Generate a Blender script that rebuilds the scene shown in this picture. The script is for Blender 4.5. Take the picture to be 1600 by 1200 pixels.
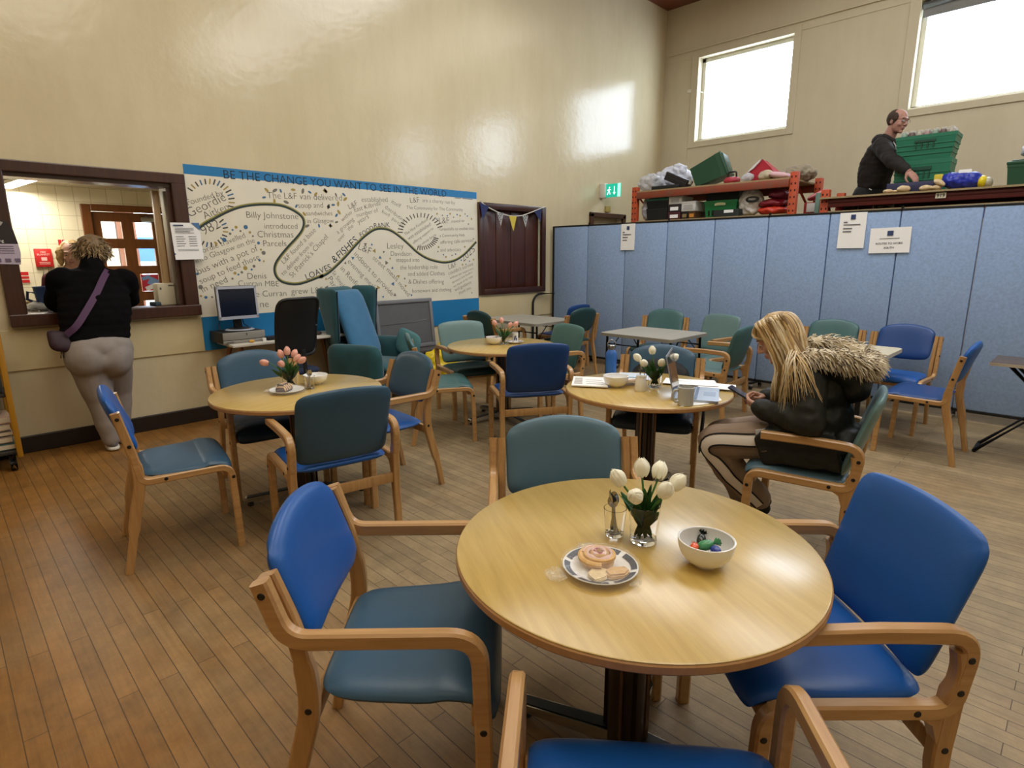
import bpy, bmesh, math, random
from math import sin, cos, pi, radians
from mathutils import Vector, Matrix, noise, Euler

random.seed(7)
scene = bpy.context.scene
for _o in list(bpy.data.objects):
    bpy.data.objects.remove(_o)
COL = scene.collection

# ------------------------------------------------------------------ camera
cam_data = bpy.data.cameras.new('camera')
cam_data.sensor_fit = 'HORIZONTAL'
cam_data.sensor_width = 36.0
cam_data.lens = 907.33 / 1600 * 36.0
cam_data.clip_start = 0.02
cam_data.clip_end = 200
cam = bpy.data.objects.new('camera', cam_data)
COL.objects.link(cam)
yaw, pitch, roll = radians(45.0086), radians(12.4048), radians(-0.24768)
fwd = Vector((cos(yaw) * cos(pitch), sin(yaw) * cos(pitch), -sin(pitch)))
right0 = Vector((sin(yaw), -cos(yaw), 0))
up0 = right0.cross(fwd)
rv = right0 * cos(roll) + up0 * sin(roll)
uv = -right0 * sin(roll) + up0 * cos(roll)
cam.matrix_world = Matrix(((rv.x, uv.x, -fwd.x, 0), (rv.y, uv.y, -fwd.y, 0), (rv.z, uv.z, -fwd.z, 1.5), (0, 0, 0, 1)))
scene.camera = cam

# ------------------------------------------------------------------ view, sky, lights
scene.view_settings.view_transform = 'Standard'
scene.view_settings.look = 'None'
scene.view_settings.gamma = 1.0
scene.view_settings.use_curve_mapping = False
scene.view_settings.exposure = 0.0
scene.cycles.use_denoising = True
scene.cycles.max_bounces = 10
scene.cycles.diffuse_bounces = 5
scene.cycles.glossy_bounces = 4
scene.cycles.transmission_bounces = 8
scene.cycles.transparent_max_bounces = 12
scene.cycles.sample_clamp_indirect = 6.0
scene.cycles.caustics_reflective = False
scene.cycles.caustics_refractive = False

world = bpy.data.worlds.new('overcast_sky')
scene.world = world
world.use_nodes = True
wn = world.node_tree
wn.nodes.clear()
w_out = wn.nodes.new('ShaderNodeOutputWorld')
w_bg = wn.nodes.new('ShaderNodeBackground')
w_bg.inputs['Color'].default_value = (0.74, 0.86, 1.0, 1)
w_bg.inputs['Strength'].default_value = 12.0
wn.links.new(w_bg.outputs[0], w_out.inputs[0])


def area_light(name, loc, rot, sx, sy, power, color, portal=False, spread=None):
    ld = bpy.data.lights.new(name, 'AREA')
    ld.shape = 'RECTANGLE'
    ld.size, ld.size_y = sx, sy
    ld.energy = power
    ld.color = color
    if portal:
        ld.cycles.is_portal = True
    if spread:
        ld.spread = spread
    lo = bpy.data.objects.new(name, ld)
    lo.location = loc
    lo.rotation_euler = rot
    COL.objects.link(lo)
    return lo


# daylight enters through the high windows of the end wall
WIN_Y = [(5.17, 3.68), (2.13, 0.62), (-0.9, -2.4)]  # the last window is out of view, added for its light
WIN_Z = (3.36, 4.65)
for _a, _b in WIN_Y:
    area_light('window_portal', (9.80, (_a + _b) / 2, sum(WIN_Z) / 2), (0, radians(90), 0), 1.3, 1.52, 1.0, (1, 1, 1), portal=True)
# unseen fill panels added under the hall ceiling (their housings are built further down)
FILL_POS = [(1.6, 2.9), (1.6, -0.6), (5.0, 2.9), (5.0, -0.6), (-1.6, 2.9), (-1.6, -0.6), (7.9, 2.4), (7.9, -0.6)]
FILL_LIGHT = {1.6: (64, (1.0, 0.94, 0.82)), 5.0: (92, (0.96, 0.98, 1.0)), -1.6: (27, (1.0, 0.80, 0.50)), 7.9: (7, (0.95, 0.98, 1.0))}
for _x, _y in FILL_POS:
    area_light('hall_fill_light', (_x, _y, 5.33), (0, 0, 0), 1.6, 3.0, FILL_LIGHT[_x][0], FILL_LIGHT[_x][1])
area_light('kitchen_lamp_light', (0.84, 7.35, 2.17), (0, 0, 0), 0.1, 1.15, 20, (1.0, 0.93, 0.8))


# ------------------------------------------------------------------ materials
def lin(c):
    if isinstance(c, str):
        c = c.lstrip('#')
        c = [int(c[i:i + 2], 16) / 255 for i in (0, 2, 4)]
    return tuple((v / 12.92 if v <= 0.04045 else ((v + 0.055) / 1.055) ** 2.4) for v in c) + (1.0,)


def nd(nt, kind, **kw):
    n = nt.nodes.new(kind)
    for k, v in kw.items():
        setattr(n, k, v)
    return n


MATS = {}


def mat(name, color, rough=0.5, metal=0.0, spec=0.5, vary=0.0, scale=8.0, bump=0.0, bscale=60.0, coat=0.0,
        trans=0.0, ior=1.45, alpha=1.0, emit=0.0, stretch=(1, 1, 1), sheen=0.0, color2=None):
    if name in MATS:
        return MATS[name]
    m = bpy.data.materials.new(name)
    m.use_nodes = True
    nt = m.node_tree
    b = nt.nodes['Principled BSDF']
    c = lin(color)
    b.inputs['Base Color'].default_value = c
    b.inputs['Roughness'].default_value = rough
    b.inputs['Metallic'].default_value = metal
    b.inputs['Specular IOR Level'].default_value = spec
    b.inputs['IOR'].default_value = ior
    b.inputs['Transmission Weight'].default_value = trans
    b.inputs['Alpha'].default_value = alpha
    b.inputs['Coat Weight'].default_value = coat
    b.inputs['Coat Roughness'].default_value = 0.15
    b.inputs['Sheen Weight'].default_value = sheen
    if emit:
        b.inputs['Emission Color'].default_value = c
        b.inputs['Emission Strength'].default_value = emit
    if vary or bump:
        tc = nd(nt, 'ShaderNodeTexCoord')
        mp = nd(nt, 'ShaderNodeMapping')
        mp.inputs['Scale'].default_value = stretch
        nt.links.new(tc.outputs['Object'], mp.inputs['Vector'])
    if vary:
        n = nd(nt, 'ShaderNodeTexNoise')
        n.inputs['Scale'].default_value = scale
        n.inputs['Detail'].default_value = 5
        nt.links.new(mp.outputs[0], n.inputs['Vector'])
        r = nd(nt, 'ShaderNodeValToRGB')
        r.color_ramp.elements[0].position = 0.3
        r.color_ramp.elements[1].position = 0.7
        lo = tuple(v * (1 - vary) for v in c[:3]) + (1,)
        hi = lin(color2) if color2 else tuple(min(1, v * (1 + vary)) for v in c[:3]) + (1,)
        r.color_ramp.elements[0].color = lo if not color2 else c
        r.color_ramp.elements[1].color = hi
        nt.links.new(n.outputs['Fac'], r.inputs['Fac'])
        nt.links.new(r.outputs['Color'], b.inputs['Base Color'])
    if bump:
        n2 = nd(nt, 'ShaderNodeTexNoise')
        n2.inputs['Scale'].default_value = bscale
        n2.inputs['Detail'].default_value = 3
        nt.links.new(mp.outputs[0], n2.inputs['Vector'])
        bp = nd(nt, 'ShaderNodeBump')
        bp.inputs['Strength'].default_value = bump
        bp.inputs['Distance'].default_value = 0.01
        nt.links.new(n2.outputs['Fac'], bp.inputs['Height'])
        nt.links.new(bp.outputs['Normal'], b.inputs['Normal'])
    MATS[name] = m
    return m


def wood_mat(name, c1, c2, axis='X', scale=6.0, rough=0.4, coat=0.2, bump=0.05, coat_rough=0.25):
    """fine straight grain running along one object axis"""
    if name in MATS:
        return MATS[name]
    m = bpy.data.materials.new(name)
    m.use_nodes = True
    nt = m.node_tree
    b = nt.nodes['Principled BSDF']
    tc = nd(nt, 'ShaderNodeTexCoord')
    mp = nd(nt, 'ShaderNodeMapping')
    s = {'X': (0.08, 1, 1), 'Y': (1, 0.08, 1), 'Z': (1, 1, 0.08)}[axis]
    mp.inputs['Scale'].default_value = s
    nt.links.new(tc.outputs['Object'], mp.inputs['Vector'])
    n1 = nd(nt, 'ShaderNodeTexNoise')
    n1.inputs['Scale'].default_value = scale * 8
    n1.inputs['Detail'].default_value = 6
    n1.inputs['Roughness'].default_value = 0.65
    nt.links.new(mp.outputs[0], n1.inputs['Vector'])
    n3 = nd(nt, 'ShaderNodeTexNoise')
    n3.inputs['Scale'].default_value = 2.5
    nt.links.new(tc.outputs['Object'], n3.inputs['Vector'])
    ad = nd(nt, 'ShaderNodeMath', operation='MULTIPLY_ADD')
    ad.inputs[1].default_value = 0.35
    nt.links.new(n3.outputs['Fac'], ad.inputs[0])
    nt.links.new(n1.outputs['Fac'], ad.inputs[2])
    r = nd(nt, 'ShaderNodeValToRGB')
    r.color_ramp.elements[0].position = 0.45
    r.color_ramp.elements[1].position = 0.95
    r.color_ramp.elements[0].color = lin(c1)
    r.color_ramp.elements[1].color = lin(c2)
    nt.links.new(ad.outputs[0], r.inputs['Fac'])
    nt.links.new(r.outputs['Color'], b.inputs['Base Color'])
    b.inputs['Roughness'].default_value = rough
    b.inputs['Coat Weight'].default_value = coat
    b.inputs['Coat Roughness'].default_value = coat_rough
    bp = nd(nt, 'ShaderNodeBump')
    bp.inputs['Strength'].default_value = bump
    bp.inputs['Distance'].default_value = 0.004
    nt.links.new(n1.outputs['Fac'], bp.inputs['Height'])
    nt.links.new(bp.outputs['Normal'], b.inputs['Normal'])
    MATS[name] = m
    return m


def wall_paint(name, c1, c2, rough=0.42, bump=0.12):
    m = bpy.data.materials.new(name)
    m.use_nodes = True
    nt = m.node_tree
    b = nt.nodes['Principled BSDF']
    tc = nd(nt, 'ShaderNodeTexCoord')
    n1 = nd(nt, 'ShaderNodeTexNoise')
    n1.inputs['Scale'].default_value = 0.9
    n1.inputs['Detail'].default_value = 8
    n1.inputs['Roughness'].default_value = 0.6
    nt.links.new(tc.outputs['Object'], n1.inputs['Vector'])
    mp = nd(nt, 'ShaderNodeMapping')
    mp.inputs['Scale'].default_value = (2.2, 2.2, 0.45)
    nt.links.new(tc.outputs['Object'], mp.inputs['Vector'])
    n2 = nd(nt, 'ShaderNodeTexNoise')
    n2.inputs['Scale'].default_value = 2.0
    n2.inputs['Detail'].default_value = 9
    n2.inputs['Roughness'].default_value = 0.7
    nt.links.new(mp.outputs[0], n2.inputs['Vector'])
    mx = nd(nt, 'ShaderNodeMath', operation='ADD')
    nt.links.new(n1.outputs['Fac'], mx.inputs[0])
    nt.links.new(n2.outputs['Fac'], mx.inputs[1])
    r = nd(nt, 'ShaderNodeValToRGB')
    r.color_ramp.elements[0].position = 0.35
    r.color_ramp.elements[1].position = 0.62
    r.color_ramp.elements[0].color = lin(c1)
    r.color_ramp.elements[1].color = lin(c2)
    hf = nd(nt, 'ShaderNodeMath', operation='MULTIPLY')
    hf.inputs[1].default_value = 0.5
    nt.links.new(mx.outputs[0], hf.inputs[0])
    nt.links.new(hf.outputs[0], r.inputs['Fac'])
    nt.links.new(r.outputs['Color'], b.inputs['Base Color'])
    b.inputs['Roughness'].default_value = rough
    n3 = nd(nt, 'ShaderNodeTexNoise')
    n3.inputs['Scale'].default_value = 12.0
    n3.inputs['Detail'].default_value = 6
    nt.links.new(tc.outputs['Object'], n3.inputs['Vector'])
    bp = nd(nt, 'ShaderNodeBump')
    bp.inputs['Strength'].default_value = bump
    bp.inputs['Distance'].default_value = 0.02
    nt.links.new(n3.outputs['Fac'], bp.inputs['Height'])
    nt.links.new(bp.outputs['Normal'], b.inputs['Normal'])
    MATS[name] = m
    return m


def floor_mat():
    m = bpy.data.materials.new('strip_floor')
    m.use_nodes = True
    nt = m.node_tree
    b = nt.nodes['Principled BSDF']
    tc = nd(nt, 'ShaderNodeTexCoord')
    sp = nd(nt, 'ShaderNodeSeparateXYZ')
    nt.links.new(tc.outputs['Object'], sp.inputs[0])
    cb = nd(nt, 'ShaderNodeCombineXYZ')
    nt.links.new(sp.outputs['Y'], cb.inputs['X'])
    nt.links.new(sp.outputs['X'], cb.inputs['Y'])
    br = nd(nt, 'ShaderNodeTexBrick')
    br.offset = 0.37
    br.offset_frequency = 2
    br.inputs['Color1'].default_value = (0.36, 0.36, 0.36, 1)
    br.inputs['Color2'].default_value = (0.64, 0.64, 0.64, 1)
    br.inputs['Mortar'].default_value = (0, 0, 0, 1)
    br.inputs['Scale'].default_value = 1.0
    br.inputs['Mortar Size'].default_value = 0.0016
    br.inputs['Mortar Smooth'].default_value = 0.3
    br.inputs['Brick Width'].default_value = 1.35
    br.inputs['Row Height'].default_value = 0.064
    nt.links.new(cb.outputs[0], br.inputs['Vector'])
    # grain
    mp = nd(nt, 'ShaderNodeMapping')
    mp.inputs['Scale'].default_value = (38, 2.2, 1)
    nt.links.new(tc.outputs['Object'], mp.inputs['Vector'])
    g = nd(nt, 'ShaderNodeTexNoise')
    g.inputs['Scale'].default_value = 1.6
    g.inputs['Detail'].default_value = 8
    g.inputs['Roughness'].default_value = 0.7
    nt.links.new(mp.outputs[0], g.inputs['Vector'])
    # big patches: orange and smoother near the wall and on the left, greyer elsewhere
    w = nd(nt, 'ShaderNodeTexNoise')
    w.inputs['Scale'].default_value = 0.75
    w.inputs['Detail'].default_value = 7
    w.inputs['Roughness'].default_value = 0.68
    nt.links.new(tc.outputs['Object'], w.inputs['Vector'])
    gx = nd(nt, 'ShaderNodeMapRange')
    gx.inputs['From Min'].default_value = -0.2
    gx.inputs['From Max'].default_value = 1.9
    gx.inputs['To Min'].default_value = 0.34
    gx.inputs['To Max'].default_value = -0.12
    nt.links.new(sp.outputs['X'], gx.inputs['Value'])
    gy = nd(nt, 'ShaderNodeMapRange')
    gy.inputs['From Min'].default_value = 4.1
    gy.inputs['From Max'].default_value = 5.7
    gy.inputs['To Min'].default_value = 0.0
    gy.inputs['To Max'].default_value = 0.38
    nt.links.new(sp.outputs['Y'], gy.inputs['Value'])
    a1 = nd(nt, 'ShaderNodeMath', operation='ADD')
    a2 = nd(nt, 'ShaderNodeMath', operation='ADD')
    nt.links.new(w.outputs['Fac'], a1.inputs[0])
    nt.links.new(gx.outputs[0], a1.inputs[1])
    nt.links.new(a1.outputs[0], a2.inputs[0])
    nt.links.new(gy.outputs[0], a2.inputs[1])
    wr = nd(nt, 'ShaderNodeMapRange')
    wr.inputs['From Min'].default_value = 0.38
    wr.inputs['From Max'].default_value = 0.85
    nt.links.new(a2.outputs[0], wr.inputs['Value'])
    ramp1 = nd(nt, 'ShaderNodeValToRGB')   # greyer wood
    ramp1.color_ramp.elements[0].color = lin('#75664e')
    ramp1.color_ramp.elements[1].color = lin('#af9974')
    ramp2 = nd(nt, 'ShaderNodeValToRGB')   # more orange wood
    ramp2.color_ramp.elements[0].color = lin('#6f4a20')
    ramp2.color_ramp.elements[1].color = lin('#a87636')
    mx = nd(nt, 'ShaderNodeMixRGB')
    mx.inputs[0].default_value = 0.55
    nt.links.new(g.outputs['Fac'], mx.inputs[1])
    nt.links.new(br.outputs['Color'], mx.inputs[2])
    rp = nd(nt, 'ShaderNodeValToRGB')
    rp.color_ramp.elements[0].position = 0.25
    rp.color_ramp.elements[1].position = 0.72
    nt.links.new(mx.outputs[0], rp.inputs['Fac'])
    nt.links.new(rp.outputs['Color'], ramp1.inputs['Fac'])
    nt.links.new(rp.outputs['Color'], ramp2.inputs['Fac'])
    cm = nd(nt, 'ShaderNodeMixRGB')
    nt.links.new(wr.outputs[0], cm.inputs[0])
    nt.links.new(ramp1.outputs['Color'], cm.inputs[1])
    nt.links.new(ramp2.outputs['Color'], cm.inputs[2])
    # dirt
    dn = nd(nt, 'ShaderNodeTexNoise')
    dn.inputs['Scale'].default_value = 5.0
    dn.inputs['Detail'].default_value = 9
    dn.inputs['Roughness'].default_value = 0.75
    nt.links.new(tc.outputs['Object'], dn.inputs['Vector'])
    dr = nd(nt, 'ShaderNodeMapRange')
    dr.inputs['From Min'].default_value = 0.3
    dr.inputs['From Max'].default_value = 0.62
    dr.inputs['To Min'].default_value = 0.62
    dr.inputs['To Max'].default_value = 1.0
    nt.links.new(dn.outputs['Fac'], dr.inputs['Value'])
    dm = nd(nt, 'ShaderNodeMixRGB', blend_type='MULTIPLY')
    dm.inputs[0].default_value = 1.0
    nt.links.new(cm.outputs[0], dm.inputs[1])
    nt.links.new(dr.outputs[0], dm.inputs[2])
    # joints
    jm = nd(nt, 'ShaderNodeMixRGB')
    jm.inputs[2].default_value = lin('#3a2a1a')
    fj = nd(nt, 'ShaderNodeMath', operation='MULTIPLY')
    fj.inputs[1].default_value = 0.8
    nt.links.new(br.outputs['Fac'], fj.inputs[0])
    nt.links.new(fj.outputs[0], jm.inputs[0])
    nt.links.new(dm.outputs[0], jm.inputs[1])
    nt.links.new(jm.outputs[0], b.inputs['Base Color'])
    rr = nd(nt, 'ShaderNodeMapRange')
    rr.inputs['To Min'].default_value = 0.62
    rr.inputs['To Max'].default_value = 0.4
    nt.links.new(wr.outputs[0], rr.inputs['Value'])
    nt.links.new(rr.outputs[0], b.inputs['Roughness'])
    bp = nd(nt, 'ShaderNodeBump')
    bp.inputs['Strength'].default_value = 0.25
    bp.inputs['Distance'].default_value = 0.003
    bp.invert = True
    ab = nd(nt, 'ShaderNodeMath', operation='MULTIPLY_ADD')
    ab.inputs[1].default_value = -0.25
    nt.links.new(g.outputs['Fac'], ab.inputs[0])
    nt.links.new(br.outputs['Fac'], ab.inputs[2])
    nt.links.new(ab.outputs[0], bp.inputs['Height'])
    nt.links.new(bp.outputs['Normal'], b.inputs['Normal'])
    MATS['strip_floor'] = m
    return m


def tile_mat():
    m = bpy.data.materials.new('kitchen_tiles')
    m.use_nodes = True
    nt = m.node_tree
    b = nt.nodes['Principled BSDF']
    tc = nd(nt, 'ShaderNodeTexCoord')
    sp = nd(nt, 'ShaderNodeSeparateXYZ')
    nt.links.new(tc.outputs['Object'], sp.inputs[0])
    cb = nd(nt, 'ShaderNodeCombineXYZ')
    sm = nd(nt, 'ShaderNodeMath', operation='ADD')
    nt.links.new(sp.outputs['X'], sm.inputs[0])
    nt.links.new(sp.outputs['Y'], sm.inputs[1])
    nt.links.new(sm.outputs[0], cb.inputs['X'])
    nt.links.new(sp.outputs['Z'], cb.inputs['Y'])
    br = nd(nt, 'ShaderNodeTexBrick')
    br.offset = 0.0
    br.inputs['Color1'].default_value = lin('#e9e0c4')
    br.inputs['Color2'].default_value = lin('#e2d8ba')
    br.inputs['Mortar'].default_value = lin('#c3b795')
    br.inputs['Scale'].default_value = 1.0
    br.inputs['Mortar Size'].default_value = 0.003
    br.inputs['Brick Width'].default_value = 0.15
    br.inputs['Row Height'].default_value = 0.15
    nt.links.new(cb.outputs[0], br.inputs['Vector'])
    nt.links.new(br.outputs['Color'], b.inputs['Base Color'])
    b.inputs['Roughness'].default_value = 0.25
    MATS['kitchen_tiles'] = m
    return m
# ------------------------------------------------------------------ mesh helpers
def obj(name, bm, m=None, parent=None, loc=(0, 0, 0), rot=(0, 0, 0), smooth=True, auto=35):
    """link a bmesh as ONE mesh object"""
    me = bpy.data.meshes.new(name)
    if not isinstance(bm, bpy.types.Mesh):
        bmesh.ops.recalc_face_normals(bm, faces=bm.faces[:])
        if smooth:
            for f in bm.faces:
                f.smooth = True
            for e in bm.edges:
                if len(e.link_faces) == 2 and e.calc_face_angle(0) > radians(auto):
                    e.smooth = False
        bm.to_mesh(me)
        bm.free()
    else:
        me = bm
        me.name = name
    o = bpy.data.objects.new(name, me)
    if m is not None:
        for mm in (m if isinstance(m, (list, tuple)) else [m]):
            me.materials.append(mm)
    o.location = loc
    o.rotation_euler = rot
    if parent is not None:
        o.parent = parent
    COL.objects.link(o)
    return o


def tag(o, label=None, cat=None, group=None, kind=None):
    if label:
        o['label'] = label
    if cat:
        o['category'] = cat
    if group:
        o['group'] = group
    if kind:
        o['kind'] = kind
    return o


def thing(name, label, cat, loc=(0, 0, 0), rotz=0.0, group=None, rot=None):
    o = bpy.data.objects.new(name, None)
    o.empty_display_size = 0.1
    COL.objects.link(o)
    o.location = loc
    o.rotation_euler = rot if rot else (0, 0, rotz)
    return tag(o, label, cat, group)


def struct(name, bm, m, parent=None, smooth=False, **kw):
    o = obj(name, bm, m, parent, smooth=smooth, **kw)
    if parent is None:
        o['kind'] = 'structure'
    return o


def dup(root, loc, rotz, label=None, group=None):
    r = root.copy()
    COL.objects.link(r)
    r.location = loc
    r.rotation_euler = (0, 0, rotz)
    if label:
        r['label'] = label
    if group:
        r['group'] = group

    def rec(src, dst):
        for ch in src.children:
            c = ch.copy()
            COL.objects.link(c)
            c.parent = dst
            rec(ch, c)
    rec(root, r)
    return r


def solid(bm, th):
    bm.normal_update()
    bmesh.ops.solidify(bm, geom=bm.faces[:], thickness=th)


def new():
    return bmesh.new()


def box(bm, c, s, rot=None, bev=0.0, seg=2):
    """box centred on c with full sizes s"""
    r = bmesh.ops.create_cube(bm, size=1.0)
    vs = r['verts']
    for v in vs:
        v.co = Vector((v.co.x * s[0], v.co.y * s[1], v.co.z * s[2]))
    if bev:
        es = list({e for v in vs for e in v.link_edges})
        rr = bmesh.ops.bevel(bm, geom=es, offset=bev, segments=seg, affect='EDGES', profile=0.5)
        vs = list({v for f in rr['faces'] for v in f.verts} | {v for v in vs if v.is_valid})
    M = Matrix.Translation(c)
    if rot is not None:
        M = M @ (rot if isinstance(rot, Matrix) else Euler(rot).to_matrix().to_4x4())
    bmesh.ops.transform(bm, matrix=M, verts=vs)
    return vs


def frame_from(d):
    d = d.normalized()
    a = Vector((0, 0, 1)) if abs(d.z) < 0.9 else Vector((1, 0, 0))
    x = d.cross(a).normalized()
    y = x.cross(d).normalized()
    return x, y


def tube(bm, pts, r, segs=10, caps=True, flat=1.0):
    """tube along points; r may be a list"""
    pts = [Vector(p) for p in pts]
    n = len(pts)
    rs = r if isinstance(r, (list, tuple)) else [r] * n
    rings = []
    px = None
    for i, p in enumerate(pts):
        d = (pts[min(i + 1, n - 1)] - pts[max(i - 1, 0)])
        if d.length < 1e-9:
            d = Vector((0, 0, 1))
        d.normalize()
        if px is None:
            x, y = frame_from(d)
        else:
            x = (px - d * px.dot(d))
            x = x.normalized() if x.length > 1e-6 else frame_from(d)[0]
            y = d.cross(x).normalized()
        px = x
        rings.append([bm.verts.new(p + (x * cos(2 * pi * k / segs) + y * sin(2 * pi * k / segs) * flat) * rs[i]) for k in range(segs)])
    for a, b in zip(rings, rings[1:]):
        for k in range(segs):
            bm.faces.new((a[k], a[(k + 1) % segs], b[(k + 1) % segs], b[k]))
    if caps:
        bm.faces.new(rings[0])
        bm.faces.new(rings[-1])
    return rings


def lathe(bm, prof, segs=32, loc=(0, 0, 0), M=None):
    """profile of (r, z) turned about z"""
    loc = Vector(loc)
    rings = []
    for r, z in prof:
        if r < 1e-6:
            rings.append([bm.verts.new(Vector((0, 0, z)))])
        else:
            rings.append([bm.verts.new(Vector((r * cos(2 * pi * k / segs), r * sin(2 * pi * k / segs), z))) for k in range(segs)])
    for a, b in zip(rings, rings[1:]):
        if len(a) == 1 and len(b) == 1:
            continue
        for k in range(segs):
            k2 = (k + 1) % segs
            if len(a) == 1:
                bm.faces.new((a[0], b[k], b[k2]))
            elif len(b) == 1:
                bm.faces.new((a[k], a[k2], b[0]))
            else:
                bm.faces.new((a[k], a[k2], b[k2], b[k]))
    MM = Matrix.Translation(loc) @ (M if M is not None else Matrix.Identity(4))
    for ring in rings:
        for v in ring:
            v.co = MM @ v.co
    return rings


def fillet(pts, rads, n=6):
    """polyline with rounded corners (any dimension, as Vectors)"""
    P = [Vector(p) for p in pts]
    out = [P[0]]
    for i in range(1, len(P) - 1):
        r = rads[i - 1] if isinstance(rads, (list, tuple)) else rads
        a, b, c = P[i - 1], P[i], P[i + 1]
        u, v = (a - b).normalized(), (c - b).normalized()
        ang = u.angle(v)
        if r <= 0 or ang > pi - 0.02:
            out.append(b)
            continue
        t = min(r / math.tan(ang / 2), (a - b).length * 0.48, (c - b).length * 0.48)
        s, e = b + u * t, b + v * t
        for k in range(n + 1):
            f = k / n
            out.append((s * (1 - f) + b * f) * (1 - f) + (b * (1 - f) + e * f) * f)
    out.append(P[-1])
    return out


def strip(bm, pts, t0, t1, w, ch=0.005):
    """laminated strip: a path in the (x, z) plane swept with a chamfered rectangular section; t0..t1 along y"""
    P = [Vector((p[0], p[1])) for p in pts]
    n = len(P)
    ws = w if isinstance(w, (list, tuple)) else [w] * n
    if len(ws) != n:
        ws = [ws[min(len(ws) - 1, int(i * len(ws) / n))] for i in range(n)]
    rings = []
    for i in range(n):
        d = P[min(i + 1, n - 1)] - P[max(i - 1, 0)]
        d.normalize()
        nn = Vector((-d.y, d.x))
        h = ws[i] / 2
        sec = [(-h + ch, t0), (h - ch, t0), (h, t0 + ch), (h, t1 - ch), (h - ch, t1), (-h + ch, t1), (-h, t1 - ch), (-h, t0 + ch)]
        rings.append([bm.verts.new((P[i].x + nn.x * a, t, P[i].y + nn.y * a)) for a, t in sec])
    for a, b in zip(rings, rings[1:]):
        for k in range(8):
            bm.faces.new((a[k], a[(k + 1) % 8], b[(k + 1) % 8], b[k]))
    bm.faces.new(rings[0])
    bm.faces.new(rings[-1])


def resample(pts, n):
    P = [Vector(p) for p in pts]
    L = [0]
    for a, b in zip(P, P[1:]):
        L.append(L[-1] + (b - a).length)
    out = []
    for k in range(n):
        s = L[-1] * k / (n - 1)
        i = 0
        while i < len(L) - 2 and L[i + 1] < s:
            i += 1
        f = (s - L[i]) / max(1e-9, L[i + 1] - L[i])
        out.append(P[i].lerp(P[i + 1], f))
    return out


def spline(pts, n=24):
    """Catmull-Rom through points"""
    P = [Vector(p) for p in pts]
    P = [P[0] * 2 - P[1]] + P + [P[-1] * 2 - P[-2]]
    m = len(P) - 3
    out = []
    for k in range(n):
        u = k / (n - 1) * m
        i = min(int(u), m - 1)
        t = u - i
        a, b, c, d = P[i:i + 4]
        out.append(0.5 * ((2 * b) + (c - a) * t + (2 * a - 5 * b + 4 * c - d) * t * t + (3 * b - a - 3 * c + d) * t ** 3))
    return out


def cushion(bm, f, h, nu=20, nv=16, corner=5.0, p=6.0, hb=None):
    """closed pillow: f(u, v) gives the middle surface for u, v in -1..1, h the half thickness"""
    hb = h if hb is None else hb

    def mid(u, v):
        r = (abs(u) ** corner + abs(v) ** corner) ** (1 / corner)
        k = max(abs(u), abs(v)) / r if r > 1e-9 else 1
        return f(u * k, v * k)
    top, bot = {}, {}
    for i in range(nu + 1):
        for j in range(nv + 1):
            # denser near the rims
            u = sin((2 * i / nu - 1) * pi / 2)
            v = sin((2 * j / nv - 1) * pi / 2)
            c = mid(u, v)
            e = 1e-3
            du = mid(min(1, u + e), v) - mid(max(-1, u - e), v)
            dv = mid(u, min(1, v + e)) - mid(u, max(-1, v - e))
            nn = du.cross(dv)
            nn = nn.normalized() if nn.length > 1e-12 else Vector((0, 0, 1))
            rim = i in (0, nu) or j in (0, nv)
            w = ((1 - abs(u) ** p) * (1 - abs(v) ** p))
            w = math.sqrt(max(0, w))
            if rim:
                q = bm.verts.new(c)
                top[i, j] = bot[i, j] = q
            else:
                top[i, j] = bm.verts.new(c + nn * h * w)
                bot[i, j] = bm.verts.new(c - nn * hb * w)
    for i in range(nu):
        for j in range(nv):
            for g, s in ((top, 1), (bot, -1)):
                q = [g[i, j], g[i + 1, j], g[i + 1, j + 1], g[i, j + 1]]
                try:
                    bm.faces.new(q if s > 0 else q[::-1])
                except ValueError:
                    pass


def prism(bm, poly, z0, z1, M=None):
    """polygon (x, y) extruded z0..z1, optionally placed by M"""
    a = [bm.verts.new((x, y, z0)) for x, y in poly]
    b = [bm.verts.new((x, y, z1)) for x, y in poly]
    n = len(poly)
    bm.faces.new(a[::-1])
    bm.faces.new(b)
    for k in range(n):
        bm.faces.new((a[k], a[(k + 1) % n], b[(k + 1) % n], b[k]))
    if M is not None:
        bmesh.ops.transform(bm, matrix=M, verts=a + b)
    return a + b


def roundrect(w, h, r, n=5):
    out = []
    for cx, cy, a0 in ((w / 2 - r, h / 2 - r, 0), (-w / 2 + r, h / 2 - r, 90), (-w / 2 + r, -h / 2 + r, 180), (w / 2 - r, -h / 2 + r, 270)):
        for k in range(n + 1):
            a = radians(a0 + 90 * k / n)
            out.append((cx + r * cos(a), cy + r * sin(a)))
    return out


def ball(bm, c, r, segs=16, rings=10, M=None):
    """ellipsoid; r scalar or triple"""
    r = r if isinstance(r, (list, tuple)) else (r, r, r)
    res = bmesh.ops.create_uvsphere(bm, u_segments=segs, v_segments=rings, radius=1.0)
    MM = Matrix.Translation(c) @ (M if M is not None else Matrix.Identity(4)) @ Matrix.Diagonal((r[0], r[1], r[2], 1))
    bmesh.ops.transform(bm, matrix=MM, verts=res['verts'])
    return res['verts']


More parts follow.
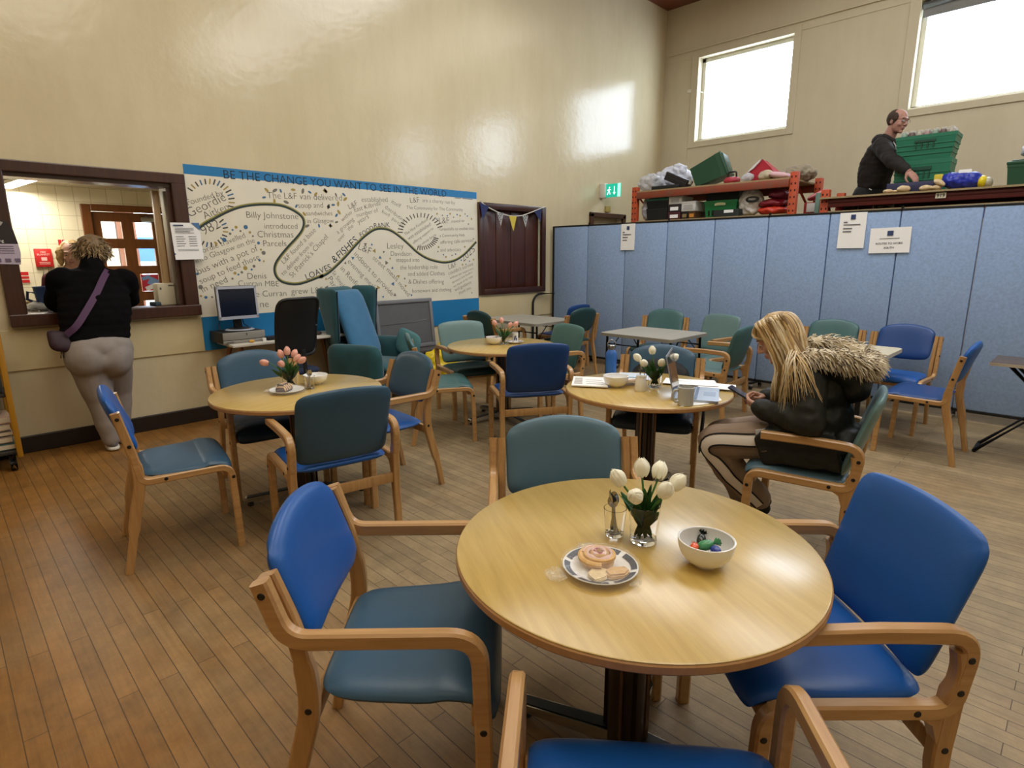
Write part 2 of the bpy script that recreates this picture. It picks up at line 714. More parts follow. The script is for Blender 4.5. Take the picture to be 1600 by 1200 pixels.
def capsule(bm, a, b, r0, r1=None, segs=14):
    r1 = r0 if r1 is None else r1
    a, b = Vector(a), Vector(b)
    d = b - a
    L = d.length
    u = d.normalized() if L > 1e-9 else Vector((0, 0, 1))
    pts, rs = [], []
    for k in range(5):
        t = pi / 2 * k / 4
        pts.append(a - u * r0 * cos(t) * 0.999)
        rs.append(max(1e-4, r0 * sin(t)))
    for k in range(5):
        t = pi / 2 * k / 4
        pts.append(b + u * r1 * sin(t) * 0.999)
        rs.append(max(1e-4, r1 * cos(t)))
    tube(bm, pts, rs, segs)


def chain(bm, pts, rs, segs=14):
    for i in range(len(pts) - 1):
        capsule(bm, pts[i], pts[i + 1], rs[i], rs[i + 1], segs)


def remesh(bm, voxel, smooth_iter=6, wrinkle=0.0, wfreq=9.0, squash=None):
    """fuse overlapping blobs into one continuous surface, return a mesh"""
    me = bpy.data.meshes.new('tmp')
    bmesh.ops.recalc_face_normals(bm, faces=bm.faces[:])
    bm.to_mesh(me)
    bm.free()
    o = bpy.data.objects.new('tmp', me)
    COL.objects.link(o)
    md = o.modifiers.new('r', 'REMESH')
    md.mode = 'VOXEL'
    md.voxel_size = voxel
    if smooth_iter:
        sm = o.modifiers.new('s', 'SMOOTH')
        sm.factor = 0.5
        sm.iterations = smooth_iter
    dg = bpy.context.evaluated_depsgraph_get()
    dg.update()
    out = bpy.data.meshes.new_from_object(o.evaluated_get(dg))
    bpy.data.objects.remove(o)
    bpy.data.meshes.remove(me)
    if wrinkle:
        ns = [v.normal.copy() for v in out.vertices]
        for v, nn in zip(out.vertices, ns):
            q = v.co * wfreq
            k = noise.noise(q) + 0.5 * noise.noise(q * 2.3)
            v.co = v.co + nn * wrinkle * k
    for p in out.polygons:
        p.use_smooth = True
    return out


_font_cache = {}


def text_bm(bm, s, width=None, height=None, M=None, extrude=0.0006, align='LEFT', heavy=0.0):
    """add lettering lying in the xy plane of M; scaled to a width or a capital height"""
    key = (s, heavy)
    if key not in _font_cache:
        cu = bpy.data.curves.new('txt', 'FONT')
        cu.body = s
        cu.size = 1.0
        cu.offset = heavy
        cu.resolution_u = 3
        o = bpy.data.objects.new('txt', cu)
        COL.objects.link(o)
        dg = bpy.context.evaluated_depsgraph_get()
        dg.update()
        _font_cache[key] = bpy.data.meshes.new_from_object(o.evaluated_get(dg))
        bpy.data.objects.remove(o)
    me = _font_cache[key]
    if not me.vertices:
        return
    x0 = min(v.co.x for v in me.vertices)
    x1 = max(v.co.x for v in me.vertices)
    k = (width / (x1 - x0)) if width else height / 0.7
    off = {'LEFT': -x0, 'CENTER': -(x0 + x1) / 2, 'RIGHT': -x1}[align]
    n0 = len(bm.verts)
    bm.from_mesh(me)
    bm.verts.ensure_lookup_table()
    vs = bm.verts[n0:]
    T = (M if M is not None else Matrix.Identity(4)) @ Matrix.Diagonal((k, k, 1, 1)) @ Matrix.Translation((off, 0, extrude))
    bmesh.ops.transform(bm, matrix=T, verts=vs)


def frame_w1(x, z, y, ang=0.0):
    """text frame on the mural wall: x to the right, z up, facing -y"""
    return Matrix.Translation((x, y, z)) @ Matrix(((1, 0, 0, 0), (0, 0, -1, 0), (0, 1, 0, 0), (0, 0, 0, 1))) @ Matrix.Rotation(ang, 4, 'Z')


def frame_px(x, y, z, ang=0.0):
    """text frame facing -x (partition): text runs towards -y"""
    return Matrix.Translation((x, y, z)) @ Matrix(((0, 0, -1, 0), (-1, 0, 0, 0), (0, 1, 0, 0), (0, 0, 0, 1))) @ Matrix.Rotation(ang, 4, 'Z')
# ------------------------------------------------------------------ the room shell
YW = 5.803      # face of the mural wall
XW = 9.53       # face of the window wall
paint_w = wall_paint('wall_cream', '#c9bc9b', '#d5c9a9', rough=0.17, bump=0.11)
paint_e = wall_paint('end_wall_cream', '#c6bca2', '#d0c7ae', rough=0.5, bump=0.06)
paint_d = wall_paint('dado_cream', '#c9b88e', '#d5c69e', rough=0.35, bump=0.08)
white_paint = mat('window_white', '#dcdacb', 0.35, vary=0.04)
dark_wood = wood_mat('dark_stained_wood', '#2c130b', '#4a2314', 'Z', 5, 0.35, 0.3)
dark_wood_x = wood_mat('dark_stained_wood_flat', '#2c130b', '#4a2314', 'X', 5, 0.35, 0.3)
skirt_mat = mat('skirting_black', '#241a16', 0.4)
mid_wood = wood_mat('door_wood', '#5f3414', '#7d4a20', 'Z', 4, 0.35, 0.3)
ceil_wood = wood_mat('ceiling_boards', '#5b2a17', '#7c3c22', 'X', 3, 0.5, 0.1)
glass = mat('window_glass', '#f4f8fa', 0.03, alpha=0.08)
black_gap = mat('dark_gap', '#0c0a09', 0.7)

bm = new()
box(bm, (2.765, 1.15, -0.05), (13.53, 9.31, 0.1))
struct('floor', bm, floor_mat())
bm = new()
box(bm, (2.765, 1.15, 5.55), (13.6, 9.4, 0.1))
struct('ceiling', bm, ceil_wood)


def wall_with_holes(name, u0, u1, z0, z1, holes, th, place, m):
    """boxes around rectangular holes (u0,u1,z0,z1); place(u, z, du, dz) adds a box"""
    us = sorted({u0, u1} | {h[0] for h in holes} | {h[1] for h in holes})
    zs = sorted({z0, z1} | {h[2] for h in holes} | {h[3] for h in holes})
    bm = new()
    for a, b in zip(us, us[1:]):
        run = None
        for c, d in zip(zs, zs[1:]):
            hole = any(h[0] <= (a + b) / 2 <= h[1] and h[2] <= (c + d) / 2 <= h[3] for h in holes)
            if hole:
                if run:
                    place(bm, a, b, run[0], run[1])
                run = None
            else:
                run = (run[0], d) if run else (c, d)
        if run:
            place(bm, a, b, run[0], run[1])
    return struct(name, bm, m)


HATCH = (0.47, 1.70, 1.03, 2.16)
SHUT = (5.22, 6.43, 1.03, 2.14)
WDOOR = (7.60, 8.40, 0.0, 2.11)
wall_with_holes('wall_left', -4.0, XW, 0, 5.5, [HATCH, SHUT, WDOOR], 0.2,
                lambda bm, a, b, c, d: box(bm, ((a + b) / 2, YW + 0.1, (c + d) / 2), (b - a, 0.2, d - c)), paint_w)
wall_with_holes('wall_end', -3.5, YW, 0, 5.5, [(b, a, WIN_Z[0], WIN_Z[1]) for a, b in WIN_Y], 0.22,
                lambda bm, a, b, c, d: box(bm, (XW + 0.12, (a + b) / 2, (c + d) / 2), (0.24, b - a, d - c)), paint_e)
bm = new()
box(bm, (-4.05, 1.15, 2.75), (0.1, 9.4, 5.5))
struct('wall_back', bm, paint_e)
bm = new()
box(bm, (2.765, -3.55, 2.75), (13.6, 0.1, 5.5))
struct('wall_right', bm, paint_e)

# dado band with its top bead, skirting
bm = new()
box(bm, (2.765, YW - 0.006, 0.81), (13.5, 0.014, 0.314), bev=0.003)
struct('trim_dado', bm, paint_d)
bm = new()
box(bm, (1.8, YW - 0.012, 0.067), (11.5, 0.026, 0.134), bev=0.006)
box(bm, (8.97, YW - 0.012, 0.067), (1.1, 0.026, 0.134), bev=0.006)
struct('baseboard_left', bm, skirt_mat)
bm = new()
box(bm, (XW - 0.012, 1.15, 0.067), (0.026, 9.2, 0.134), bev=0.006)
struct('baseboard_end', bm, skirt_mat)
# picture rail of the end wall
bm = new()
box(bm, (XW - 0.012, 1.15, 4.79), (0.026, 9.2, 0.028), bev=0.006)
box(bm, (XW - 0.004, 1.15, 4.71), (0.010, 9.2, 0.09))
struct('trim_rail', bm, paint_e)
bm = new()
box(bm, (XW - 0.006, 5.31, 2.35), (0.012, 0.022, 4.70))
struct('trim_post', bm, paint_e)


def hall_window(n, y1, y0):
    """window in the end wall between y0 < y1"""
    zc, hh, yc, ww = sum(WIN_Z) / 2, WIN_Z[1] - WIN_Z[0], (y0 + y1) / 2, y1 - y0
    bm = new()       # casing boards lying on the wall
    box(bm, (XW - 0.008, y1 + 0.062, zc), (0.02, 0.124, hh + 0.18), bev=0.004)
    box(bm, (XW - 0.008, y0 - 0.05, zc), (0.02, 0.10, hh + 0.18), bev=0.004)
    box(bm, (XW - 0.008, yc, WIN_Z[1] + 0.045), (0.018, ww, 0.09), bev=0.004)
    box(bm, (XW - 0.010, yc, WIN_Z[0] - 0.045), (0.022, ww, 0.09), bev=0.004)
    w = struct('window_%d' % n, bm, paint_e)
    bm = new()
    t = 0.06
    for dz in (WIN_Z[0] + t / 2, WIN_Z[1] - t / 2):
        box(bm, (XW + 0.15, yc, dz), (0.06, ww, t), bev=0.006)
    for dy in (y0 + t / 2, y1 - t / 2):
        box(bm, (XW + 0.15, dy, zc), (0.06, t, hh), bev=0.006)
    box(bm, (XW + 0.10, yc, WIN_Z[0] + 0.012), (0.16, ww, 0.024), bev=0.004)
    obj('window_frame', bm, white_paint, w)
    bm = new()
    box(bm, (XW + 0.15, yc, zc), (0.006, ww - 2 * t, hh - 2 * t))
    obj('pane', bm, glass, w, smooth=False)
    if n == 2:
        bm = new()
        box(bm, (XW + 0.13, yc, WIN_Z[1] - 0.10), (0.03, ww - 0.02, 0.012))
        tube(bm, [(XW + 0.01, y1 + 0.10, 4.22), (XW - 0.02, y1 + 0.02, 4.17), (XW + 0.10, y1 - 0.05, 4.13)], 0.008, 6)
        box(bm, (XW - 0.012, y1 + 0.14, 4.17), (0.02, 0.07, 0.05))
        obj('window_stay', bm, white_paint, w)
    if n == 3:
        bm = new()
        tube(bm, [(XW + 0.06, y0 + 0.01, WIN_Z[1] - 0.05), (XW + 0.06, y1 - 0.01, WIN_Z[1] - 0.05)], 0.045, 14)
        box(bm, (XW + 0.06, yc, WIN_Z[1] - 0.13), (0.004, ww - 0.03, 0.12))
        obj('roller_blind', bm, mat('blind_grey', '#85888a', 0.7), w)
    return w


for _i, (_a, _b) in enumerate(WIN_Y):
    hall_window(_i + 2, _a, _b)

# ---- serving hatch frame (window_1)
bm = new()
fx0, fx1, fz0, fz1 = 0.42, 1.752, 0.992, 2.202
fw = 0.115
yq = YW - 0.02
box(bm, ((fx0 + fx1) / 2, yq, fz1 - fw / 2 + 0.02), (fx1 - fx0, 0.05, fw - 0.03), bev=0.008)
box(bm, ((fx0 + fx1) / 2, yq - 0.02, fz0 + fw / 2 - 0.01), (fx1 - fx0, 0.09, fw - 0.02), bev=0.008)
box(bm, (fx0 + fw / 2, yq, (fz0 + fz1) / 2), (fw, 0.048, fz1 - fz0), bev=0.008)
box(bm, (fx1 - fw / 2, yq, (fz0 + fz1) / 2), (fw, 0.048, fz1 - fz0), bev=0.008)
hatch = struct('window_1', bm, dark_wood)
bm = new()
box(bm, (fx0 + fw - 0.02, YW + 0.1, (fz0 + fz1) / 2), (0.03, 0.21, fz1 - fz0 - 0.06))
box(bm, ((fx0 + fx1) / 2, YW + 0.1, fz1 - fw + 0.02), (fx1 - fx0 - 0.06, 0.21, 0.03))
box(bm, ((fx0 + fx1) / 2, YW + 0.10, fz0 + 0.075), (fx1 - fx0 - 0.06, 0.24, 0.03), bev=0.006)
box(bm, (fx1 - fw - 0.005, YW + 0.1, (fz0 + fz1) / 2), (0.06, 0.19, fz1 - fz0 - 0.06))
obj('hatch_lining', bm, dark_wood_x, hatch)
bm = new()
box(bm, (1.55, YW + 0.15, 1.6), (0.05, 0.05, 0.94), bev=0.004)
obj('sliding_shutter', bm, wood_mat('pale_door_edge', '#a98a62', '#c8aa80', 'Z'), hatch)

# ---- closed serving shutter further along the wall
sx0, sx1, sz0, sz1 = 5.185, 6.475, 0.995, 2.182
sh = thing('serving_shutter', 'closed dark brown boarded serving shutter hung with bunting', 'shutter', ((sx0 + sx1) / 2, YW, sz0))
cx, cz = (sx1 - sx0) / 2, (sz1 - sz0)
bm = new()
for s in (-1, 1):
    box(bm, (s * (cx - 0.04), -0.012, cz / 2), (0.08, 0.05, cz), bev=0.008)
box(bm, (0, -0.012, cz - 0.04), (2 * cx - 0.14, 0.046, 0.08), bev=0.008)
box(bm, (0, -0.014, 0.04), (2 * cx - 0.14, 0.056, 0.08), bev=0.008)
obj('frame', bm, dark_wood, sh)
for k in range(4):
    bm = new()
    w = (2 * cx - 0.16) / 4
    box(bm, (-cx + 0.08 + w * (k + 0.5), 0.055, cz / 2), (w - 0.008, 0.03, cz - 0.12), bev=0.006)
    obj('board', bm, wood_mat('shutter_board', '#371a10', '#56291a', 'Z', 4, 0.4, 0.25), sh)
bm = new()
box(bm, (0, 0.10, cz / 2), (2 * cx - 0.12, 0.04, cz - 0.08))
obj('backing', bm, black_gap, sh)

# ---- door in the mural wall behind the divider
bm = new()
for s in (7.56, 8.44):
    box(bm, (s, YW - 0.012, 1.075), (0.08, 0.05, 2.15), bev=0.006)
box(bm, (8.0, YW - 0.012, 2.135), (0.96, 0.05, 0.07), bev=0.006)
d2 = struct('door_2', bm, dark_wood)
bm = new()
box(bm, (8.0, YW + 0.10, 0.85), (0.79, 0.045, 1.70), bev=0.004)
obj('door_leaf', bm, dark_wood, d2)
bm = new()
box(bm, (8.0, YW + 0.11, 1.91), (0.79, 0.012, 0.4))
obj('transom_pane', bm, mat('dim_pane', '#b7aa90', 0.2), d2)
bm = new()
box(bm, (8.0, YW + 0.19, 1.05), (0.86, 0.02, 2.16))
obj('door_backing', bm, mat('corridor_cream', '#b9a985', 0.6), d2)

# ------------------------------------------------------------------ kitchen seen through the hatch
KY = 8.0
tiles = tile_mat()
KD = (1.43, 2.20, 0.0, 2.02)      # door hole
wall_with_holes('wall_kitchen_back', -0.9, 2.6, 0, 2.26, [KD], 0.1,
                lambda bm, a, b, c, d: box(bm, ((a + b) / 2, KY + 0.05, (c + d) / 2), (b - a, 0.1, d - c)), tiles)
bm = new()
box(bm, (-0.95, 7.0, 1.13), (0.1, 2.1, 2.26))
struct('wall_kitchen_left', bm, tiles)
bm = new()
box(bm, (2.65, 7.0, 1.13), (0.1, 2.1, 2.26))
struct('wall_kitchen_right', bm, tiles)
bm = new()
box(bm, (0.85, 7.05, -0.05), (3.6, 2.1, 0.1))
struct('floor_kitchen', bm, mat('kitchen_lino', '#8d857a', 0.5))
bm = new()
box(bm, (0.85, 7.05, 2.30), (3.6, 2.1, 0.08))
struct('ceiling_kitchen', bm, mat('ceiling_tiles', '#cfc6b0', 0.8, bump=0.3, bscale=120))
bm = new()
for x in (0.05, 0.65, 1.25, 1.85):
    box(bm, (x, 7.05, 2.258), (0.024, 2.0, 0.006))
for y in (6.2, 6.8, 7.4):
    box(bm, (0.85, y, 2.258), (3.4, 0.024, 0.006))
struct('trim_ceiling_grid', bm, mat('grid_white', '#d9d2bf', 0.5))
# door with eight panes
bm = new()
box(bm, (1.385, KY - 0.01, 1.04), (0.09, 0.05, 2.08), bev=0.006)
box(bm, (2.245, KY - 0.01, 1.04), (0.09, 0.05, 2.08), bev=0.006)
box(bm, (1.815, KY - 0.01, 2.045), (0.77, 0.05, 0.075), bev=0.006)
d1 = struct('door_1', bm, mid_wood)
px = [(1.515, 1.71), (1.825, 2.017)]
pz = [(1.715, 1.903), (1.41, 1.607), (1.11, 1.316), (0.82, 1.005)]
bm = new()
xs = [1.435, px[0][0], px[0][1], px[1][0], px[1][1], 2.195]
for a, b in ((0, 1), (2, 3), (4, 5)):
    box(bm, ((xs[a] + xs[b]) / 2, KY + 0.03, 1.005), (xs[b] - xs[a], 0.044, 2.0))
zs_ = [0.01, 0.82, 1.005, 1.11, 1.316, 1.41, 1.607, 1.715, 1.903, 2.005]
for a, b in zip(zs_[0::2], zs_[1::2]):
    for q in px:
        box(bm, ((q[0] + q[1]) / 2, KY + 0.03, (a + b) / 2), (q[1] - q[0], 0.044, b - a))
leaf = obj('door_leaf', bm, mid_wood, d1, smooth=False)
for q in px:
    for z0, z1 in pz:
        bm = new()
        box(bm, ((q[0] + q[1]) / 2, KY + 0.03, (z0 + z1) / 2), (q[1] - q[0], 0.006, z1 - z0))
        obj('pane', bm, glass, d1, smooth=False)
bm = new()
box(bm, (2.0, KY - 0.03, 1.935), (0.2, 0.05, 0.05), bev=0.01)
tube(bm, [(1.94, KY - 0.05, 1.965), (2.04, KY - 0.10, 1.985), (2.10, KY - 0.06, 1.99)], 0.008, 6)
obj('door_closer', bm, mat('satin_steel', '#b9b7b1', 0.3, metal=1.0), d1)
# yard beyond the kitchen door
bm = new()
box(bm, (1.35, 9.0, 1.2), (0.98, 0.1, 2.4))
struct('wall_yard', bm, mat('yard_render', '#cfc6b4', 0.8))
bm = new()
box(bm, (1.95, 8.95, 1.2), (0.2, 0.12, 2.4))
struct('trim_yard_post', bm, mat('yard_brown', '#7a4a33', 0.6))
bm = new()
box(bm, (2.4, 10.2, -0.05), (3.6, 4.0, 0.1))
struct('ground_yard', bm, mat('yard_ground', '#8a8884', 0.9))
van = thing('parked_van', 'white and blue vehicle seen through the kitchen door panes', 'van', (2.75, 10.4, 0))
bm = new()
box(bm, (0, 0, 1.05), (1.7, 1.2, 1.5), bev=0.08)
obj('body', bm, mat('van_white', '#c9d2de', 0.4), van)
bm = new()
box(bm, (0, -0.61, 1.62), (1.6, 0.03, 0.34), bev=0.01)
obj('window', bm, mat('van_blue', '#3f6fb5', 0.2), van)
for s in (-0.5, 0.5):
    bm = new()
    tube(bm, [(s, -0.64, 0.3), (s, -0.44, 0.3)], 0.3, 20)
    obj('wheel', bm, mat('tyre', '#1a1a1b', 0.8), van)
ban = thing('striped_banner', 'red white and blue poster stuck low on the kitchen door glass', 'poster', (1.925, KY + 0.02, 1.11))
bm = new()
box(bm, (0, 0, 0.1), (0.18, 0.003, 0.19))
obj('sheet', bm, mat('banner_red', '#c8344a', 0.5), ban)
bm = new()
box(bm, (0.03, -0.003, 0.11), (0.10, 0.003, 0.09), rot=(0, 0.5, 0))
box(bm, (-0.04, -0.003, 0.16), (0.09, 0.003, 0.04), rot=(0, -0.3, 0))
obj('print', bm, mat('banner_blue', '#7fa3d8', 0.5), ban)
bm = new()
box(bm, (0.0, -0.004, 0.05), (0.12, 0.002, 0.05), rot=(0, -0.4, 0))
obj('print', bm, mat('banner_white', '#e6e8ee', 0.5), ban)
# kitchen batten lamp
kl = thing('ceiling_light', 'lit white fluorescent batten on the kitchen ceiling', 'lamp', (0.815, 7.3, 2.25), radians(6))
bm = new()
box(bm, (0, 0, -0.018), (0.09, 1.25, 0.035), bev=0.006)
obj('housing', bm, mat('lamp_white', '#e8e8e4', 0.4), kl)
bm = new()
box(bm, (0, 0, -0.05), (0.08, 1.2, 0.03), bev=0.012)
obj('diffuser', bm, mat('lamp_glow', '#fff6e2', 0.5, emit=9.0), kl)
# panels of the added fill lights, out of the picture overhead
for _x, _y in FILL_POS:
    hl = thing('ceiling_light', 'large white fill panel added on the boarded hall ceiling', 'lamp', (_x, _y, 5.5), 0, 'added hall fill lights')
    bm = new()
    box(bm, (0, 0, -0.04), (1.7, 3.1, 0.08), bev=0.01)
    obj('housing', bm, MATS['lamp_white'], hl)
    bm = new()
    box(bm, (0, 0, -0.105), (1.6, 3.0, 0.04), bev=0.015)
    obj('diffuser', bm, mat('hall_fill_glow', '#fff0d6', 0.5, emit=0.5), hl)
# ------------------------------------------------------------------ chairs
beech = wood_mat('beech', '#a37a4c', '#c79e69', 'X', 5, 0.3, 0.35, 0.03)
beech_leg = wood_mat('beech_upright', '#9d7447', '#c29963', 'Z', 5, 0.3, 0.35, 0.03)
bolt_m = mat('bolt_black', '#15120f', 0.5)


def vinyl(name, c):
    return mat(name, c, 0.36, vary=0.07, scale=5, bump=0.05, bscale=260, spec=0.45)


V_BLUE = vinyl('vinyl_blue', '#17529f')
V_ROYAL = vinyl('vinyl_royal', '#1f437f')
V_SLATE = vinyl('vinyl_slate_blue', '#35546d')
V_STEEL = vinyl('vinyl_steel_blue', '#4f6d7f')
V_TEAL = vinyl('vinyl_teal', '#3f6467')
V_LTEAL = vinyl('vinyl_light_teal', '#627f80')
V_DTEAL = vinyl('vinyl_dark_teal', '#2d4c50')
V_NAVY = vinyl('vinyl_navy', '#1c2f45')
V_PINE = vinyl('vinyl_green_teal', '#446967')


def bolt(parent, x, y, z, side):
    bm = new()
    lathe(bm, [(0, 0.0022), (0.0075, 0.0018), (0.009, 0.0), (0.009, -0.004)], 12)
    o = obj('bolt_cap', bm, bolt_m, parent)
    o.matrix_local = Matrix.Translation((x, y, z)) @ Matrix.Rotation(-side * pi / 2, 4, 'X')
    return o


def seat_bm(x0, x1, z, wr, wf, drop=0.0, th=0.026):
    """upholstered seat whose front rolls down"""
    ctrl = [(x0, 0, z - 0.004), (x0 + 0.10, 0, z - 0.010), (x0 + 0.26, 0, z - 0.008), (x1 - 0.10, 0, z), (x1 - 0.03, 0, z - 0.012), (x1 + 0.002, 0, z - 0.045)]
    if drop:
        ctrl.append((x1 + 0.014, 0, z - 0.045 - drop))
    path = spline(ctrl, 40)

    def f(u, v):
        t = (u + 1) / 2 * 39
        i = min(38, int(t))
        p = path[i].lerp(path[i + 1], t - i)
        w = wr + (wf - wr) * min(1, max(0, (u + 1) / 2 / 0.35))
        return Vector((p.x, v * w, p.z - th))
    bm = new()
    cushion(bm, f, th, 26, 18, 9, 7)
    return bm


def back_bm(x0, z0, x1, z1, w0, w1, arch, th=0.026, curve=0.03, low=0.0, corner=5.0, bow=0.0):
    """upholstered back from (x0, z0) at the bottom to (x1, z1) at the top"""
    def f(u, v):
        s = (v + 1) / 2
        w = w0 + (w1 - w0) * s
        z = z0 + (z1 - z0) * s
        z -= arch * u * u * s
        z += low * u * u * (1 - s)
        x = x0 + (x1 - x0) * s + curve * u * u + bow * sin(pi * s)
        return Vector((x, -u * w, z))
    bm = new()
    cushion(bm, f, th, 24, 22, corner, 7)
    return bm


REAR = spline([(-0.033, 0), (-0.008, 0.14), (0.035, 0.30), (0.064, 0.42), (0.064, 0.53), (0.042, 0.65), (-0.004, 0.79)], 26)


def chair_A(seat_m, back_m):
    """carver with doubled back posts: the outer strip bends forward into the arm and down into the front leg"""
    t = thing('armchair', 'x', 'chair')
    for s in (1, -1):
        y0, y1 = sorted((s * 0.233, s * 0.262))
        bm = new()
        strip(bm, REAR, y0, y1, [0.036] * 6 + [0.05] * 12 + [0.042] * 8)
        leg = obj('rear_leg', bm, beech_leg, t)
        y0, y1 = sorted((s * 0.264, s * 0.297))
        path = fillet([(-0.008, 0.79), (0.038, 0.640), (0.482, 0.640), (0.489, 0.35), (0.489, 0.0)], [0.075, 0.075, 0], 8)
        bm = new()
        strip(bm, path, y0, y1, 0.042, 0.006)
        arm = obj('arm', bm, beech, t)
        bolt(arm, -0.001, s * 0.297, 0.762, s)
        bolt(arm, 0.489, s * 0.297, 0.395, s)
        bolt(leg, 0.066, s * 0.262, 0.43, s)
    bm = new()
    box(bm, (0.470, 0, 0.408), (0.024, 0.53, 0.05), bev=0.004)
    obj('seat_rail', bm, beech_leg, t)
    bm = new()
    box(bm, (0.068, 0, 0.402), (0.024, 0.47, 0.05), bev=0.004)
    obj('seat_rail', bm, beech_leg, t)
    obj('seat', seat_bm(0.075, 0.500, 0.482, 0.228, 0.258, 0.035), seat_m, t)
    obj('backrest', back_bm(0.058, 0.565, -0.032, 0.876, 0.226, 0.231, 0.050, low=0.012, curve=0.020, corner=8), back_m, t)
    return t


def chair_B(seat_m, back_m):
    """cantilever armchair: one strip makes arm, rear loop, side rail and front leg"""
    t = thing('armchair', 'x', 'chair')
    for s in (1, -1):
        y0, y1 = sorted((s * 0.252, s * 0.290))
        path = fillet([(0.415, 0.640), (0.20, 0.645), (-0.018, 0.640), (0.010, 0.438), (0.455, 0.442), (0.462, 0.2), (0.464, 0.0)], [0, 0.065, 0.06, 0.06, 0], 8)
        bm = new()
        strip(bm, path, y0, y1, 0.040, 0.006)
        arm = obj('arm', bm, beech, t)
        bm = new()
        strip(bm, spline([(0.012, 0.60), (0.004, 0.55), (0.012, 0.48), (0.016, 0.40), (0.020, 0.30), (0.010, 0.15), (-0.002, 0.0)], 20), y0 + 0.001, y1 - 0.001, [0.03] * 6 + [0.048] * 8 + [0.04] * 6, 0.005)
        # web filling the bend between rail and leg
        prism(bm, [(0.03, 0.43), (0.10, 0.43), (0.058, 0.405), (0.040, 0.35)], y0 + 0.002, y1 - 0.002, Matrix(((1, 0, 0, 0), (0, 0, 1, 0), (0, 1, 0, 0), (0, 0, 0, 1))))
        leg = obj('rear_leg', bm, beech_leg, t)
        bolt(arm, -0.006, s * 0.290, 0.582, s)
        bolt(arm, 0.006, s * 0.290, 0.495, s)
        bolt(arm, 0.10, s * 0.290, 0.440, s)
        bolt(arm, 0.459, s * 0.290, 0.372, s)
        bolt(leg, 0.018, s * 0.289, 0.335, s)
    bm = new()
    box(bm, (0.018, 0, 0.325), (0.024, 0.51, 0.055), bev=0.004)
    obj('stretcher', bm, beech_leg, t)
    bm = new()
    box(bm, (0.44, 0, 0.405), (0.022, 0.51, 0.045), bev=0.004)
    obj('seat_rail', bm, beech_leg, t)
    obj('seat', seat_bm(0.035, 0.485, 0.482, 0.243, 0.250, 0.0), seat_m, t)
    obj('backrest', back_bm(0.045, 0.475, -0.070, 0.872, 0.236, 0.246, 0.022, th=0.024, curve=0.02, low=0.0, corner=10), back_m, t)
    return t


def chair_C(seat_m, back_m, doubled=False):
    """side chair without arms"""
    t = thing('side_chair', 'x', 'chair')
    for s in (1, -1):
        post = spline([(-0.004, 0), (0.028, 0.15), (0.058, 0.30), (0.086, 0.42), (0.088, 0.52), (0.070, 0.63), (0.034, 0.80)], 26)
        if doubled:
            y0, y1 = sorted((s * 0.222, s * 0.250))
        else:
            y0, y1 = sorted((s * 0.228, s * 0.264))
        bm = new()
        strip(bm, post, y0, y1, [0.036] * 6 + [0.05] * 12 + [0.040] * 8)
        leg = obj('rear_leg', bm, beech_leg, t)
        if doubled:
            y0, y1 = sorted((s * 0.252, s * 0.283))
            path = fillet([(0.032, 0.80), (0.088, 0.448), (0.492, 0.452), (0.499, 0.2), (0.502, 0)], [0.05, 0.06, 0], 8)
        else:
            y0, y1 = y0 + 0.0015 * (s > 0) - 0.0015 * (s < 0), y1 + 0.0015 * (s > 0) - 0.0015 * (s < 0)
            path = fillet([(0.079, 0.60), (0.098, 0.446), (0.490, 0.450), (0.499, 0.2), (0.502, 0)], [0.045, 0.06, 0], 8)
        bm = new()
        strip(bm, path, y0, y1, 0.034, 0.005)
        fl = obj('front_leg', bm, beech, t)
        yo = max(abs(y0), abs(y1))
        bolt(fl if doubled else leg, 0.040, s * yo, 0.772, s)
        bolt(fl if doubled else leg, 0.071, s * yo, 0.635, s)
        bolt(fl, 0.20, s * yo, 0.448, s)
        bolt(fl, 0.497, s * yo, 0.392, s)
    bm = new()
    box(bm, (0.465, 0, 0.415), (0.024, 0.47, 0.04), bev=0.004)
    obj('seat_rail', bm, beech_leg, t)
    w = 0.25 if doubled else 0.258
    obj('seat', seat_bm(0.10, 0.497, 0.496, 0.222, w, 0.0, 0.022), seat_m, t)
    obj('backrest', back_bm(0.085, 0.58, -0.012, 0.888, 0.214, 0.22, 0.045, low=0.015, curve=0.02, corner=8), back_m, t)
    return t


PROTO = {'A': chair_A(V_BLUE, V_BLUE), 'B': chair_B(V_BLUE, V_BLUE), 'C': chair_C(V_BLUE, V_BLUE), 'D': chair_C(V_BLUE, V_BLUE, True)}
PROTO['D'].name = 'side_chair'
_used = set()


def place_chair(kind, x, y, deg, seat_m, back_m, label, group):
    if kind in _used:
        r = dup(PROTO[kind], (x, y, 0), radians(deg))
    else:
        _used.add(kind)
        r = PROTO[kind]
        r.location = (x, y, 0)
        r.rotation_euler = (0, 0, radians(deg))
    tag(r, label, 'chair', group)
    for ch in r.children:
        for key, m in (('seat', seat_m), ('backrest', back_m)):
            if ch.name.split('.')[0] == key:
                ch.material_slots[0].link = 'OBJECT'
                ch.material_slots[0].material = m
    return r


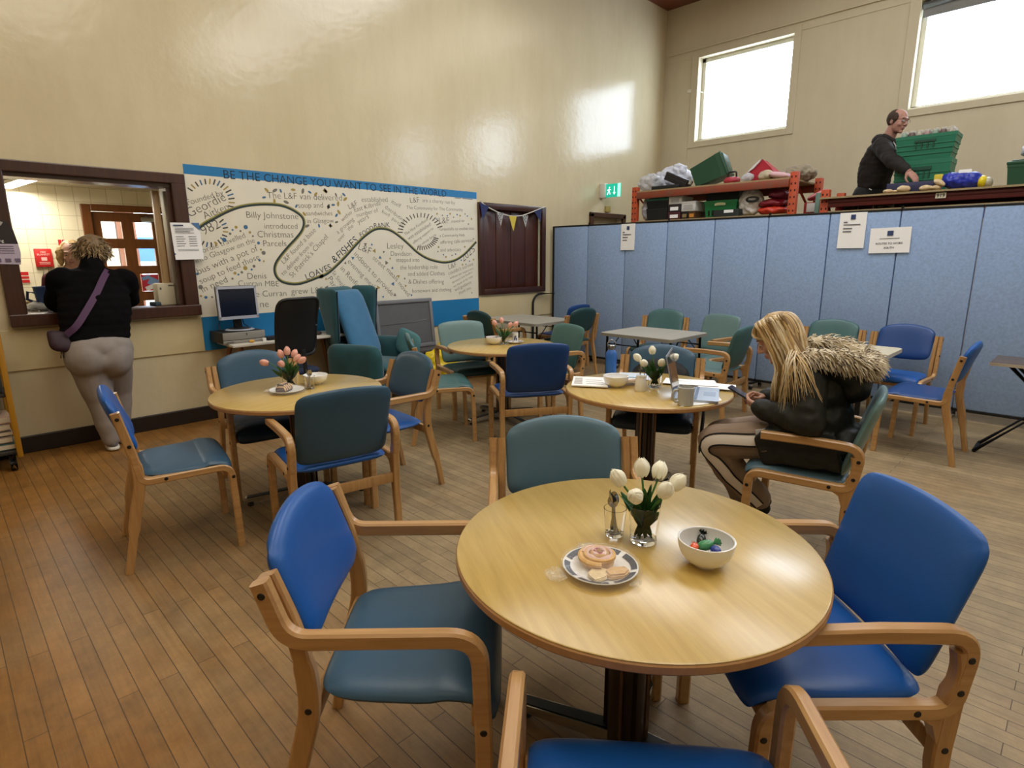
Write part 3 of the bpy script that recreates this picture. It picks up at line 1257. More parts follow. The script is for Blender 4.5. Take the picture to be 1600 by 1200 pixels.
G_FRONT = 'chairs around the nearest round table'
G_LEFT = 'chairs around the pink tulip table by the hatch'
G_FAR = 'chairs around the far round table'
G_GIRL = 'chairs around the laptop table'
G_SQ = 'chairs at the grey folding tables'
G_DIV = 'chairs against the room divider'
CHAIRS = [
    ('A', 0.632, 1.429, 315.7, V_SLATE, V_BLUE, 'blue carver chair left of the nearest round table, facing right', G_FRONT),
    ('A', 1.718, 1.429, 226.0, V_STEEL, V_STEEL, 'grey-blue carver chair tucked in behind the nearest round table', G_FRONT),
    ('B', 1.776, 0.290, 135.6, V_BLUE, V_BLUE, 'bright blue armchair right of the nearest round table, nearest the camera on that side', G_FRONT),
    ('A', 0.587, 0.232, 40.3, V_BLUE, V_BLUE, 'blue carver chair cut off by the bottom edge, facing the nearest round table', G_FRONT),
    ('C', 0.542, 3.374, 349.8, V_SLATE, V_BLUE, 'armless blue side chair at far left with its back to the hatch', G_LEFT),
    ('A', 1.525, 4.057, 263.3, V_NAVY, V_SLATE, 'slate blue carver chair behind the pink tulip table, in front of the desk', G_LEFT),
    ('B', 1.400, 2.606, 80.2, V_BLUE, V_SLATE, 'slate blue armchair seen from behind on the near side of the pink tulip table', G_LEFT),
    ('A', 2.255, 3.198, 176.7, V_BLUE, V_SLATE, 'blue carver chair on the right of the pink tulip table, below the wing chair', G_LEFT),
    ('C', 2.75, 3.96, 328.0, V_TEAL, V_TEAL, 'armless chair with a teal seat left of the far round table', G_FAR),
    ('B', 3.74, 4.44, 251.0, V_DTEAL, V_LTEAL, 'pale teal armchair behind the far round table beside the yellow bag', G_FAR),
    ('B', 3.198, 2.928, 58.0, V_ROYAL, V_ROYAL, 'royal blue armchair seen from behind at the far round table', G_FAR),
    ('B', 4.222, 3.511, 166.0, V_TEAL, V_PINE, 'green teal armchair on the right of the far round table', G_FAR),
    ('A', 4.633, 5.187, 356.9, V_DTEAL, V_DTEAL, 'dark teal carver chair at the left end of the grey table by the shutter', G_SQ),
    ('B', 6.13, 4.90, 92.0, V_ROYAL, V_ROYAL, 'blue chair half hidden in the corner at the end of the room divider', G_SQ),
    ('D', 5.645, 4.39, 82.9, V_DTEAL, V_DTEAL, 'dark teal side chair with its back to us in front of the corner blue chair', G_SQ),
    ('D', 6.157, 3.565, 190.2, V_DTEAL, V_TEAL, 'teal side chair behind the middle grey folding table against the divider', G_DIV),
    ('B', 6.09, 2.88, 166.0, V_LTEAL, V_LTEAL, 'pale grey-teal armchair against the divider, right of the middle grey folding table', G_DIV),
    ('B', 5.238, 2.270, 92.9, V_LTEAL, V_TEAL, 'teal armchair seen from the side just left of the blonde woman', G_SQ),
    ('A', 3.68, 2.15, 204.5, V_NAVY, V_SLATE, 'blue carver chair behind the laptop table with a black jacket over it', G_GIRL),
    ('B', 3.146, 0.713, 101.1, V_STEEL, V_LTEAL, 'grey-teal armchair in which the blonde woman sits', G_GIRL),
    ('D', 6.262, 1.778, 183.5, V_TEAL, V_TEAL, 'teal side chair behind the cream table against the divider', G_DIV),
    ('D', 6.243, 1.168, 175.7, V_BLUE, V_ROYAL, 'blue side chair against the divider right of the cream table', G_DIV),
    ('C', 5.305, 0.559, 88.9, V_ROYAL, V_BLUE, 'armless blue side chair in side view at far right, before the folded black table', G_DIV),
]
CH = [place_chair(*c) for c in CHAIRS]

# ------------------------------------------------------------------ round tables
top_m = wood_mat('table_beech_laminate', '#b4964f', '#ccae66', 'X', 5, 0.32, 0.7, 0.10, 0.22)
edge_m = wood_mat('table_edge', '#a67a4a', '#b98d5c', 'X', 5, 0.4, 0.1, 0.02)
col_m = mat('column_brown', '#2c1d16', 0.3, coat=0.4)
chrome = mat('chrome', '#c9c7c3', 0.12, metal=1.0)
black_pl = mat('black_plastic', '#141414', 0.45)
black_metal = mat('black_metal', '#161515', 0.4, metal=0.3)
TZ = 0.705


def round_table():
    t = thing('round_table', 'x', 'table')
    bm = new()
    lathe(bm, [(0, TZ), (0.494, TZ), (0.497, TZ - 0.002), (0.497, TZ - 0.004), (0, TZ - 0.004)], 96)
    obj('tabletop', bm, top_m, t)
    bm = new()
    lathe(bm, [(0.48, TZ - 0.0045), (0.497, TZ - 0.0045), (0.5, TZ - 0.008), (0.5, TZ - 0.024), (0.497, TZ - 0.028), (0.0, TZ - 0.028)], 96)
    obj('table_edge', bm, edge_m, t)
    bm = new()
    prof = []
    for k in range(48):
        a = 2 * pi * k / 48
        r = 0.052 + 0.008 * (1 if (k % 12) < 7 else -1)
        prof.append((r * cos(a), r * sin(a)))
    prism(bm, prof, 0.065, TZ - 0.04)
    obj('column', bm, col_m, t, auto=25)
    bm = new()
    for k in range(4):
        a = pi / 4 + k * pi / 2
        tube(bm, [(0.064 * cos(a), 0.064 * sin(a), 0.07), (0.064 * cos(a), 0.064 * sin(a), TZ - 0.045)], 0.006, 8)
    obj('column_trim', bm, mat('column_bronze', '#7d6350', 0.25, metal=0.8), t)
    bm = new()
    box(bm, (0, 0, TZ - 0.036), (0.36, 0.36, 0.016), bev=0.004)
    obj('top_plate', bm, black_pl, t)
    for k in range(4):
        a = pi / 4 + k * pi / 2
        R = Matrix.Rotation(a, 4, 'Z')
        bm = new()
        prism(bm, [(0.03, 0.036), (0.03, 0.085), (0.10, 0.078), (0.355, 0.054), (0.365, 0.048), (0.365, 0.030), (0.345, 0.028), (0.12, 0.036)], -0.026, 0.026,
              R @ Matrix(((1, 0, 0, 0), (0, 0, 1, 0), (0, 1, 0, 0), (0, 0, 0, 1))))
        leg = obj('leg', bm, chrome, t, smooth=False)
        bm = new()
        prism(bm, [(0.05, 0.0862), (0.10, 0.0795), (0.352, 0.0552), (0.352, 0.0572), (0.10, 0.082), (0.05, 0.089)], -0.019, 0.019,
              R @ Matrix(((1, 0, 0, 0), (0, 0, 1, 0), (0, 1, 0, 0), (0, 0, 0, 1))))
        obj('leg_cap', bm, black_pl, leg, smooth=False)
        bm = new()
        lathe(bm, [(0, 0), (0.017, 0), (0.019, 0.006), (0.015, 0.018), (0.007, 0.02), (0.007, 0.036), (0, 0.036)], 14, (0.335 * cos(a), 0.335 * sin(a), 0))
        obj('glide', bm, black_pl, leg)
    return t


rt = round_table()
G_RT = 'round beech tables'
TABLES = [((1.307, 0.825, 0), radians(62), 'round beech table nearest the camera, with white tulips and a white bowl'),
          ((1.530, 3.380, 0), radians(20), 'round beech table with pink tulips and a slice of cake, by the hatch wall'),
          ((3.055, 1.877, 0), radians(50), 'round beech table with the laptop and papers before the blonde woman'),
          ((3.680, 3.810, 0), radians(35), 'smallest looking round beech table, with pink tulips below the mural blue band')]
T = []
for i, (loc, rz, lab) in enumerate(TABLES):
    if i == 0:
        rt.location = loc
        rt.rotation_euler = (0, 0, rz)
        tag(rt, lab, 'table', G_RT)
        T.append(rt)
    else:
        T.append(dup(rt, loc, rz, lab, G_RT))

# ------------------------------------------------------------------ folding tables
grey_lam = mat('grey_laminate', '#a9a69c', 0.4, vary=0.03)
edge_grey = mat('edge_grey', '#8f8d86', 0.35)
cream_lam = mat('cream_laminate', '#d3cdb6', 0.38)


def fold_table(name, label, x0, x1, y0, y1, z=0.72):
    t = thing(name, label, 'table', ((x0 + x1) / 2, (y0 + y1) / 2, 0), 0, 'folding tables')
    w, d = x1 - x0, y1 - y0
    bm = new()
    prism(bm, roundrect(w, d, 0.045), z - 0.005, z)
    obj('tabletop', bm, grey_lam, t)
    bm = new()
    prism(bm, roundrect(w + 0.008, d + 0.008, 0.048), z - 0.032, z - 0.004)
    obj('table_edge', bm, edge_grey, t)
    for sx in (-1, 1):
        for sy in (-1, 1):
            bm = new()
            tube(bm, [(sx * (w / 2 - 0.07), sy * (d / 2 - 0.05), z - 0.03), (sx * (w / 2 - 0.07), sy * (d / 2 - 0.04), 0.012)], 0.0125, 10)
            leg = obj('leg', bm, black_metal, t)
            bm = new()
            lathe(bm, [(0, 0), (0.017, 0), (0.017, 0.025), (0, 0.027)], 12, (sx * (w / 2 - 0.07), sy * (d / 2 - 0.04), 0))
            obj('foot_cap', bm, black_pl, leg)
        bm = new()
        tube(bm, [(sx * (w / 2 - 0.07), -d / 2 + 0.05, 0.60), (sx * (w / 2 - 0.07), d / 2 - 0.05, 0.60)], 0.009, 8)
        for sy in (-1, 1):
            tube(bm, [(sx * (w / 2 - 0.07), sy * (d / 2 - 0.05), 0.50), (sx * 0.08, sy * (d / 2 - 0.08), z - 0.035)], 0.007, 8)
        obj('brace', bm, black_metal, t)
    return t


fold_table('folding_table', 'grey folding table standing below the dark serving shutter', 5.02, 5.78, 4.62, 5.62)
fold_table('folding_table', 'grey square folding table before the divider, behind the blue water bottle', 4.93, 5.66, 2.79, 3.63)
# cream topped table with two black pedestals
t = thing('pedestal_table', 'cream topped table on splayed black legs behind the blonde woman', 'table', (5.50, 1.50, 0))
bm = new()
prism(bm, roundrect(0.64, 0.80, 0.05), 0.690, 0.722)
bmesh.ops.bevel(bm, geom=[e for e in bm.edges if abs(e.verts[0].co.z - e.verts[1].co.z) < 1e-6], offset=0.006, segments=2, affect='EDGES')
obj('tabletop', bm, cream_lam, t)
for sy in (-1, 1):
    bm = new()
    tube(bm, [(-0.09, sy * 0.17, 0.69), (-0.01, sy * 0.18, 0.40), (-0.01, sy * 0.19, 0.03)], [0.024, 0.02, 0.018], 10)
    tube(bm, [(0.09, sy * 0.17, 0.69), (0.01, sy * 0.18, 0.40), (0.01, sy * 0.19, 0.03)], [0.024, 0.02, 0.018], 10)
    leg = obj('leg', bm, black_metal, t)
    bm = new()
    tube(bm, [(-0.27, sy * 0.19, 0.018), (0, sy * 0.19, 0.035), (0.27, sy * 0.19, 0.018)], 0.018, 10)
    obj('foot', bm, black_metal, leg)
bm = new()
tube(bm, [(0, -0.19, 0.40), (0, 0.19, 0.40)], 0.014, 10)
obj('stretcher', bm, black_metal, t)
# folded black cross-leg table at the right edge
t = thing('cross_leg_table', 'small dark topped table on black crossed legs at the right edge', 'table', (5.705, 0.12, 0))
bm = new()
box(bm, (0, 0, 0.709), (0.45, 0.74, 0.022), bev=0.004)
obj('tabletop', bm, wood_mat('dark_laminate', '#4b3d34', '#66564a', 'Y', 4, 0.35, 0.1), t)
bm = new()
box(bm, (-0.2265, 0, 0.709), (0.003, 0.74, 0.022))
obj('table_edge', bm, mat('pale_edge', '#b5aa98', 0.5), t)
for sx in (-0.12, 0.12):
    for (ya, yb) in ((0.26, -0.38), (-0.26, 0.38)):
        bm = new()
        q = 0.012 if ya > 0 else -0.012
        tube(bm, [(sx + q, ya, 0.695), (sx + q, yb, 0.014)], 0.014, 10)
        obj('leg', bm, black_metal, t)
for y in (-0.38, 0.38):
    bm = new()
    tube(bm, [(-0.14, y, 0.014), (0.14, y, 0.014)], 0.014, 10)
    obj('foot_bar', bm, black_metal, t)
# ------------------------------------------------------------------ mural
MURAL_TEXT = [('H', 'BE THE CHANGE YOU WANT TO SEE IN THE WORLD', 2.092, 2.206, 0.1, 2.586),
 ('F', 'Founded by', 1.765, 1.952, 19.0, 0.329),
 ('F', 'Geordie', 1.767, 1.849, 26.9, 0.369),
 ('F', 'Aitken', 1.892, 1.836, 23.9, 0.241),
 ('F', '1982', 1.834, 1.677, 27.1, 0.211),
 ('G', 'eordie travelled', 1.814, 1.529, 20.4, 0.448),
 ('G', 'into Glasgow on the', 1.78, 1.452, 19.3, 0.573),
 ('G', 'bus with a pot of', 1.786, 1.35, 21.0, 0.597),
 ('G', 'soup to feed those', 1.794, 1.263, 21.8, 0.598),
 ('G', 'in need', 1.803, 1.187, 21.5, 0.245),
 ('J', 'Billy Johnstone', 2.262, 1.866, 0.8, 0.508),
 ('J', 'introduced', 2.423, 1.77, 1.6, 0.331),
 ('J', 'Christmas', 2.349, 1.689, 0.7, 0.355),
 ('J', 'Parcels', 2.396, 1.604, 0.8, 0.229),
 ('D', 'Denis', 2.215, 1.297, -0.4, 0.181),
 ('D', 'Curran MBE', 2.121, 1.234, -2.6, 0.39),
 ('D', 'ie Curran', 2.26, 1.124, -0.9, 0.32),
 ('D', 'grew L&F', 2.632, 1.132, -0.3, 0.348),
 ('D', 'ne', 2.31, 1.02, -0.8, 0.082),
 ('D', 'de', 2.904, 1.004, -1.4, 0.078),
 ('V', 'The L&F van delivered', 2.477, 2.056, 1.8, 0.792),
 ('V', 'soup and', 2.779, 1.982, 3.6, 0.27),
 ('V', 'sandwiches', 2.858, 1.913, 2.8, 0.289),
 ('V', 'in Glasgow', 2.863, 1.837, 2.9, 0.295),
 ('S', 'L&F found a base', 2.584, 1.433, 41.9, 0.496),
 ('S', 'to deliver from in', 2.567, 1.318, 42.3, 0.467),
 ('S', "St Patrick's Chapel", 2.658, 1.295, 43.6, 0.584),
 ('L', 'LOAVES', 2.811, 1.27, 20.1, 0.304),
 ('L', '&', 3.128, 1.435, 28.0, 0.062),
 ('L', 'FISHES', 3.201, 1.481, 38.5, 0.298),
 ('L', 'FOOD', 3.472, 1.712, 28.0, 0.189),
 ('L', 'BANK', 3.644, 1.808, 5.5, 0.209),
 ('E', 'L&F', 3.355, 1.998, 27.1, 0.113),
 ('E', 'established', 3.505, 2.083, 3.4, 0.33),
 ('E', 'itself', 3.881, 2.094, -22.7, 0.128),
 ('E', 'within', 3.26, 1.865, 37.4, 0.151),
 ('E', 'East Kilbride', 3.412, 1.973, 15.5, 0.346),
 ('E', 'distributing', 3.793, 2.034, -30.6, 0.294),
 ('E', 'a growing', 3.198, 1.736, 36.7, 0.254),
 ('E', 'number of', 3.439, 1.92, 14.4, 0.277),
 ('E', 'food', 3.749, 1.981, -21.8, 0.101),
 ('E', 'parcels', 3.879, 1.913, -32.2, 0.169),
 ('E', 'over', 3.207, 1.657, 44.3, 0.106),
 ('E', 'the', 3.329, 1.772, 38.8, 0.077),
 ('E', 'years', 3.45, 1.849, 27.4, 0.152),
 ('C', 'L&F', 4.144, 2.109, 5.9, 0.129),
 ('C', 'are a charity run by', 4.319, 2.131, 0.0, 0.491),
 ('C', 'The Community for The Community', 4.087, 2.039, 1.1, 0.851),
 ('K', 'The Hot Foodbank', 4.053, 1.738, 29.0, 0.394),
 ('K', 'was established', 4.096, 1.688, 28.3, 0.379),
 ('K', 'offering support to', 4.166, 1.645, 30.9, 0.349),
 ('K', 'the whole family', 4.229, 1.601, 28.2, 0.315),
 ('M', 'L&F', 4.557, 1.892, 3.1, 0.154),
 ('M', 'moved to', 4.747, 1.909, 4.2, 0.209),
 ('M', 'Greenhills to evolve into', 4.563, 1.809, 2.7, 0.556),
 ('M', 'a Community Hub', 4.56, 1.733, 2.5, 0.395),
 ('M', 'offering cafe services', 4.567, 1.65, 3.6, 0.534),
 ('M', 'and advocacy', 4.563, 1.558, 2.0, 0.333),
 ('Y', 'Lesley', 3.801, 1.591, 0.3, 0.222),
 ('Y', 'Davidson', 3.843, 1.51, -0.1, 0.284),
 ('Y', 'stepped into', 3.914, 1.442, -0.3, 0.326),
 ('Y', 'the leadership role', 3.962, 1.354, -0.1, 0.548),
 ('Y', 'and added Clothes', 4.066, 1.278, -0.5, 0.551),
 ('Y', '& Dishes offering', 4.07, 1.187, -1.7, 0.533),
 ('Y', 'homeware and clothing', 4.12, 1.08, -0.8, 0.599),
 ('Z', '2025', 4.931, 1.431, 34.3, 0.247),
 ('Z', 'L&F', 4.691, 1.342, 15.2, 0.13),
 ('Z', "couldn't survive", 4.684, 1.272, 15.8, 0.429),
 ('Z', 'without our supporters', 4.703, 1.22, 16.7, 0.41),
 ('Z', 'donators and funders', 4.739, 1.163, 21.0, 0.365),
 ('Z', 'we thank all for help', 4.758, 1.113, 20.9, 0.347),
 ('Z', 'and guidance', 4.781, 1.066, 18.9, 0.293),
 ('Z', 'thank you', 4.844, 1.021, 18.2, 0.212),
 ('R', 'L&F', 3.424, 1.585, -22.6, 0.16),
 ('R', 'street', 3.597, 1.479, -39.8, 0.186),
 ('R', 'meals', 3.769, 1.345, -44.6, 0.185),
 ('R', 'moved', 3.921, 1.188, -48.9, 0.201),
 ('R', 'indoors to provide', 3.368, 1.524, -45.9, 0.657),
 ('R', 'evening meals', 3.285, 1.446, -45.2, 0.452),
 ('R', 'in Renfield', 3.193, 1.374, -47.4, 0.352),
 ('R', 'St Stephens', 3.093, 1.336, -54.6, 0.296),
 ('R', 'Parish', 3.037, 1.273, -59.0, 0.21)]
MURAL_CURVE = [(1.819, 1.749),
 (1.888, 1.8),
 (1.963, 1.842),
 (2.078, 1.905),
 (2.195, 1.954),
 (2.312, 1.982),
 (2.445, 1.997),
 (2.58, 1.997),
 (2.676, 1.976),
 (2.758, 1.937),
 (2.812, 1.892),
 (2.825, 1.839),
 (2.801, 1.77),
 (2.737, 1.694),
 (2.642, 1.605),
 (2.557, 1.517),
 (2.501, 1.444),
 (2.481, 1.377),
 (2.496, 1.309),
 (2.547, 1.26),
 (2.638, 1.234),
 (2.726, 1.233),
 (2.833, 1.258),
 (2.991, 1.31),
 (2.952, 1.291),
 (3.041, 1.326),
 (3.135, 1.391),
 (3.263, 1.497),
 (3.395, 1.619),
 (3.512, 1.716),
 (3.63, 1.787),
 (3.73, 1.808),
 (3.847, 1.793),
 (3.965, 1.732),
 (4.085, 1.647),
 (4.208, 1.552),
 (4.336, 1.485),
 (4.47, 1.446),
 (4.629, 1.426),
 (4.794, 1.451),
 (4.944, 1.522),
 (5.054, 1.602),
 (5.155, 1.683)]
MURAL_DASH = [(2.102, 1.966, 2.156, 1.957, 0.0),
 (2.111, 1.996, 2.167, 1.997, 1.0),
 (2.112, 2.026, 2.169, 2.037, 2.0),
 (2.107, 2.055, 2.162, 2.075, 3.0),
 (2.095, 2.081, 2.146, 2.11, 0.0),
 (2.077, 2.104, 2.123, 2.139, 1.0),
 (2.054, 2.122, 2.092, 2.163, 2.0),
 (2.027, 2.135, 2.055, 2.181, 3.0),
 (1.996, 2.143, 2.015, 2.19, 0.0),
 (1.964, 2.145, 1.972, 2.192, 1.0),
 (1.931, 2.141, 1.928, 2.187, 2.0),
 (1.898, 2.131, 1.885, 2.174, 3.0),
 (1.867, 2.117, 1.845, 2.155, 0.0),
 (1.839, 2.097, 1.808, 2.13, 1.0),
 (1.815, 2.075, 1.777, 2.1, 2.0),
 (1.823, 1.684, 1.782, 1.662, 0.0),
 (1.839, 1.663, 1.806, 1.631, 1.0),
 (1.862, 1.646, 1.838, 1.608, 2.0),
 (1.89, 1.637, 1.877, 1.595, 3.0),
 (1.921, 1.636, 1.92, 1.593, 0.0),
 (1.952, 1.643, 1.964, 1.603, 1.0),
 (1.981, 1.658, 2.005, 1.624, 2.0),
 (2.005, 1.679, 2.04, 1.653, 3.0),
 (2.023, 1.705, 2.066, 1.69, 0.0),
 (2.034, 1.734, 2.08, 1.731, 1.0),
 (2.035, 1.763, 2.082, 1.773, 2.0),
 (2.028, 1.79, 2.072, 1.811, 3.0),
 (2.012, 1.814, 2.05, 1.844, 0.0),
 (4.529, 1.844, 4.606, 1.865, 0.0),
 (4.51, 1.872, 4.582, 1.901, 0.0),
 (4.484, 1.897, 4.548, 1.933, 0.0),
 (4.453, 1.918, 4.506, 1.96, 0.0),
 (4.416, 1.934, 4.458, 1.982, 0.0),
 (4.375, 1.946, 4.405, 1.997, 0.0),
 (4.332, 1.952, 4.349, 2.005, 0.0),
 (4.287, 1.954, 4.291, 2.006, 0.0),
 (4.242, 1.95, 4.233, 2.001, 0.0),
 (4.199, 1.941, 4.177, 1.989, 0.0),
 (4.158, 1.927, 4.125, 1.971, 0.0),
 (4.121, 1.909, 4.077, 1.948, 0.0),
 (4.089, 1.887, 4.035, 1.92, 0.0),
 (4.062, 1.862, 4.001, 1.887, 0.0),
 (4.041, 1.835, 3.974, 1.852, 0.0),
 (4.027, 1.806, 3.956, 1.815, 0.0),
 (4.02, 1.776, 3.947, 1.776, 0.0),
 (4.232, 1.624, 4.217, 1.578, 0.0),
 (4.259, 1.623, 4.253, 1.575, 0.0),
 (4.286, 1.623, 4.29, 1.576, 0.0),
 (4.313, 1.626, 4.327, 1.58, 0.0),
 (4.339, 1.632, 4.363, 1.587, 0.0),
 (4.364, 1.64, 4.398, 1.598, 0.0),
 (4.388, 1.65, 4.43, 1.611, 0.0),
 (4.409, 1.662, 4.46, 1.628, 0.0),
 (4.428, 1.675, 4.486, 1.646, 0.0),
 (4.444, 1.69, 4.508, 1.667, 0.0),
 (4.457, 1.707, 4.526, 1.69, 0.0),
 (4.467, 1.724, 4.539, 1.713, 0.0)]
MURAL_DOTS = [(2.095, 1.716, 0.012, 'o', 0.0),
 (2.121, 1.751, 0.009, 'o', 1.0),
 (2.155, 1.777, 0.014, 'o', 2.0),
 (2.192, 1.743, 0.01, 'o', 3.0),
 (2.244, 1.78, 0.02, 'o', 4.0),
 (2.278, 1.733, 0.012, 'o', 0.0),
 (2.303, 1.699, 0.009, 'o', 1.0),
 (2.35, 1.635, 0.014, 'o', 2.0),
 (2.367, 1.574, 0.01, 'o', 3.0),
 (2.39, 1.543, 0.02, 'o', 4.0),
 (2.343, 1.472, 0.012, 'o', 0.0),
 (2.384, 1.464, 0.009, 'o', 1.0),
 (2.286, 1.417, 0.014, 'o', 2.0),
 (2.26, 1.386, 0.01, 'o', 3.0),
 (2.202, 1.401, 0.02, 'o', 4.0),
 (2.166, 1.362, 0.012, 'o', 0.0),
 (2.132, 1.342, 0.009, 'o', 1.0),
 (2.102, 1.356, 0.014, 'o', 2.0),
 (2.074, 1.305, 0.01, 'o', 3.0),
 (2.037, 1.66, 0.02, 'o', 4.0),
 (1.964, 1.627, 0.012, 'o', 0.0),
 (1.876, 1.143, 0.009, 'o', 1.0),
 (1.822, 1.143, 0.014, 'o', 2.0),
 (1.782, 1.157, 0.01, 'o', 3.0),
 (1.787, 1.238, 0.02, 'o', 4.0),
 (1.773, 1.356, 0.012, 'o', 0.0),
 (2.475, 2.132, 0.024, 'l', 0.0),
 (2.556, 2.134, 0.028, 'l', 1.0),
 (2.613, 2.134, 0.02, 'l', 2.0),
 (2.741, 2.154, 0.024, 'l', 3.0),
 (2.841, 2.148, 0.028, 'l', 4.0),
 (2.914, 2.142, 0.02, 'l', 0.0),
 (2.977, 2.128, 0.024, 'l', 1.0),
 (3.087, 2.168, 0.028, 'l', 2.0),
 (2.444, 2.062, 0.02, 'l', 3.0),
 (2.542, 2.034, 0.024, 'l', 4.0),
 (2.659, 2.031, 0.028, 'l', 0.0),
 (2.76, 1.999, 0.02, 'l', 1.0),
 (2.837, 1.927, 0.024, 'l', 2.0),
 (2.857, 1.81, 0.028, 'l', 3.0),
 (2.988, 1.817, 0.02, 'l', 4.0),
 (3.117, 1.821, 0.024, 'l', 0.0),
 (3.109, 2.013, 0.028, 'l', 1.0),
 (3.295, 2.144, 0.022, 'l', 0.0),
 (3.307, 2.1, 0.028, 'l', 1.0),
 (3.203, 2.136, 0.02, 'l', 2.0),
 (3.164, 2.033, 0.022, 'l', 3.0),
 (3.221, 2.047, 0.028, 'l', 4.0),
 (3.109, 2.011, 0.02, 'l', 0.0),
 (3.193, 1.929, 0.022, 'l', 1.0),
 (3.225, 1.962, 0.028, 'l', 2.0),
 (3.189, 1.86, 0.02, 'l', 3.0),
 (3.116, 1.822, 0.022, 'l', 4.0),
 (3.085, 2.166, 0.028, 'l', 0.0),
 (3.518, 1.638, 0.02, 't', 0.0),
 (3.599, 1.632, 0.014, 't', 1.0),
 (3.632, 1.563, 0.024, 't', 2.0),
 (3.753, 1.556, 0.016, 't', 3.0),
 (3.699, 1.495, 0.02, 't', 4.0),
 (3.829, 1.48, 0.014, 't', 0.0),
 (3.778, 1.431, 0.024, 't', 1.0),
 (3.857, 1.372, 0.016, 't', 2.0),
 (3.936, 1.279, 0.02, 't', 3.0),
 (4.019, 1.251, 0.014, 't', 4.0),
 (3.851, 1.193, 0.024, 't', 0.0),
 (4.027, 1.162, 0.016, 't', 1.0),
 (3.875, 1.064, 0.02, 't', 2.0),
 (3.714, 1.053, 0.014, 't', 3.0),
 (3.652, 1.162, 0.024, 't', 4.0),
 (3.259, 1.436, 0.016, 't', 0.0),
 (3.355, 1.486, 0.02, 't', 1.0),
 (3.025, 1.273, 0.014, 't', 2.0),
 (3.027, 1.186, 0.024, 't', 3.0),
 (4.104, 1.053, 0.016, 't', 4.0),
 (4.528, 2.006, 0.012, 'o', 0.0),
 (4.61, 1.991, 0.009, 'o', 1.0),
 (4.685, 1.99, 0.01, 'o', 2.0),
 (4.731, 2.015, 0.012, 'o', 3.0),
 (4.784, 1.976, 0.009, 'o', 4.0),
 (4.843, 2.009, 0.01, 'o', 0.0),
 (4.89, 1.999, 0.012, 'o', 1.0),
 (4.973, 2.023, 0.009, 'o', 2.0),
 (5.011, 2.0, 0.01, 'o', 3.0),
 (5.079, 1.968, 0.012, 'o', 4.0),
 (5.025, 1.903, 0.009, 'o', 0.0),
 (4.523, 1.943, 0.01, 'o', 1.0),
 (4.536, 1.614, 0.012, 'o', 2.0),
 (4.524, 1.561, 0.009, 'o', 3.0),
 (4.608, 1.522, 0.01, 'o', 4.0),
 (4.647, 1.496, 0.012, 'o', 0.0),
 (4.744, 1.514, 0.009, 'o', 1.0),
 (4.803, 1.53, 0.01, 'o', 2.0),
 (4.958, 1.621, 0.012, 'o', 3.0),
 (5.107, 1.723, 0.009, 'o', 4.0),
 (4.895, 1.454, 0.01, 'o', 0.0),
 (4.913, 1.398, 0.012, 'o', 1.0),
 (4.969, 1.402, 0.009, 'o', 2.0),
 (5.033, 1.441, 0.01, 'o', 3.0),
 (5.101, 1.46, 0.012, 'o', 4.0),
 (5.062, 1.035, 0.009, 'o', 0.0)]
mural = thing('wall_mural', 'long hand-lettered white mural with blue bands and a winding green line', 'mural', (1.76, YW, 0.653))
MX, MZ = 1.76, 0.653
ML = 5.172 - MX
mw = mat('mural_white', '#e4dfcf', 0.42, vary=0.04, scale=3, bump=0.05, bscale=30)
mblue = mat('mural_blue', '#2079b4', 0.4, vary=0.06, scale=2.5, bump=0.05, bscale=30)
ink = mat('mural_ink', '#4a463f', 0.6)
ink_hard = mat('mural_ink_dark', '#1d2a3c', 0.6)
ochre = mat('mural_ochre', '#a8924c', 0.6)
mpale = mat('mural_blue_dot', '#456f96', 0.6)
mgrey = mat('mural_grey', '#77736a', 0.6)
bm = new()
box(bm, (ML / 2, -0.001, (0.968 + 2.216) / 2 - MZ), (ML, 0.004, 2.216 - 0.968))
obj('white_field', bm, mw, mural, smooth=False)
bm = new()
box(bm, (ML / 2, -0.0015, 2.257 - MZ), (ML, 0.005, 0.082))
obj('header_band', bm, mblue, mural, smooth=False)
bm = new()
box(bm, (ML / 2, -0.014, 0.157), (ML, 0.003, 0.31))
obj('lower_band', bm, mblue, mural, smooth=False)
YT = -0.0035
groups = {}
for g, s, x, z, a, w in MURAL_TEXT:
    s = s.replace('cafe', 'caf\u00e9')
    groups.setdefault(g, []).append((s, x - MX, z - MZ, radians(a), w))
for g, items in groups.items():
    for s, x, z, a, w in items:
        bm = new()
        text_bm(bm, s, width=w, M=frame_w1(x, z, -0.0045 if g == 'H' else YT, a), heavy=-0.004 if g in 'HL' else -0.016)
        obj('lettering', bm, ink_hard if g in 'HL' else ink, mural, smooth=False)
bm = new()
box(bm, (5.02 - MX, -0.0046, 2.208 - MZ), (0.17, 0.001, 0.006))
obj('underscore', bm, ink_hard, mural, smooth=False)
bm = new()
box(bm, (4.86 - MX, -0.0046, 2.208 - MZ), (0.10, 0.001, 0.006))
obj('underscore', bm, ink_hard, mural, smooth=False)
pts = spline([(x - MX, z - MZ, 0) for x, z in MURAL_CURVE], 150)


def ribbon(w0, w1, y):
    bm = new()
    a = []
    for i, p in enumerate(pts):
        d = (pts[min(i + 1, len(pts) - 1)] - pts[max(i - 1, 0)]).normalized()
        nn = Vector((-d.y, d.x, 0))
        u, v = p + nn * w0, p + nn * w1
        a.append([bm.verts.new((q.x, yy, q.y)) for q in (u, v) for yy in (y, y - 0.0008)])
    for p, q in zip(a, a[1:]):
        bm.faces.new((p[1], p[3], q[3], q[1]))
        bm.faces.new((p[0], q[0], q[2], p[2]))
        bm.faces.new((p[0], p[1], q[1], q[0]))
        bm.faces.new((p[2], q[2], q[3], p[3]))
    return bm


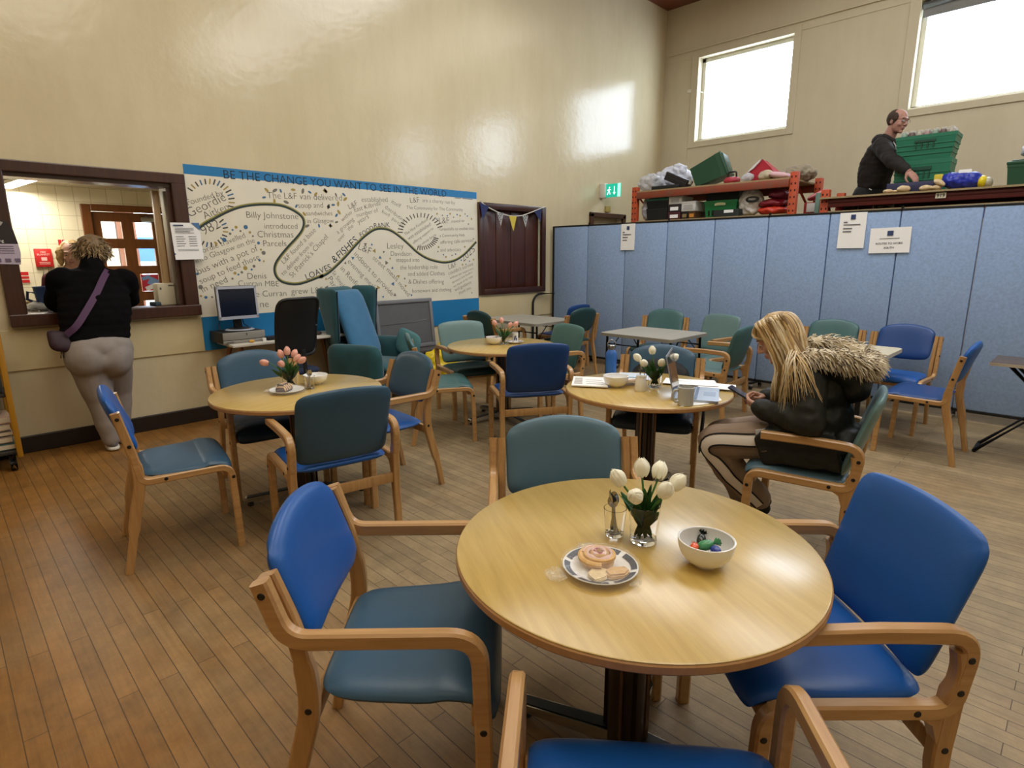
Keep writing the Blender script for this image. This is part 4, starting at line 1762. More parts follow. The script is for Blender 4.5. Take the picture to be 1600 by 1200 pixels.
obj('winding_line', ribbon(-0.011, 0.009, YT), mat('mural_green_black', '#2c3a38', 0.6), mural, smooth=False)
obj('winding_line', ribbon(0.009, 0.020, YT), mat('mural_olive', '#9a9350', 0.6), mural, smooth=False)
for k, m in enumerate((ink, ochre, ink, mpale)):
    bm = new()
    for x0, z0, x1, z1, kk in MURAL_DASH:
        if int(kk) == k:
            L = math.hypot(x1 - x0, z1 - z0)
            box(bm, ((x0 + x1) / 2 - MX, YT, (z0 + z1) / 2 - MZ), (L, 0.001, 0.012), rot=(0, -math.atan2(z1 - z0, x1 - x0), 0))
    if bm.verts:
        obj('ray_strokes', bm, m, mural, smooth=False)
    else:
        bm.free()
for kind in 'olt':
    for k, m in enumerate((mgrey, mpale, ochre)):
        bm = new()
        for j, (x, z, r, kd, kk) in enumerate(MURAL_DOTS):
            if kd != kind or j % 3 != k:
                continue
            M = frame_w1(x - MX, z - MZ, YT, j * 1.3)
            if kd == 'o':
                prism(bm, [(r * cos(2 * pi * q / 10), r * sin(2 * pi * q / 10)) for q in range(10)], 0, 0.0007, M)
            elif kd == 'l':
                prism(bm, [(r * cos(2 * pi * q / 10), 0.5 * r * sin(2 * pi * q / 10)) for q in range(10)], 0, 0.0007, M)
            else:
                prism(bm, [(-r, -r * 0.7), (r, -r * 0.7), (0, r)], 0, 0.0007, M)
        obj({'o': 'dots', 'l': 'leaves', 't': 'triangles'}[kind], bm, m, mural, smooth=False)

# ------------------------------------------------------------------ bunting over the shutter
bt = thing('bunting', 'short string of blue, checked and yellow pennants across the dark shutter', 'bunting', (5.75, YW - 0.055, 2.03))
line = [(5.19, 2.185), (5.30, 2.13), (5.47, 2.075), (5.60, 2.045), (5.76, 2.030), (5.95, 2.045), (6.15, 2.10), (6.42, 2.185)]
sp_ = spline([(x - 5.75, 0, z - 2.03) for x, z in line], 40)
bm = new()
tube(bm, sp_, 0.007, 6)
obj('string', bm, mat('tape_white', '#d9d6cc', 0.7), bt)
for cx_, cz_, w, h, key in ((5.255, 2.15, 0.16, 0.19, 'navy'), (5.535, 2.06, 0.12, 0.17, 'check'), (5.77, 2.03, 0.15, 0.20, 'yellow'), (6.01, 2.05, 0.12, 0.16, 'check'), (6.27, 2.135, 0.16, 0.17, 'navy')):
    c = {'navy': '#27305e', 'check': '#a9a8a6', 'yellow': '#cdb84a'}[key]
    bm = new()
    ang = {5.255: 0.25, 6.27: -0.3}.get(cx_, 0)
    prism(bm, [(-w / 2, 0), (w / 2, 0), (0.01, -h)], 0, 0.003, frame_w1(cx_ - 5.75, cz_ - 2.03, -0.004, -ang))
    p = obj('pennant', bm, mat('pennant_' + key, c, 0.8), bt, smooth=False)
    if key == 'check':
        bm = new()
        for a in range(6):
            for b in range(6):
                if (a + b) % 2:
                    continue
                z = -0.012 - b * 0.024
                hw = w / 2 * (1 + z / h) - 0.01
                x = (a - 2.5) * 0.02
                if abs(x) < hw:
                    box(bm, (cx_ - 5.75 + x, -0.0082, cz_ - 2.03 + z), (0.016, 0.001, 0.018))
        if bm.verts:
            obj('checks', bm, mat('check_dark', '#4b4d57', 0.8), p, smooth=False)

# ------------------------------------------------------------------ exit sign
ex = thing('exit_sign', 'lit green running man exit sign on the wall above the divider', 'sign', (7.82, YW, 2.38))
bm = new()
box(bm, (0, -0.05, 0.12), (0.10, 0.10, 0.22), bev=0.012)
obj('housing', bm, mat('sign_white', '#dcdad2', 0.4), ex)
bm = new()
box(bm, (0.0, -0.23, 0.115), (0.022, 0.28, 0.20), bev=0.004)
obj('sign_panel', bm, mat('sign_green', '#12a98c', 0.4, emit=0.9), ex)
bm = new()
pic = [[(-0.02, 0.03), (0.005, 0.035), (0.0, 0.0), (-0.02, -0.005)], [(-0.02, 0.0), (-0.005, 0.0), (-0.035, -0.06), (-0.05, -0.055)], [(-0.012, 0.0), (0.003, -0.003), (0.02, -0.05), (0.006, -0.055)],
       [(0.0, 0.03), (0.006, 0.022), (0.03, 0.008), (0.03, 0.018)], [(-0.02, 0.03), (-0.045, 0.012), (-0.04, 0.004), (-0.018, 0.018)]]
for pl in pic:
    prism(bm, pl, 0, 0.001, frame_px(-0.0115, -0.165, 0.11))
prism(bm, [(0.012 * cos(2 * pi * q / 12) - 0.003, 0.012 * sin(2 * pi * q / 12) + 0.052) for q in range(12)], 0, 0.001, frame_px(-0.0115, -0.165, 0.11))
box(bm, (-0.0118, -0.255, 0.13), (0.001, 0.014, 0.09))
prism(bm, [(-0.026, 0.0), (0.026, 0.0), (0, -0.035)], 0, 0.001, frame_px(-0.0115, -0.255, 0.085))
obj('pictogram', bm, mat('sign_glow_white', '#e8fff8', 0.4, emit=1.2), ex, smooth=False)
bm = new()
prism(bm, [(-0.003, 0.0), (-0.003, 0.20), (0.052, 0.20), (0.052, 0)], 0, 0.001, frame_px(-0.0112, -0.318, 0.015))
obj('sign_border', bm, mat('sign_pale', '#a5f2df', 0.4, emit=0.9), ex, smooth=False)
bm = new()
box(bm, (7.98, YW - 0.02, 2.235), (0.12, 0.03, 0.09), bev=0.004)
tag(obj('door_sensor', bm, mat('old_yellow', '#b09a55', 0.5)), 'small yellowed block on the wall above the dark doorway', 'sensor')

# ------------------------------------------------------------------ papers on the walls
paper = mat('paper_white', '#f3f4f5', 0.6)
txt_grey = mat('print_grey', '#6d6f75', 0.7)
txt_black = mat('print_black', '#2b2b30', 0.7)
navy_print = mat('print_navy', '#35446e', 0.7)


def sheet(name, label, loc, w, h, frame, m=paper, cat='notice', curl=0.01):
    """paper sheet whose top left corner is the origin of the frame"""
    t = thing(name, label, cat, loc)
    bm = new()
    n = 8
    rows = []
    for j in range(n + 1):
        v = j / n
        lift = curl * v * v
        rows.append([bm.verts.new((w * i / 4, -h * v, lift + 0.001 * (i % 2))) for i in range(5)])
    for a, b in zip(rows, rows[1:]):
        for k in range(4):
            bm.faces.new((a[k], b[k], b[k + 1], a[k + 1]))
    solid(bm, 0.0008)
    bmesh.ops.transform(bm, matrix=frame, verts=bm.verts)
    obj('sheet', bm, m, t)
    return t


def lines(t, frame, items, m, name='print'):
    """items: (x, y, w, h) bars or (x, y, text, height)"""
    bm = new()
    for it in items:
        if isinstance(it[2], str):
            text_bm(bm, it[2], height=it[3], M=frame @ Matrix.Translation((it[0], it[1], 0.004)), align=it[4] if len(it) > 4 else 'LEFT', heavy=0.01)
        else:
            box(bm, (0, 0, 0), (it[2], it[3], 0.001))
            bm.verts.ensure_lookup_table()
            bmesh.ops.transform(bm, matrix=frame @ Matrix.Translation((it[0] + it[2] / 2, it[1] - it[3] / 2, 0.004)), verts=bm.verts[-8:])
    return obj(name, bm, m, t, smooth=False)


PXF = 6.583
F0 = frame_px(0, 0, 0)
t = sheet('notice', 'tall white notice near the left end of the blue divider', (PXF, 4.548, 1.905), 0.215, 0.332, F0, curl=0.003)
lines(t, F0, [(0.09, -0.03, 0.04, 0.045)], navy_print)
lines(t, F0, [(0.03, -0.10, 0.03, 0.012), (0.03, -0.13, 0.13, 0.010), (0.03, -0.165, 0.08, 0.012), (0.03, -0.20, 0.07, 0.012)], txt_grey)
t = sheet('notice', 'tall white notice on the divider left of the landscape notice', (PXF, 1.936, 1.906), 0.24, 0.342, F0, curl=0.003)
lines(t, F0, [(0.10, -0.02, 0.042, 0.045)], navy_print)
lines(t, F0, [(0.04, -0.085, 0.035, 0.012), (0.04, -0.11, 0.15, 0.010), (0.04, -0.145, 0.08, 0.012), (0.04, -0.175, 0.075, 0.012)], txt_grey)
t = sheet('notice', 'landscape white notice reading routes to work south on the divider', (PXF, 1.652, 1.748), 0.338, 0.235, F0 @ Matrix.Rotation(0.02, 4, 'Z'), curl=0.003)
FR_ = F0 @ Matrix.Rotation(0.02, 4, 'Z')
lines(t, FR_, [(0.145, -0.03, 0.05, 0.045)], navy_print)
lines(t, FR_, [(0.085, -0.098, 0.165, 0.004), (0.169, -0.155, 'ROUTES TO WORK', 0.018, 'CENTER'), (0.169, -0.195, 'SOUTH', 0.018, 'CENTER')], txt_black)
# notices hanging on the hatch frame
FW = frame_w1(0, 0, 0)
t = sheet('notice', 'white typed notice with blue corners on the right post of the hatch', (1.588, YW - 0.052, 1.797), 0.232, 0.315, FW @ Matrix.Rotation(0.02, 4, 'Z'), curl=0.012)
FN = FW @ Matrix.Rotation(0.02, 4, 'Z') @ Matrix.Translation((0, 0, 0.004))
rows = [(0.03, -0.045 - 0.013 * k, 0.15 - 0.03 * (k % 3 == 2), 0.004) for k in range(4)]
rows += [(0.03, -0.115 - 0.02 * k, 0.06 + 0.012 * (k % 2), 0.004) for k in range(5)] + [(0.13, -0.115 - 0.02 * k, 0.065, 0.004) for k in range(5)]
rows += [(0.03, -0.225 - 0.012 * k, 0.17, 0.004) for k in range(2)] + [(0.06, -0.295, 0.09, 0.009)] + [(0.05 + 0.04 * k, -0.26, 0.016, 0.014) for k in range(4)]
lines(t, FN, rows, txt_grey)
lines(t, FN, [(0.02, -0.018, 0.08, 0.010)], navy_print)
bm = new()
prism(bm, [(0.232, 0), (0.232, -0.065), (0.165, 0)], 0, 0.001, FN)
prism(bm, [(0.0, -0.315), (0.06, -0.315), (0, -0.255)], 0, 0.001, FN @ Matrix.Translation((0, 0, 0.004)))
obj('blue_corner', bm, mat('print_blue', '#4d76a8', 0.7), t, smooth=False)
# poster on the left post
poster = thing('poster', 'black and lilac poster taped over the left post of the hatch', 'poster', (0.30, YW - 0.052, 1.79))
bm = new()
lil = mat('poster_lilac', '#b9adc0', 0.5)
pk = mat('poster_dark', '#2b2426', 0.5)
prism(bm, [(0.0, -0.02), (0.12, 0.0), (0.20, -0.02), (0.235, -0.08), (0.25, -0.185), (0, -0.185)], 0, 0.001, FW)
obj('photo', bm, pk, poster, smooth=False)
bm = new()
prism(bm, [(0.0, -0.185), (0.25, -0.185), (0.256, -0.25), (0.245, -0.335), (0, -0.325)], 0, 0.001, FW)
obj('sheet', bm, lil, poster, smooth=False)
bm = new()
prism(bm, [(0.04, -0.03), (0.12, -0.008), (0.185, -0.03), (0.17, -0.055), (0.06, -0.06)], 0.001, 0.002, FW)
obj('figure', bm, mat('poster_grey', '#a9a3a0', 0.5), poster, smooth=False)
lines(poster, FW, [(0.06, -0.172, 'Screening', 0.02)], mat('print_white', '#e5e2e2', 0.6))
lines(poster, FW, [(0.03, -0.20 - 0.016 * k, 0.19, 0.004) for k in range(4)] + [(0.05 + 0.055 * k, -0.29, 0.032, 0.026) for k in range(4)], mat('print_mauve', '#6f6178', 0.6))

# ------------------------------------------------------------------ kitchen things
red = mat('sign_red', '#c3211f', 0.5)
FK = frame_w1(0, 0, 0)
fb = thing('fire_blanket', 'red fire blanket box with two black straps on the kitchen tiles', 'fire blanket', (0.878, KY - 0.005, 1.60))
bm = new()
box(bm, (0.073, -0.02, -0.095), (0.148, 0.04, 0.19), bev=0.008)
obj('case', bm, red, fb)
lines(fb, FK @ Matrix.Translation((0, 0, 0.040)), [(0.074, -0.045, 'FIRE', 0.018, 'CENTER'), (0.074, -0.07, 'BLANKET', 0.018, 'CENTER'), (0.05, -0.09, 0.048, 0.035), (0.03, -0.14, 0.09, 0.005), (0.03, -0.155, 0.09, 0.005)], mat('print_pink', '#f0c0b8', 0.6))
for sx in (0.045, 0.10):
    bm = new()
    q = 1 if sx > 0.07 else -1
    tube(bm, [(sx, -0.02, -0.185), (sx - q * 0.008, -0.03, -0.24), (sx + q * 0.012, -0.03, -0.30), (0.08 + q * 0.006, -0.03, -0.345)], 0.008, 6, flat=0.3)
    obj('strap', bm, black_pl, fb)


def safety_sign(x, z, w, h, label, top, bands):
    t = thing('safety_sign', label, 'sign', (x, KY - 0.006, z))
    bm = new()
    box(bm, (w / 2, 0, -h / 2), (w, 0.004, h))
    obj('plate', bm, mat('sign_cream', '#e4ddc9', 0.5), t, smooth=False)
    lines(t, FK, bands, red)
    return t


ss = safety_sign(1.095, 1.70, 0.068, 0.182, 'narrow red and green fire action notice right of the fire blanket', 0, [(0.004, -0.004, 0.028, 0.06), (0.038, -0.004, 0.026, 0.06), (0.006, -0.125, 0.056, 0.022)])
lines(ss, FK, [(0.006, -0.075, 0.056, 0.035)], mat('sign_dull_green', '#4f7a60', 0.5))
lines(ss, FK, [(0.006, -0.158, 0.056, 0.016)], txt_black)
safety_sign(0.728, 1.368, 0.082, 0.127, 'small red safety notice at lower left of the kitchen tiles', 0, [(0.006, -0.006, 0.07, 0.035), (0.006, -0.052, 0.07, 0.025), (0.006, -0.088, 0.07, 0.03)])
bm = new()
box(bm, (1.12, KY - 0.012, 1.46), (0.12, 0.02, 0.07), bev=0.005)
tag(obj('socket_plate', bm, mat('socket_cream', '#d9cfae', 0.4)), 'cream socket plate below the narrow fire action notice', 'socket')
# worktop and what stands on it
wt = thing('kitchen_counter', 'steel topped kitchen counter just inside the hatch', 'counter', (1.0, 6.30, 0))
bm = new()
box(bm, (0, 0, 0.98), (1.9, 0.56, 0.04), bev=0.005)
obj('worktop', bm, mat('counter_steel', '#9a9892', 0.35, metal=0.6), wt)
bm = new()
box(bm, (0, 0.02, 0.48), (1.86, 0.5, 0.95), bev=0.004)
obj('cupboard', bm, mat('counter_white', '#c9c3b0', 0.5), wt)
bn = thing('plastic_tub', 'deep blue plastic tub in the kitchen hatch beside the leaning woman', 'tub', (0.74, 6.24, 1.0))
bm = new()
lathe(bm, [(0, 0.0), (0.075, 0.0), (0.105, 0.26), (0.112, 0.27), (0.104, 0.27), (0.072, 0.01), (0, 0.01)], 28)
obj('body', bm, mat('tub_blue', '#1e3f77', 0.4), bn)
bm = new()
tube(bm, [(-0.09, 0, 0.22), (-0.14, 0, 0.23), (-0.15, 0, 0.17), (-0.10, 0, 0.14)], 0.012, 8)
obj('handle', bm, mat('tub_navy', '#1a2440', 0.4), bn)
tr = thing('foil_tray', 'shiny foil tray under crumpled cling film on the hatch counter', 'tray', (0.63, 6.16, 1.0))
bm = new()
prism(bm, roundrect(0.20, 0.15, 0.03), 0, 0.045)
obj('tray', bm, mat('foil', '#b5b3ae', 0.25, metal=0.9), tr)
bm = new()
cushion(bm, lambda u, v: Vector((u * 0.11, v * 0.08, 0.075 + 0.04 * (1 - u * u) + 0.02 * noise.noise(Vector((u * 3, v * 3, 0))))), 0.03, 14, 12, 4, 4)
obj('film', bm, mat('crumpled_film', '#d8d6d0', 0.2, alpha=0.75), tr)
fb2 = thing('food_box', 'small tan paper food box behind the foil tray', 'box', (0.60, 6.40, 1.0), 0.2)
bm = new()
box(bm, (0, 0, 0.075), (0.11, 0.11, 0.15), bev=0.006)
obj('box', bm, mat('kraft', '#c4a873', 0.7), fb2)
bx = thing('paper_towel_dispenser', 'cream upright dispenser box at the right end of the hatch', 'dispenser', (1.535, 5.97, 1.082), radians(4))
bm = new()
box(bm, (0, 0, 0.098), (0.155, 0.12, 0.196), bev=0.014)
obj('body', bm, mat('dispenser_cream', '#d3cab0', 0.4), bx)
bm = new()
box(bm, (-0.05, -0.061, 0.15), (0.014, 0.003, 0.02), bev=0.001)
box(bm, (0.045, -0.061, 0.175), (0.06, 0.003, 0.012), bev=0.001)
obj('catch', bm, mat('catch_grey', '#6a6a66', 0.4), bx)
bm = new()
box(bm, (1.44, 5.93, 1.10), (0.06, 0.08, 0.035), rot=(0, 0, 0.5), bev=0.008)
tag(obj('card_reader', bm, mat('reader_slate', '#40505c', 0.4)), 'small slate card reader beside the cream dispenser on the sill', 'card reader')
# ------------------------------------------------------------------ room divider
felt = mat('divider_felt', '#90a8ce', 0.9, spec=0.2, vary=0.10, scale=45, bump=0.10, bscale=300)
div = thing('room_divider', 'long folding blue-grey felt room divider on black castors', 'divider', (6.62, 2.6, 0))
PW = 0.614
y_left = 5.715
for k in range(11):
    ya = y_left - PW * k
    yb = ya - PW
    bm = new()
    box(bm, (0, (ya + yb) / 2 - 2.6, 1.005), (0.058, PW - 0.007, 1.80), bev=0.012)
    obj('panel', bm, felt, div)
bm = new()
box(bm, (0, y_left + 0.012 - 2.6, 1.005), (0.07, 0.024, 1.83), bev=0.004)
obj('end_post', bm, black_pl, div)
bm = new()
for k in range(11):
    yc = y_left - PW * (k + 0.5)
    box(bm, (0, yc - 2.6, 1.913), (0.064, PW - 0.006, 0.018), bev=0.003)
obj('top_trim', bm, black_pl, div)
bm = new()
for k in range(11):
    yc = y_left - PW * (k + 0.5)
    box(bm, (0, yc - 2.6, 0.095), (0.066, PW - 0.006, 0.025), bev=0.003)
obj('bottom_trim', bm, black_pl, div)
bm = new()
for k in range(1, 11, 2):
    yc = y_left - PW * k
    for z in (0.3, 1.0, 1.7):
        box(bm, (0.031, yc - 2.6, z), (0.008, 0.06, 0.12))
    lathe(bm, [(0, 0.03), (0.012, 0.03), (0.012, 0), (0, 0)], 10, (0.0, yc - 2.6, 1.918))
obj('hinge', bm, black_metal, div)
for k in range(0, 12, 1):
    yc = y_left - PW * k - (0.03 if k == 0 else 0)
    bm = new()
    box(bm, (0, yc - 2.6, 0.077), (0.30, 0.04, 0.02), bev=0.004)
    fr = obj('castor_foot', bm, black_pl, div)
    for s in (-0.13, 0.13):
        bm = new()
        tube(bm, [(s, yc - 2.6 - 0.012, 0.03), (s, yc - 2.6 + 0.012, 0.03)], 0.03, 16)
        wh = obj('castor', bm, black_pl, fr)
        bm = new()
        box(bm, (s, yc - 2.6, 0.055), (0.035, 0.044, 0.03), bev=0.006)
        obj('castor_hood', bm, mat('castor_grey', '#9c9a97', 0.3), fr)
# tubular handle of the folded end
bm = new()
P_ = fillet([(6.63, 5.70, 0.965), (6.20, 5.765, 0.965), (6.20, 5.765, 0.02)], [0.16], 10)
tube(bm, P_, 0.016, 10)
tube(bm, [(6.20, 5.765, 0.02), (6.20, 5.45, 0.02)], 0.016, 10)
tag(obj('tube_rail', bm, black_pl), 'black bent tube rail between the grey table and the divider end', 'rail')

# ------------------------------------------------------------------ pallet racking behind the divider
orange = mat('rack_orange', '#b8441c', 0.5, vary=0.15, scale=6, color2='#a84a2a')
rust = mat('rack_rust', '#8a3a22', 0.55, vary=0.15, scale=9, color2='#7a4a38')
maroon = mat('rack_maroon', '#5a1c15', 0.5, vary=0.1, scale=8)
hole_m = mat('rack_hole', '#1d0d08', 0.8)
chip = mat('chipboard', '#9a8763', 0.8, vary=0.12, scale=60)


def rack(label, y0, y1, depth, x0, top, shelves, beam_m, topboard):
    t = thing('pallet_rack', label, 'rack', (x0, (y0 + y1) / 2, 0))
    yc = (y0 + y1) / 2
    for y in (y0, y1):
        for x in (0.045, depth - 0.045):
            bm = new()
            box(bm, (x, y - yc, top / 2), (0.07, 0.085, top), bev=0.006)
            up = obj('upright', bm, orange, t)
            bm = new()
            for k in range(int(top / 0.075)):
                for s in (-0.022, 0.022):
                    box(bm, (x - 0.0355, y - yc + s, 0.05 + k * 0.075), (0.002, 0.014, 0.022))
            obj('slot_holes', bm, hole_m, up, smooth=False)
        bm = new()
        for k in range(5):
            za, zb = 0.2 + k * (top - 0.3) / 5, 0.2 + (k + 1) * (top - 0.3) / 5
            a, b = (0.07, depth - 0.07) if k % 2 else (depth - 0.07, 0.07)
            tube(bm, [(a, y - yc, za), (b, y - yc, zb)], 0.016, 6)
        obj('bracing', bm, orange, t)
    for z in shelves:
        for x in (0.012, depth - 0.012):
            bm = new()
            box(bm, (x, 0, z - 0.045), (0.04, y1 - y0 - 0.09 if y1 > y0 else y0 - y1 - 0.09, 0.09), bev=0.008)
            if beam_m is maroon:
                box(bm, (x - 0.012, 0, z - 0.03), (0.03, abs(y1 - y0) - 0.09, 0.03), bev=0.004)
            obj('beam', bm, beam_m, t)
        bm = new()
        ov = 0.12 if topboard and z == shelves[-1] else -0.04
        box(bm, (depth / 2 - (0.03 if ov > 0 else 0), 0, z + 0.009), (depth + (0.04 if ov > 0 else -0.02), abs(y1 - y0) + ov - 0.05, 0.018))
        obj('shelf_board', bm, chip, t, smooth=False)
    return t


R1Z = (1.955, 2.36)
R2Z = (1.20, 2.10)
rack('orange pallet rack behind the divider loaded with crates and bags', 2.65, 4.78, 0.9, 7.2, 2.43, (1.955, 2.355), rust, False)
r2 = rack('pallet rack with a board top where the man is sorting bread', -0.45, 2.30, 0.62, 7.2, 2.205, (1.955, 2.100), maroon, True)
bm = new()
box(bm, (-0.026, 1.23 - 0.925, 2.064), (0.003, 0.085, 0.052))
lb = obj('number_label', bm, mat('label_cream', '#cfc7ad', 0.6), r2)
bm = new()
text_bm(bm, '919', height=0.032, M=frame_px(-0.0285, 1.23 - 0.925, 2.048), align='CENTER', heavy=0.02)
obj('number', bm, txt_black, lb, smooth=False)
ZA, ZB, ZC = 1.974, 2.374, 2.119      # lower shelf, upper shelf of rack one, board of rack two


def blob_bag(name, label, cat, loc, size, m, seed, amp=0.35, voxel=0.014, parts=None, group=None):
    """soft crumpled bag"""
    t = thing(name, label, cat, loc, 0, group)
    bm = new()
    rnd = random.Random(seed)
    sx, sy, sz = size
    ball(bm, (0, 0, sz * 0.48), (sx * 0.48, sy * 0.48, sz * 0.48), 20, 14)
    for k in range(7):
        a = rnd.random() * 2 * pi
        r = rnd.uniform(0.15, 0.34)
        q = rnd.uniform(0.22, 0.36)
        ball(bm, (sx * r * cos(a), sy * r * sin(a), sz * rnd.uniform(0.25, 0.75)), (sx * q * 0.6, sy * q * 0.6, sz * q), 12, 8)
    me = remesh(bm, voxel, 3, wrinkle=min(size) * 0.10 * amp / 0.35, wfreq=16)
    zmin = min(v.co.z for v in me.vertices)
    for v in me.vertices:
        v.co.z = max(v.co.z, 0.0)
    obj('bag', me, m, t)
    return t


def crate(name, label, loc, size, m, rz=0.0, ribs=True, taper=0.9, group=None, rot=None, fill=None, lid=False, slots=0):
    """open tapered plastic crate, origin at the base"""
    t = thing(name, label, 'crate', loc, rz, group, rot)
    w, d, h = size       # along x (depth), y (length), z
    th = 0.012
    bm = new()

    def ring(s, z, inset=0):
        return [(sx * (w / 2 * s - inset), sy * (d / 2 * s - inset), z) for sx, sy in ((-1, -1), (1, -1), (1, 1), (-1, 1))]
    levels = [ring(taper, 0), ring(0.985, h * 0.86), ring(1.0, h * 0.86), ring(1.0, h), ring(1.0, h, th), ring(taper, 0.012, th)]
    V = [[bm.verts.new(p) for p in r] for r in levels]
    for a, b in zip(V, V[1:]):
        for k in range(4):
            bm.faces.new((a[k], a[(k + 1) % 4], b[(k + 1) % 4], b[k]))
    bm.faces.new(V[0])
    bm.faces.new(V[-1])
    obj('body', bm, m, t, smooth=False)
    if ribs:
        bm = new()
        for z in (0.22, 0.42, 0.62):
            s = taper + (0.985 - taper) * z / 0.86
            box(bm, (-w / 2 * s - 0.002, 0, h * z), (0.008, d * s * 0.99, h * 0.05))
            for sy in (-1, 1):
                box(bm, (0, sy * (d / 2 * s + 0.002), h * z), (w * s * 0.99, 0.008, h * 0.05))
        obj('rib', bm, m, t, smooth=False)
        bm = new()
        box(bm, (-w / 2 - 0.002, 0, h * 0.74), (0.01, d * 0.34, h * 0.10))
        for s in (-0.14, -0.05, 0.05, 0.14):
            box(bm, (-w / 2 * 0.985 - 0.004, d * s, h * 0.55), (0.008, 0.012, h * 0.2))
        obj('grip', bm, mat('crate_shadow_green', '#0c4031', 0.5), t, smooth=False)
    if slots:
        bm = new()
        for k in range(slots):
            y = (k - (slots - 1) / 2) * d * 0.8 / slots
            box(bm, (-w / 2 * 0.94, y, h * 0.28), (0.02, 0.016, h * 0.32))
        obj('slot', bm, hole_m, t, smooth=False)
    if lid:
        bm = new()
        box(bm, (0, 0, h + 0.012), (w * 1.03, d * 1.03, 0.03), bev=0.008)
        box(bm, (0, 0, h + 0.03), (w * 0.9, d * 0.9, 0.02), bev=0.006)
        obj('lid', bm, m if lid is True else lid, t)
    return t


green_cr = mat('crate_green', '#1c6b50', 0.45, vary=0.05)
dkgreen = mat('tub_dark_green', '#1c4630', 0.45, vary=0.06)
brgreen = mat('tub_bright_green', '#1d7c46', 0.45)
blk = mat('crate_black', '#12171a', 0.5)
tealp = mat('lid_teal', '#2d7a68', 0.45)
clear = mat('clear_plastic', '#c9cdd6', 0.22, alpha=0.62, vary=0.1, scale=14)
whitep = mat('white_plastic', '#cfd3e2', 0.35, alpha=0.95)

# -- top shelf of the orange rack, left to right
blob_bag('plastic_bag', 'crumpled clear plastic bag at the left end of the top rack shelf', 'bag', (7.42, 4.66, ZB), (0.30, 0.38, 0.25), clear, 3)
blob_bag('plastic_bag', 'bulging white plastic bag behind the clear bag on the top shelf', 'bag', (7.74, 4.50, ZB), (0.34, 0.60, 0.36), whitep, 5)
sb = thing('shoe_box', 'black shoe box tilted on the top shelf in front of the white bag', 'box', (7.36, 4.22, ZB + 0.06), 0, None, (0.42, 0.0, 0.15))
bm = new()
box(bm, (0, 0, 0.05), (0.20, 0.32, 0.10), bev=0.004)
obj('carton', bm, mat('box_black', '#181618', 0.5), sb)
bm = new()
box(bm, (0, 0, 0.088), (0.206, 0.326, 0.035), bev=0.004)
obj('lid', bm, mat('box_black2', '#221d20', 0.5), sb)
bm = new()
box(bm, (0.0, -0.165, 0.085), (0.10, 0.003, 0.05))
obj('label', bm, paper, sb)
fl = thing('flat_tray', 'flat black tray lying under the tilted shoe box', 'tray', (7.40, 4.33, ZB))
bm = new()
box(bm, (0, 0, 0.025), (0.30, 0.42, 0.05), bev=0.01)
obj('tray', bm, blk, fl)
tb = crate('storage_tub', 'large dark green tub lying tipped over on the top shelf', (7.56, 4.05, ZB + 0.125), (0.40, 0.30, 0.40), dkgreen, rot=(radians(68), 0, radians(14)), ribs=False, taper=0.82, lid=True)
rh = thing('tote_bag', 'red bag with a black loop handle beside the dark green tub', 'bag', (7.40, 3.47, ZB))
bm = new()
cushion(bm, lambda u, v: Vector((u * 0.10, v * 0.085, 0.045 + 0.01 * u)), 0.045, 12, 12, 4, 4)
obj('bag', bm, mat('bag_crimson', '#9c2a3a', 0.5), rh)
bm = new()
tube(bm, fillet([(0, -0.055, 0.07), (0, -0.05, 0.15), (0, 0.05, 0.15), (0, 0.055, 0.07)], [0.03, 0.03], 5), 0.011, 8)
obj('handle', bm, black_pl, rh)
blob_bag('plastic_bag', 'small clear bag tucked against the red and white carrier on the top shelf', 'bag', (7.33, 3.24, ZB), (0.12, 0.17, 0.11), clear, 8)
rb = thing('carrier_bag', 'red and white carrier bag peaked up on the top shelf', 'bag', (7.50, 3.10, ZB))
bm = new()
prism(bm, [(-0.20, 0.0), (0.18, 0.0), (0.15, 0.10), (-0.02, 0.26), (-0.10, 0.20), (-0.20, 0.08)], -0.09, 0.09, frame_px(0, 0, 0))
bmesh.ops.subdivide_edges(bm, edges=bm.edges[:], cuts=2, use_grid_fill=True)
for v in bm.verts:
    v.co += Vector((noise.noise(v.co * 9), noise.noise(v.co * 9 + Vector((5, 0, 0))), 0)) * 0.03
obj('bag', bm, mat('bag_red', '#a52234', 0.45), rb)
bm = new()
prism(bm, [(-0.20, 0.10), (-0.09, 0.21), (-0.015, 0.265), (-0.04, 0.225), (-0.10, 0.165)], 0.085, 0.115, frame_px(0, 0, 0))
obj('white_panel', bm, mat('bag_white', '#d9d5d6', 0.5), rb, smooth=False)
blob_bag('canvas_bag', 'floury beige sack under the peaked red carrier', 'bag', (7.36, 3.03, ZB), (0.14, 0.20, 0.13), mat('sack_pale', '#b0a48e', 0.9), 21)
blob_bag('canvas_bag', 'grey-beige canvas bag slumped over the right rack upright', 'bag', (7.72, 2.80, ZB), (0.34, 0.46, 0.19), mat('canvas_grey', '#8f8674', 0.9), 12, amp=0.6)
pw = thing('folded_bag', 'pink and white folded bag on the top shelf by the right upright', 'bag', (7.36, 2.86, ZB))
bm = new()
cushion(bm, lambda u, v: Vector((u * 0.10, v * 0.11, 0.045 + 0.02 * v)), 0.035, 12, 12, 5, 5)
obj('bag', bm, mat('bag_pinkwhite', '#c9a3ab', 0.6), pw)

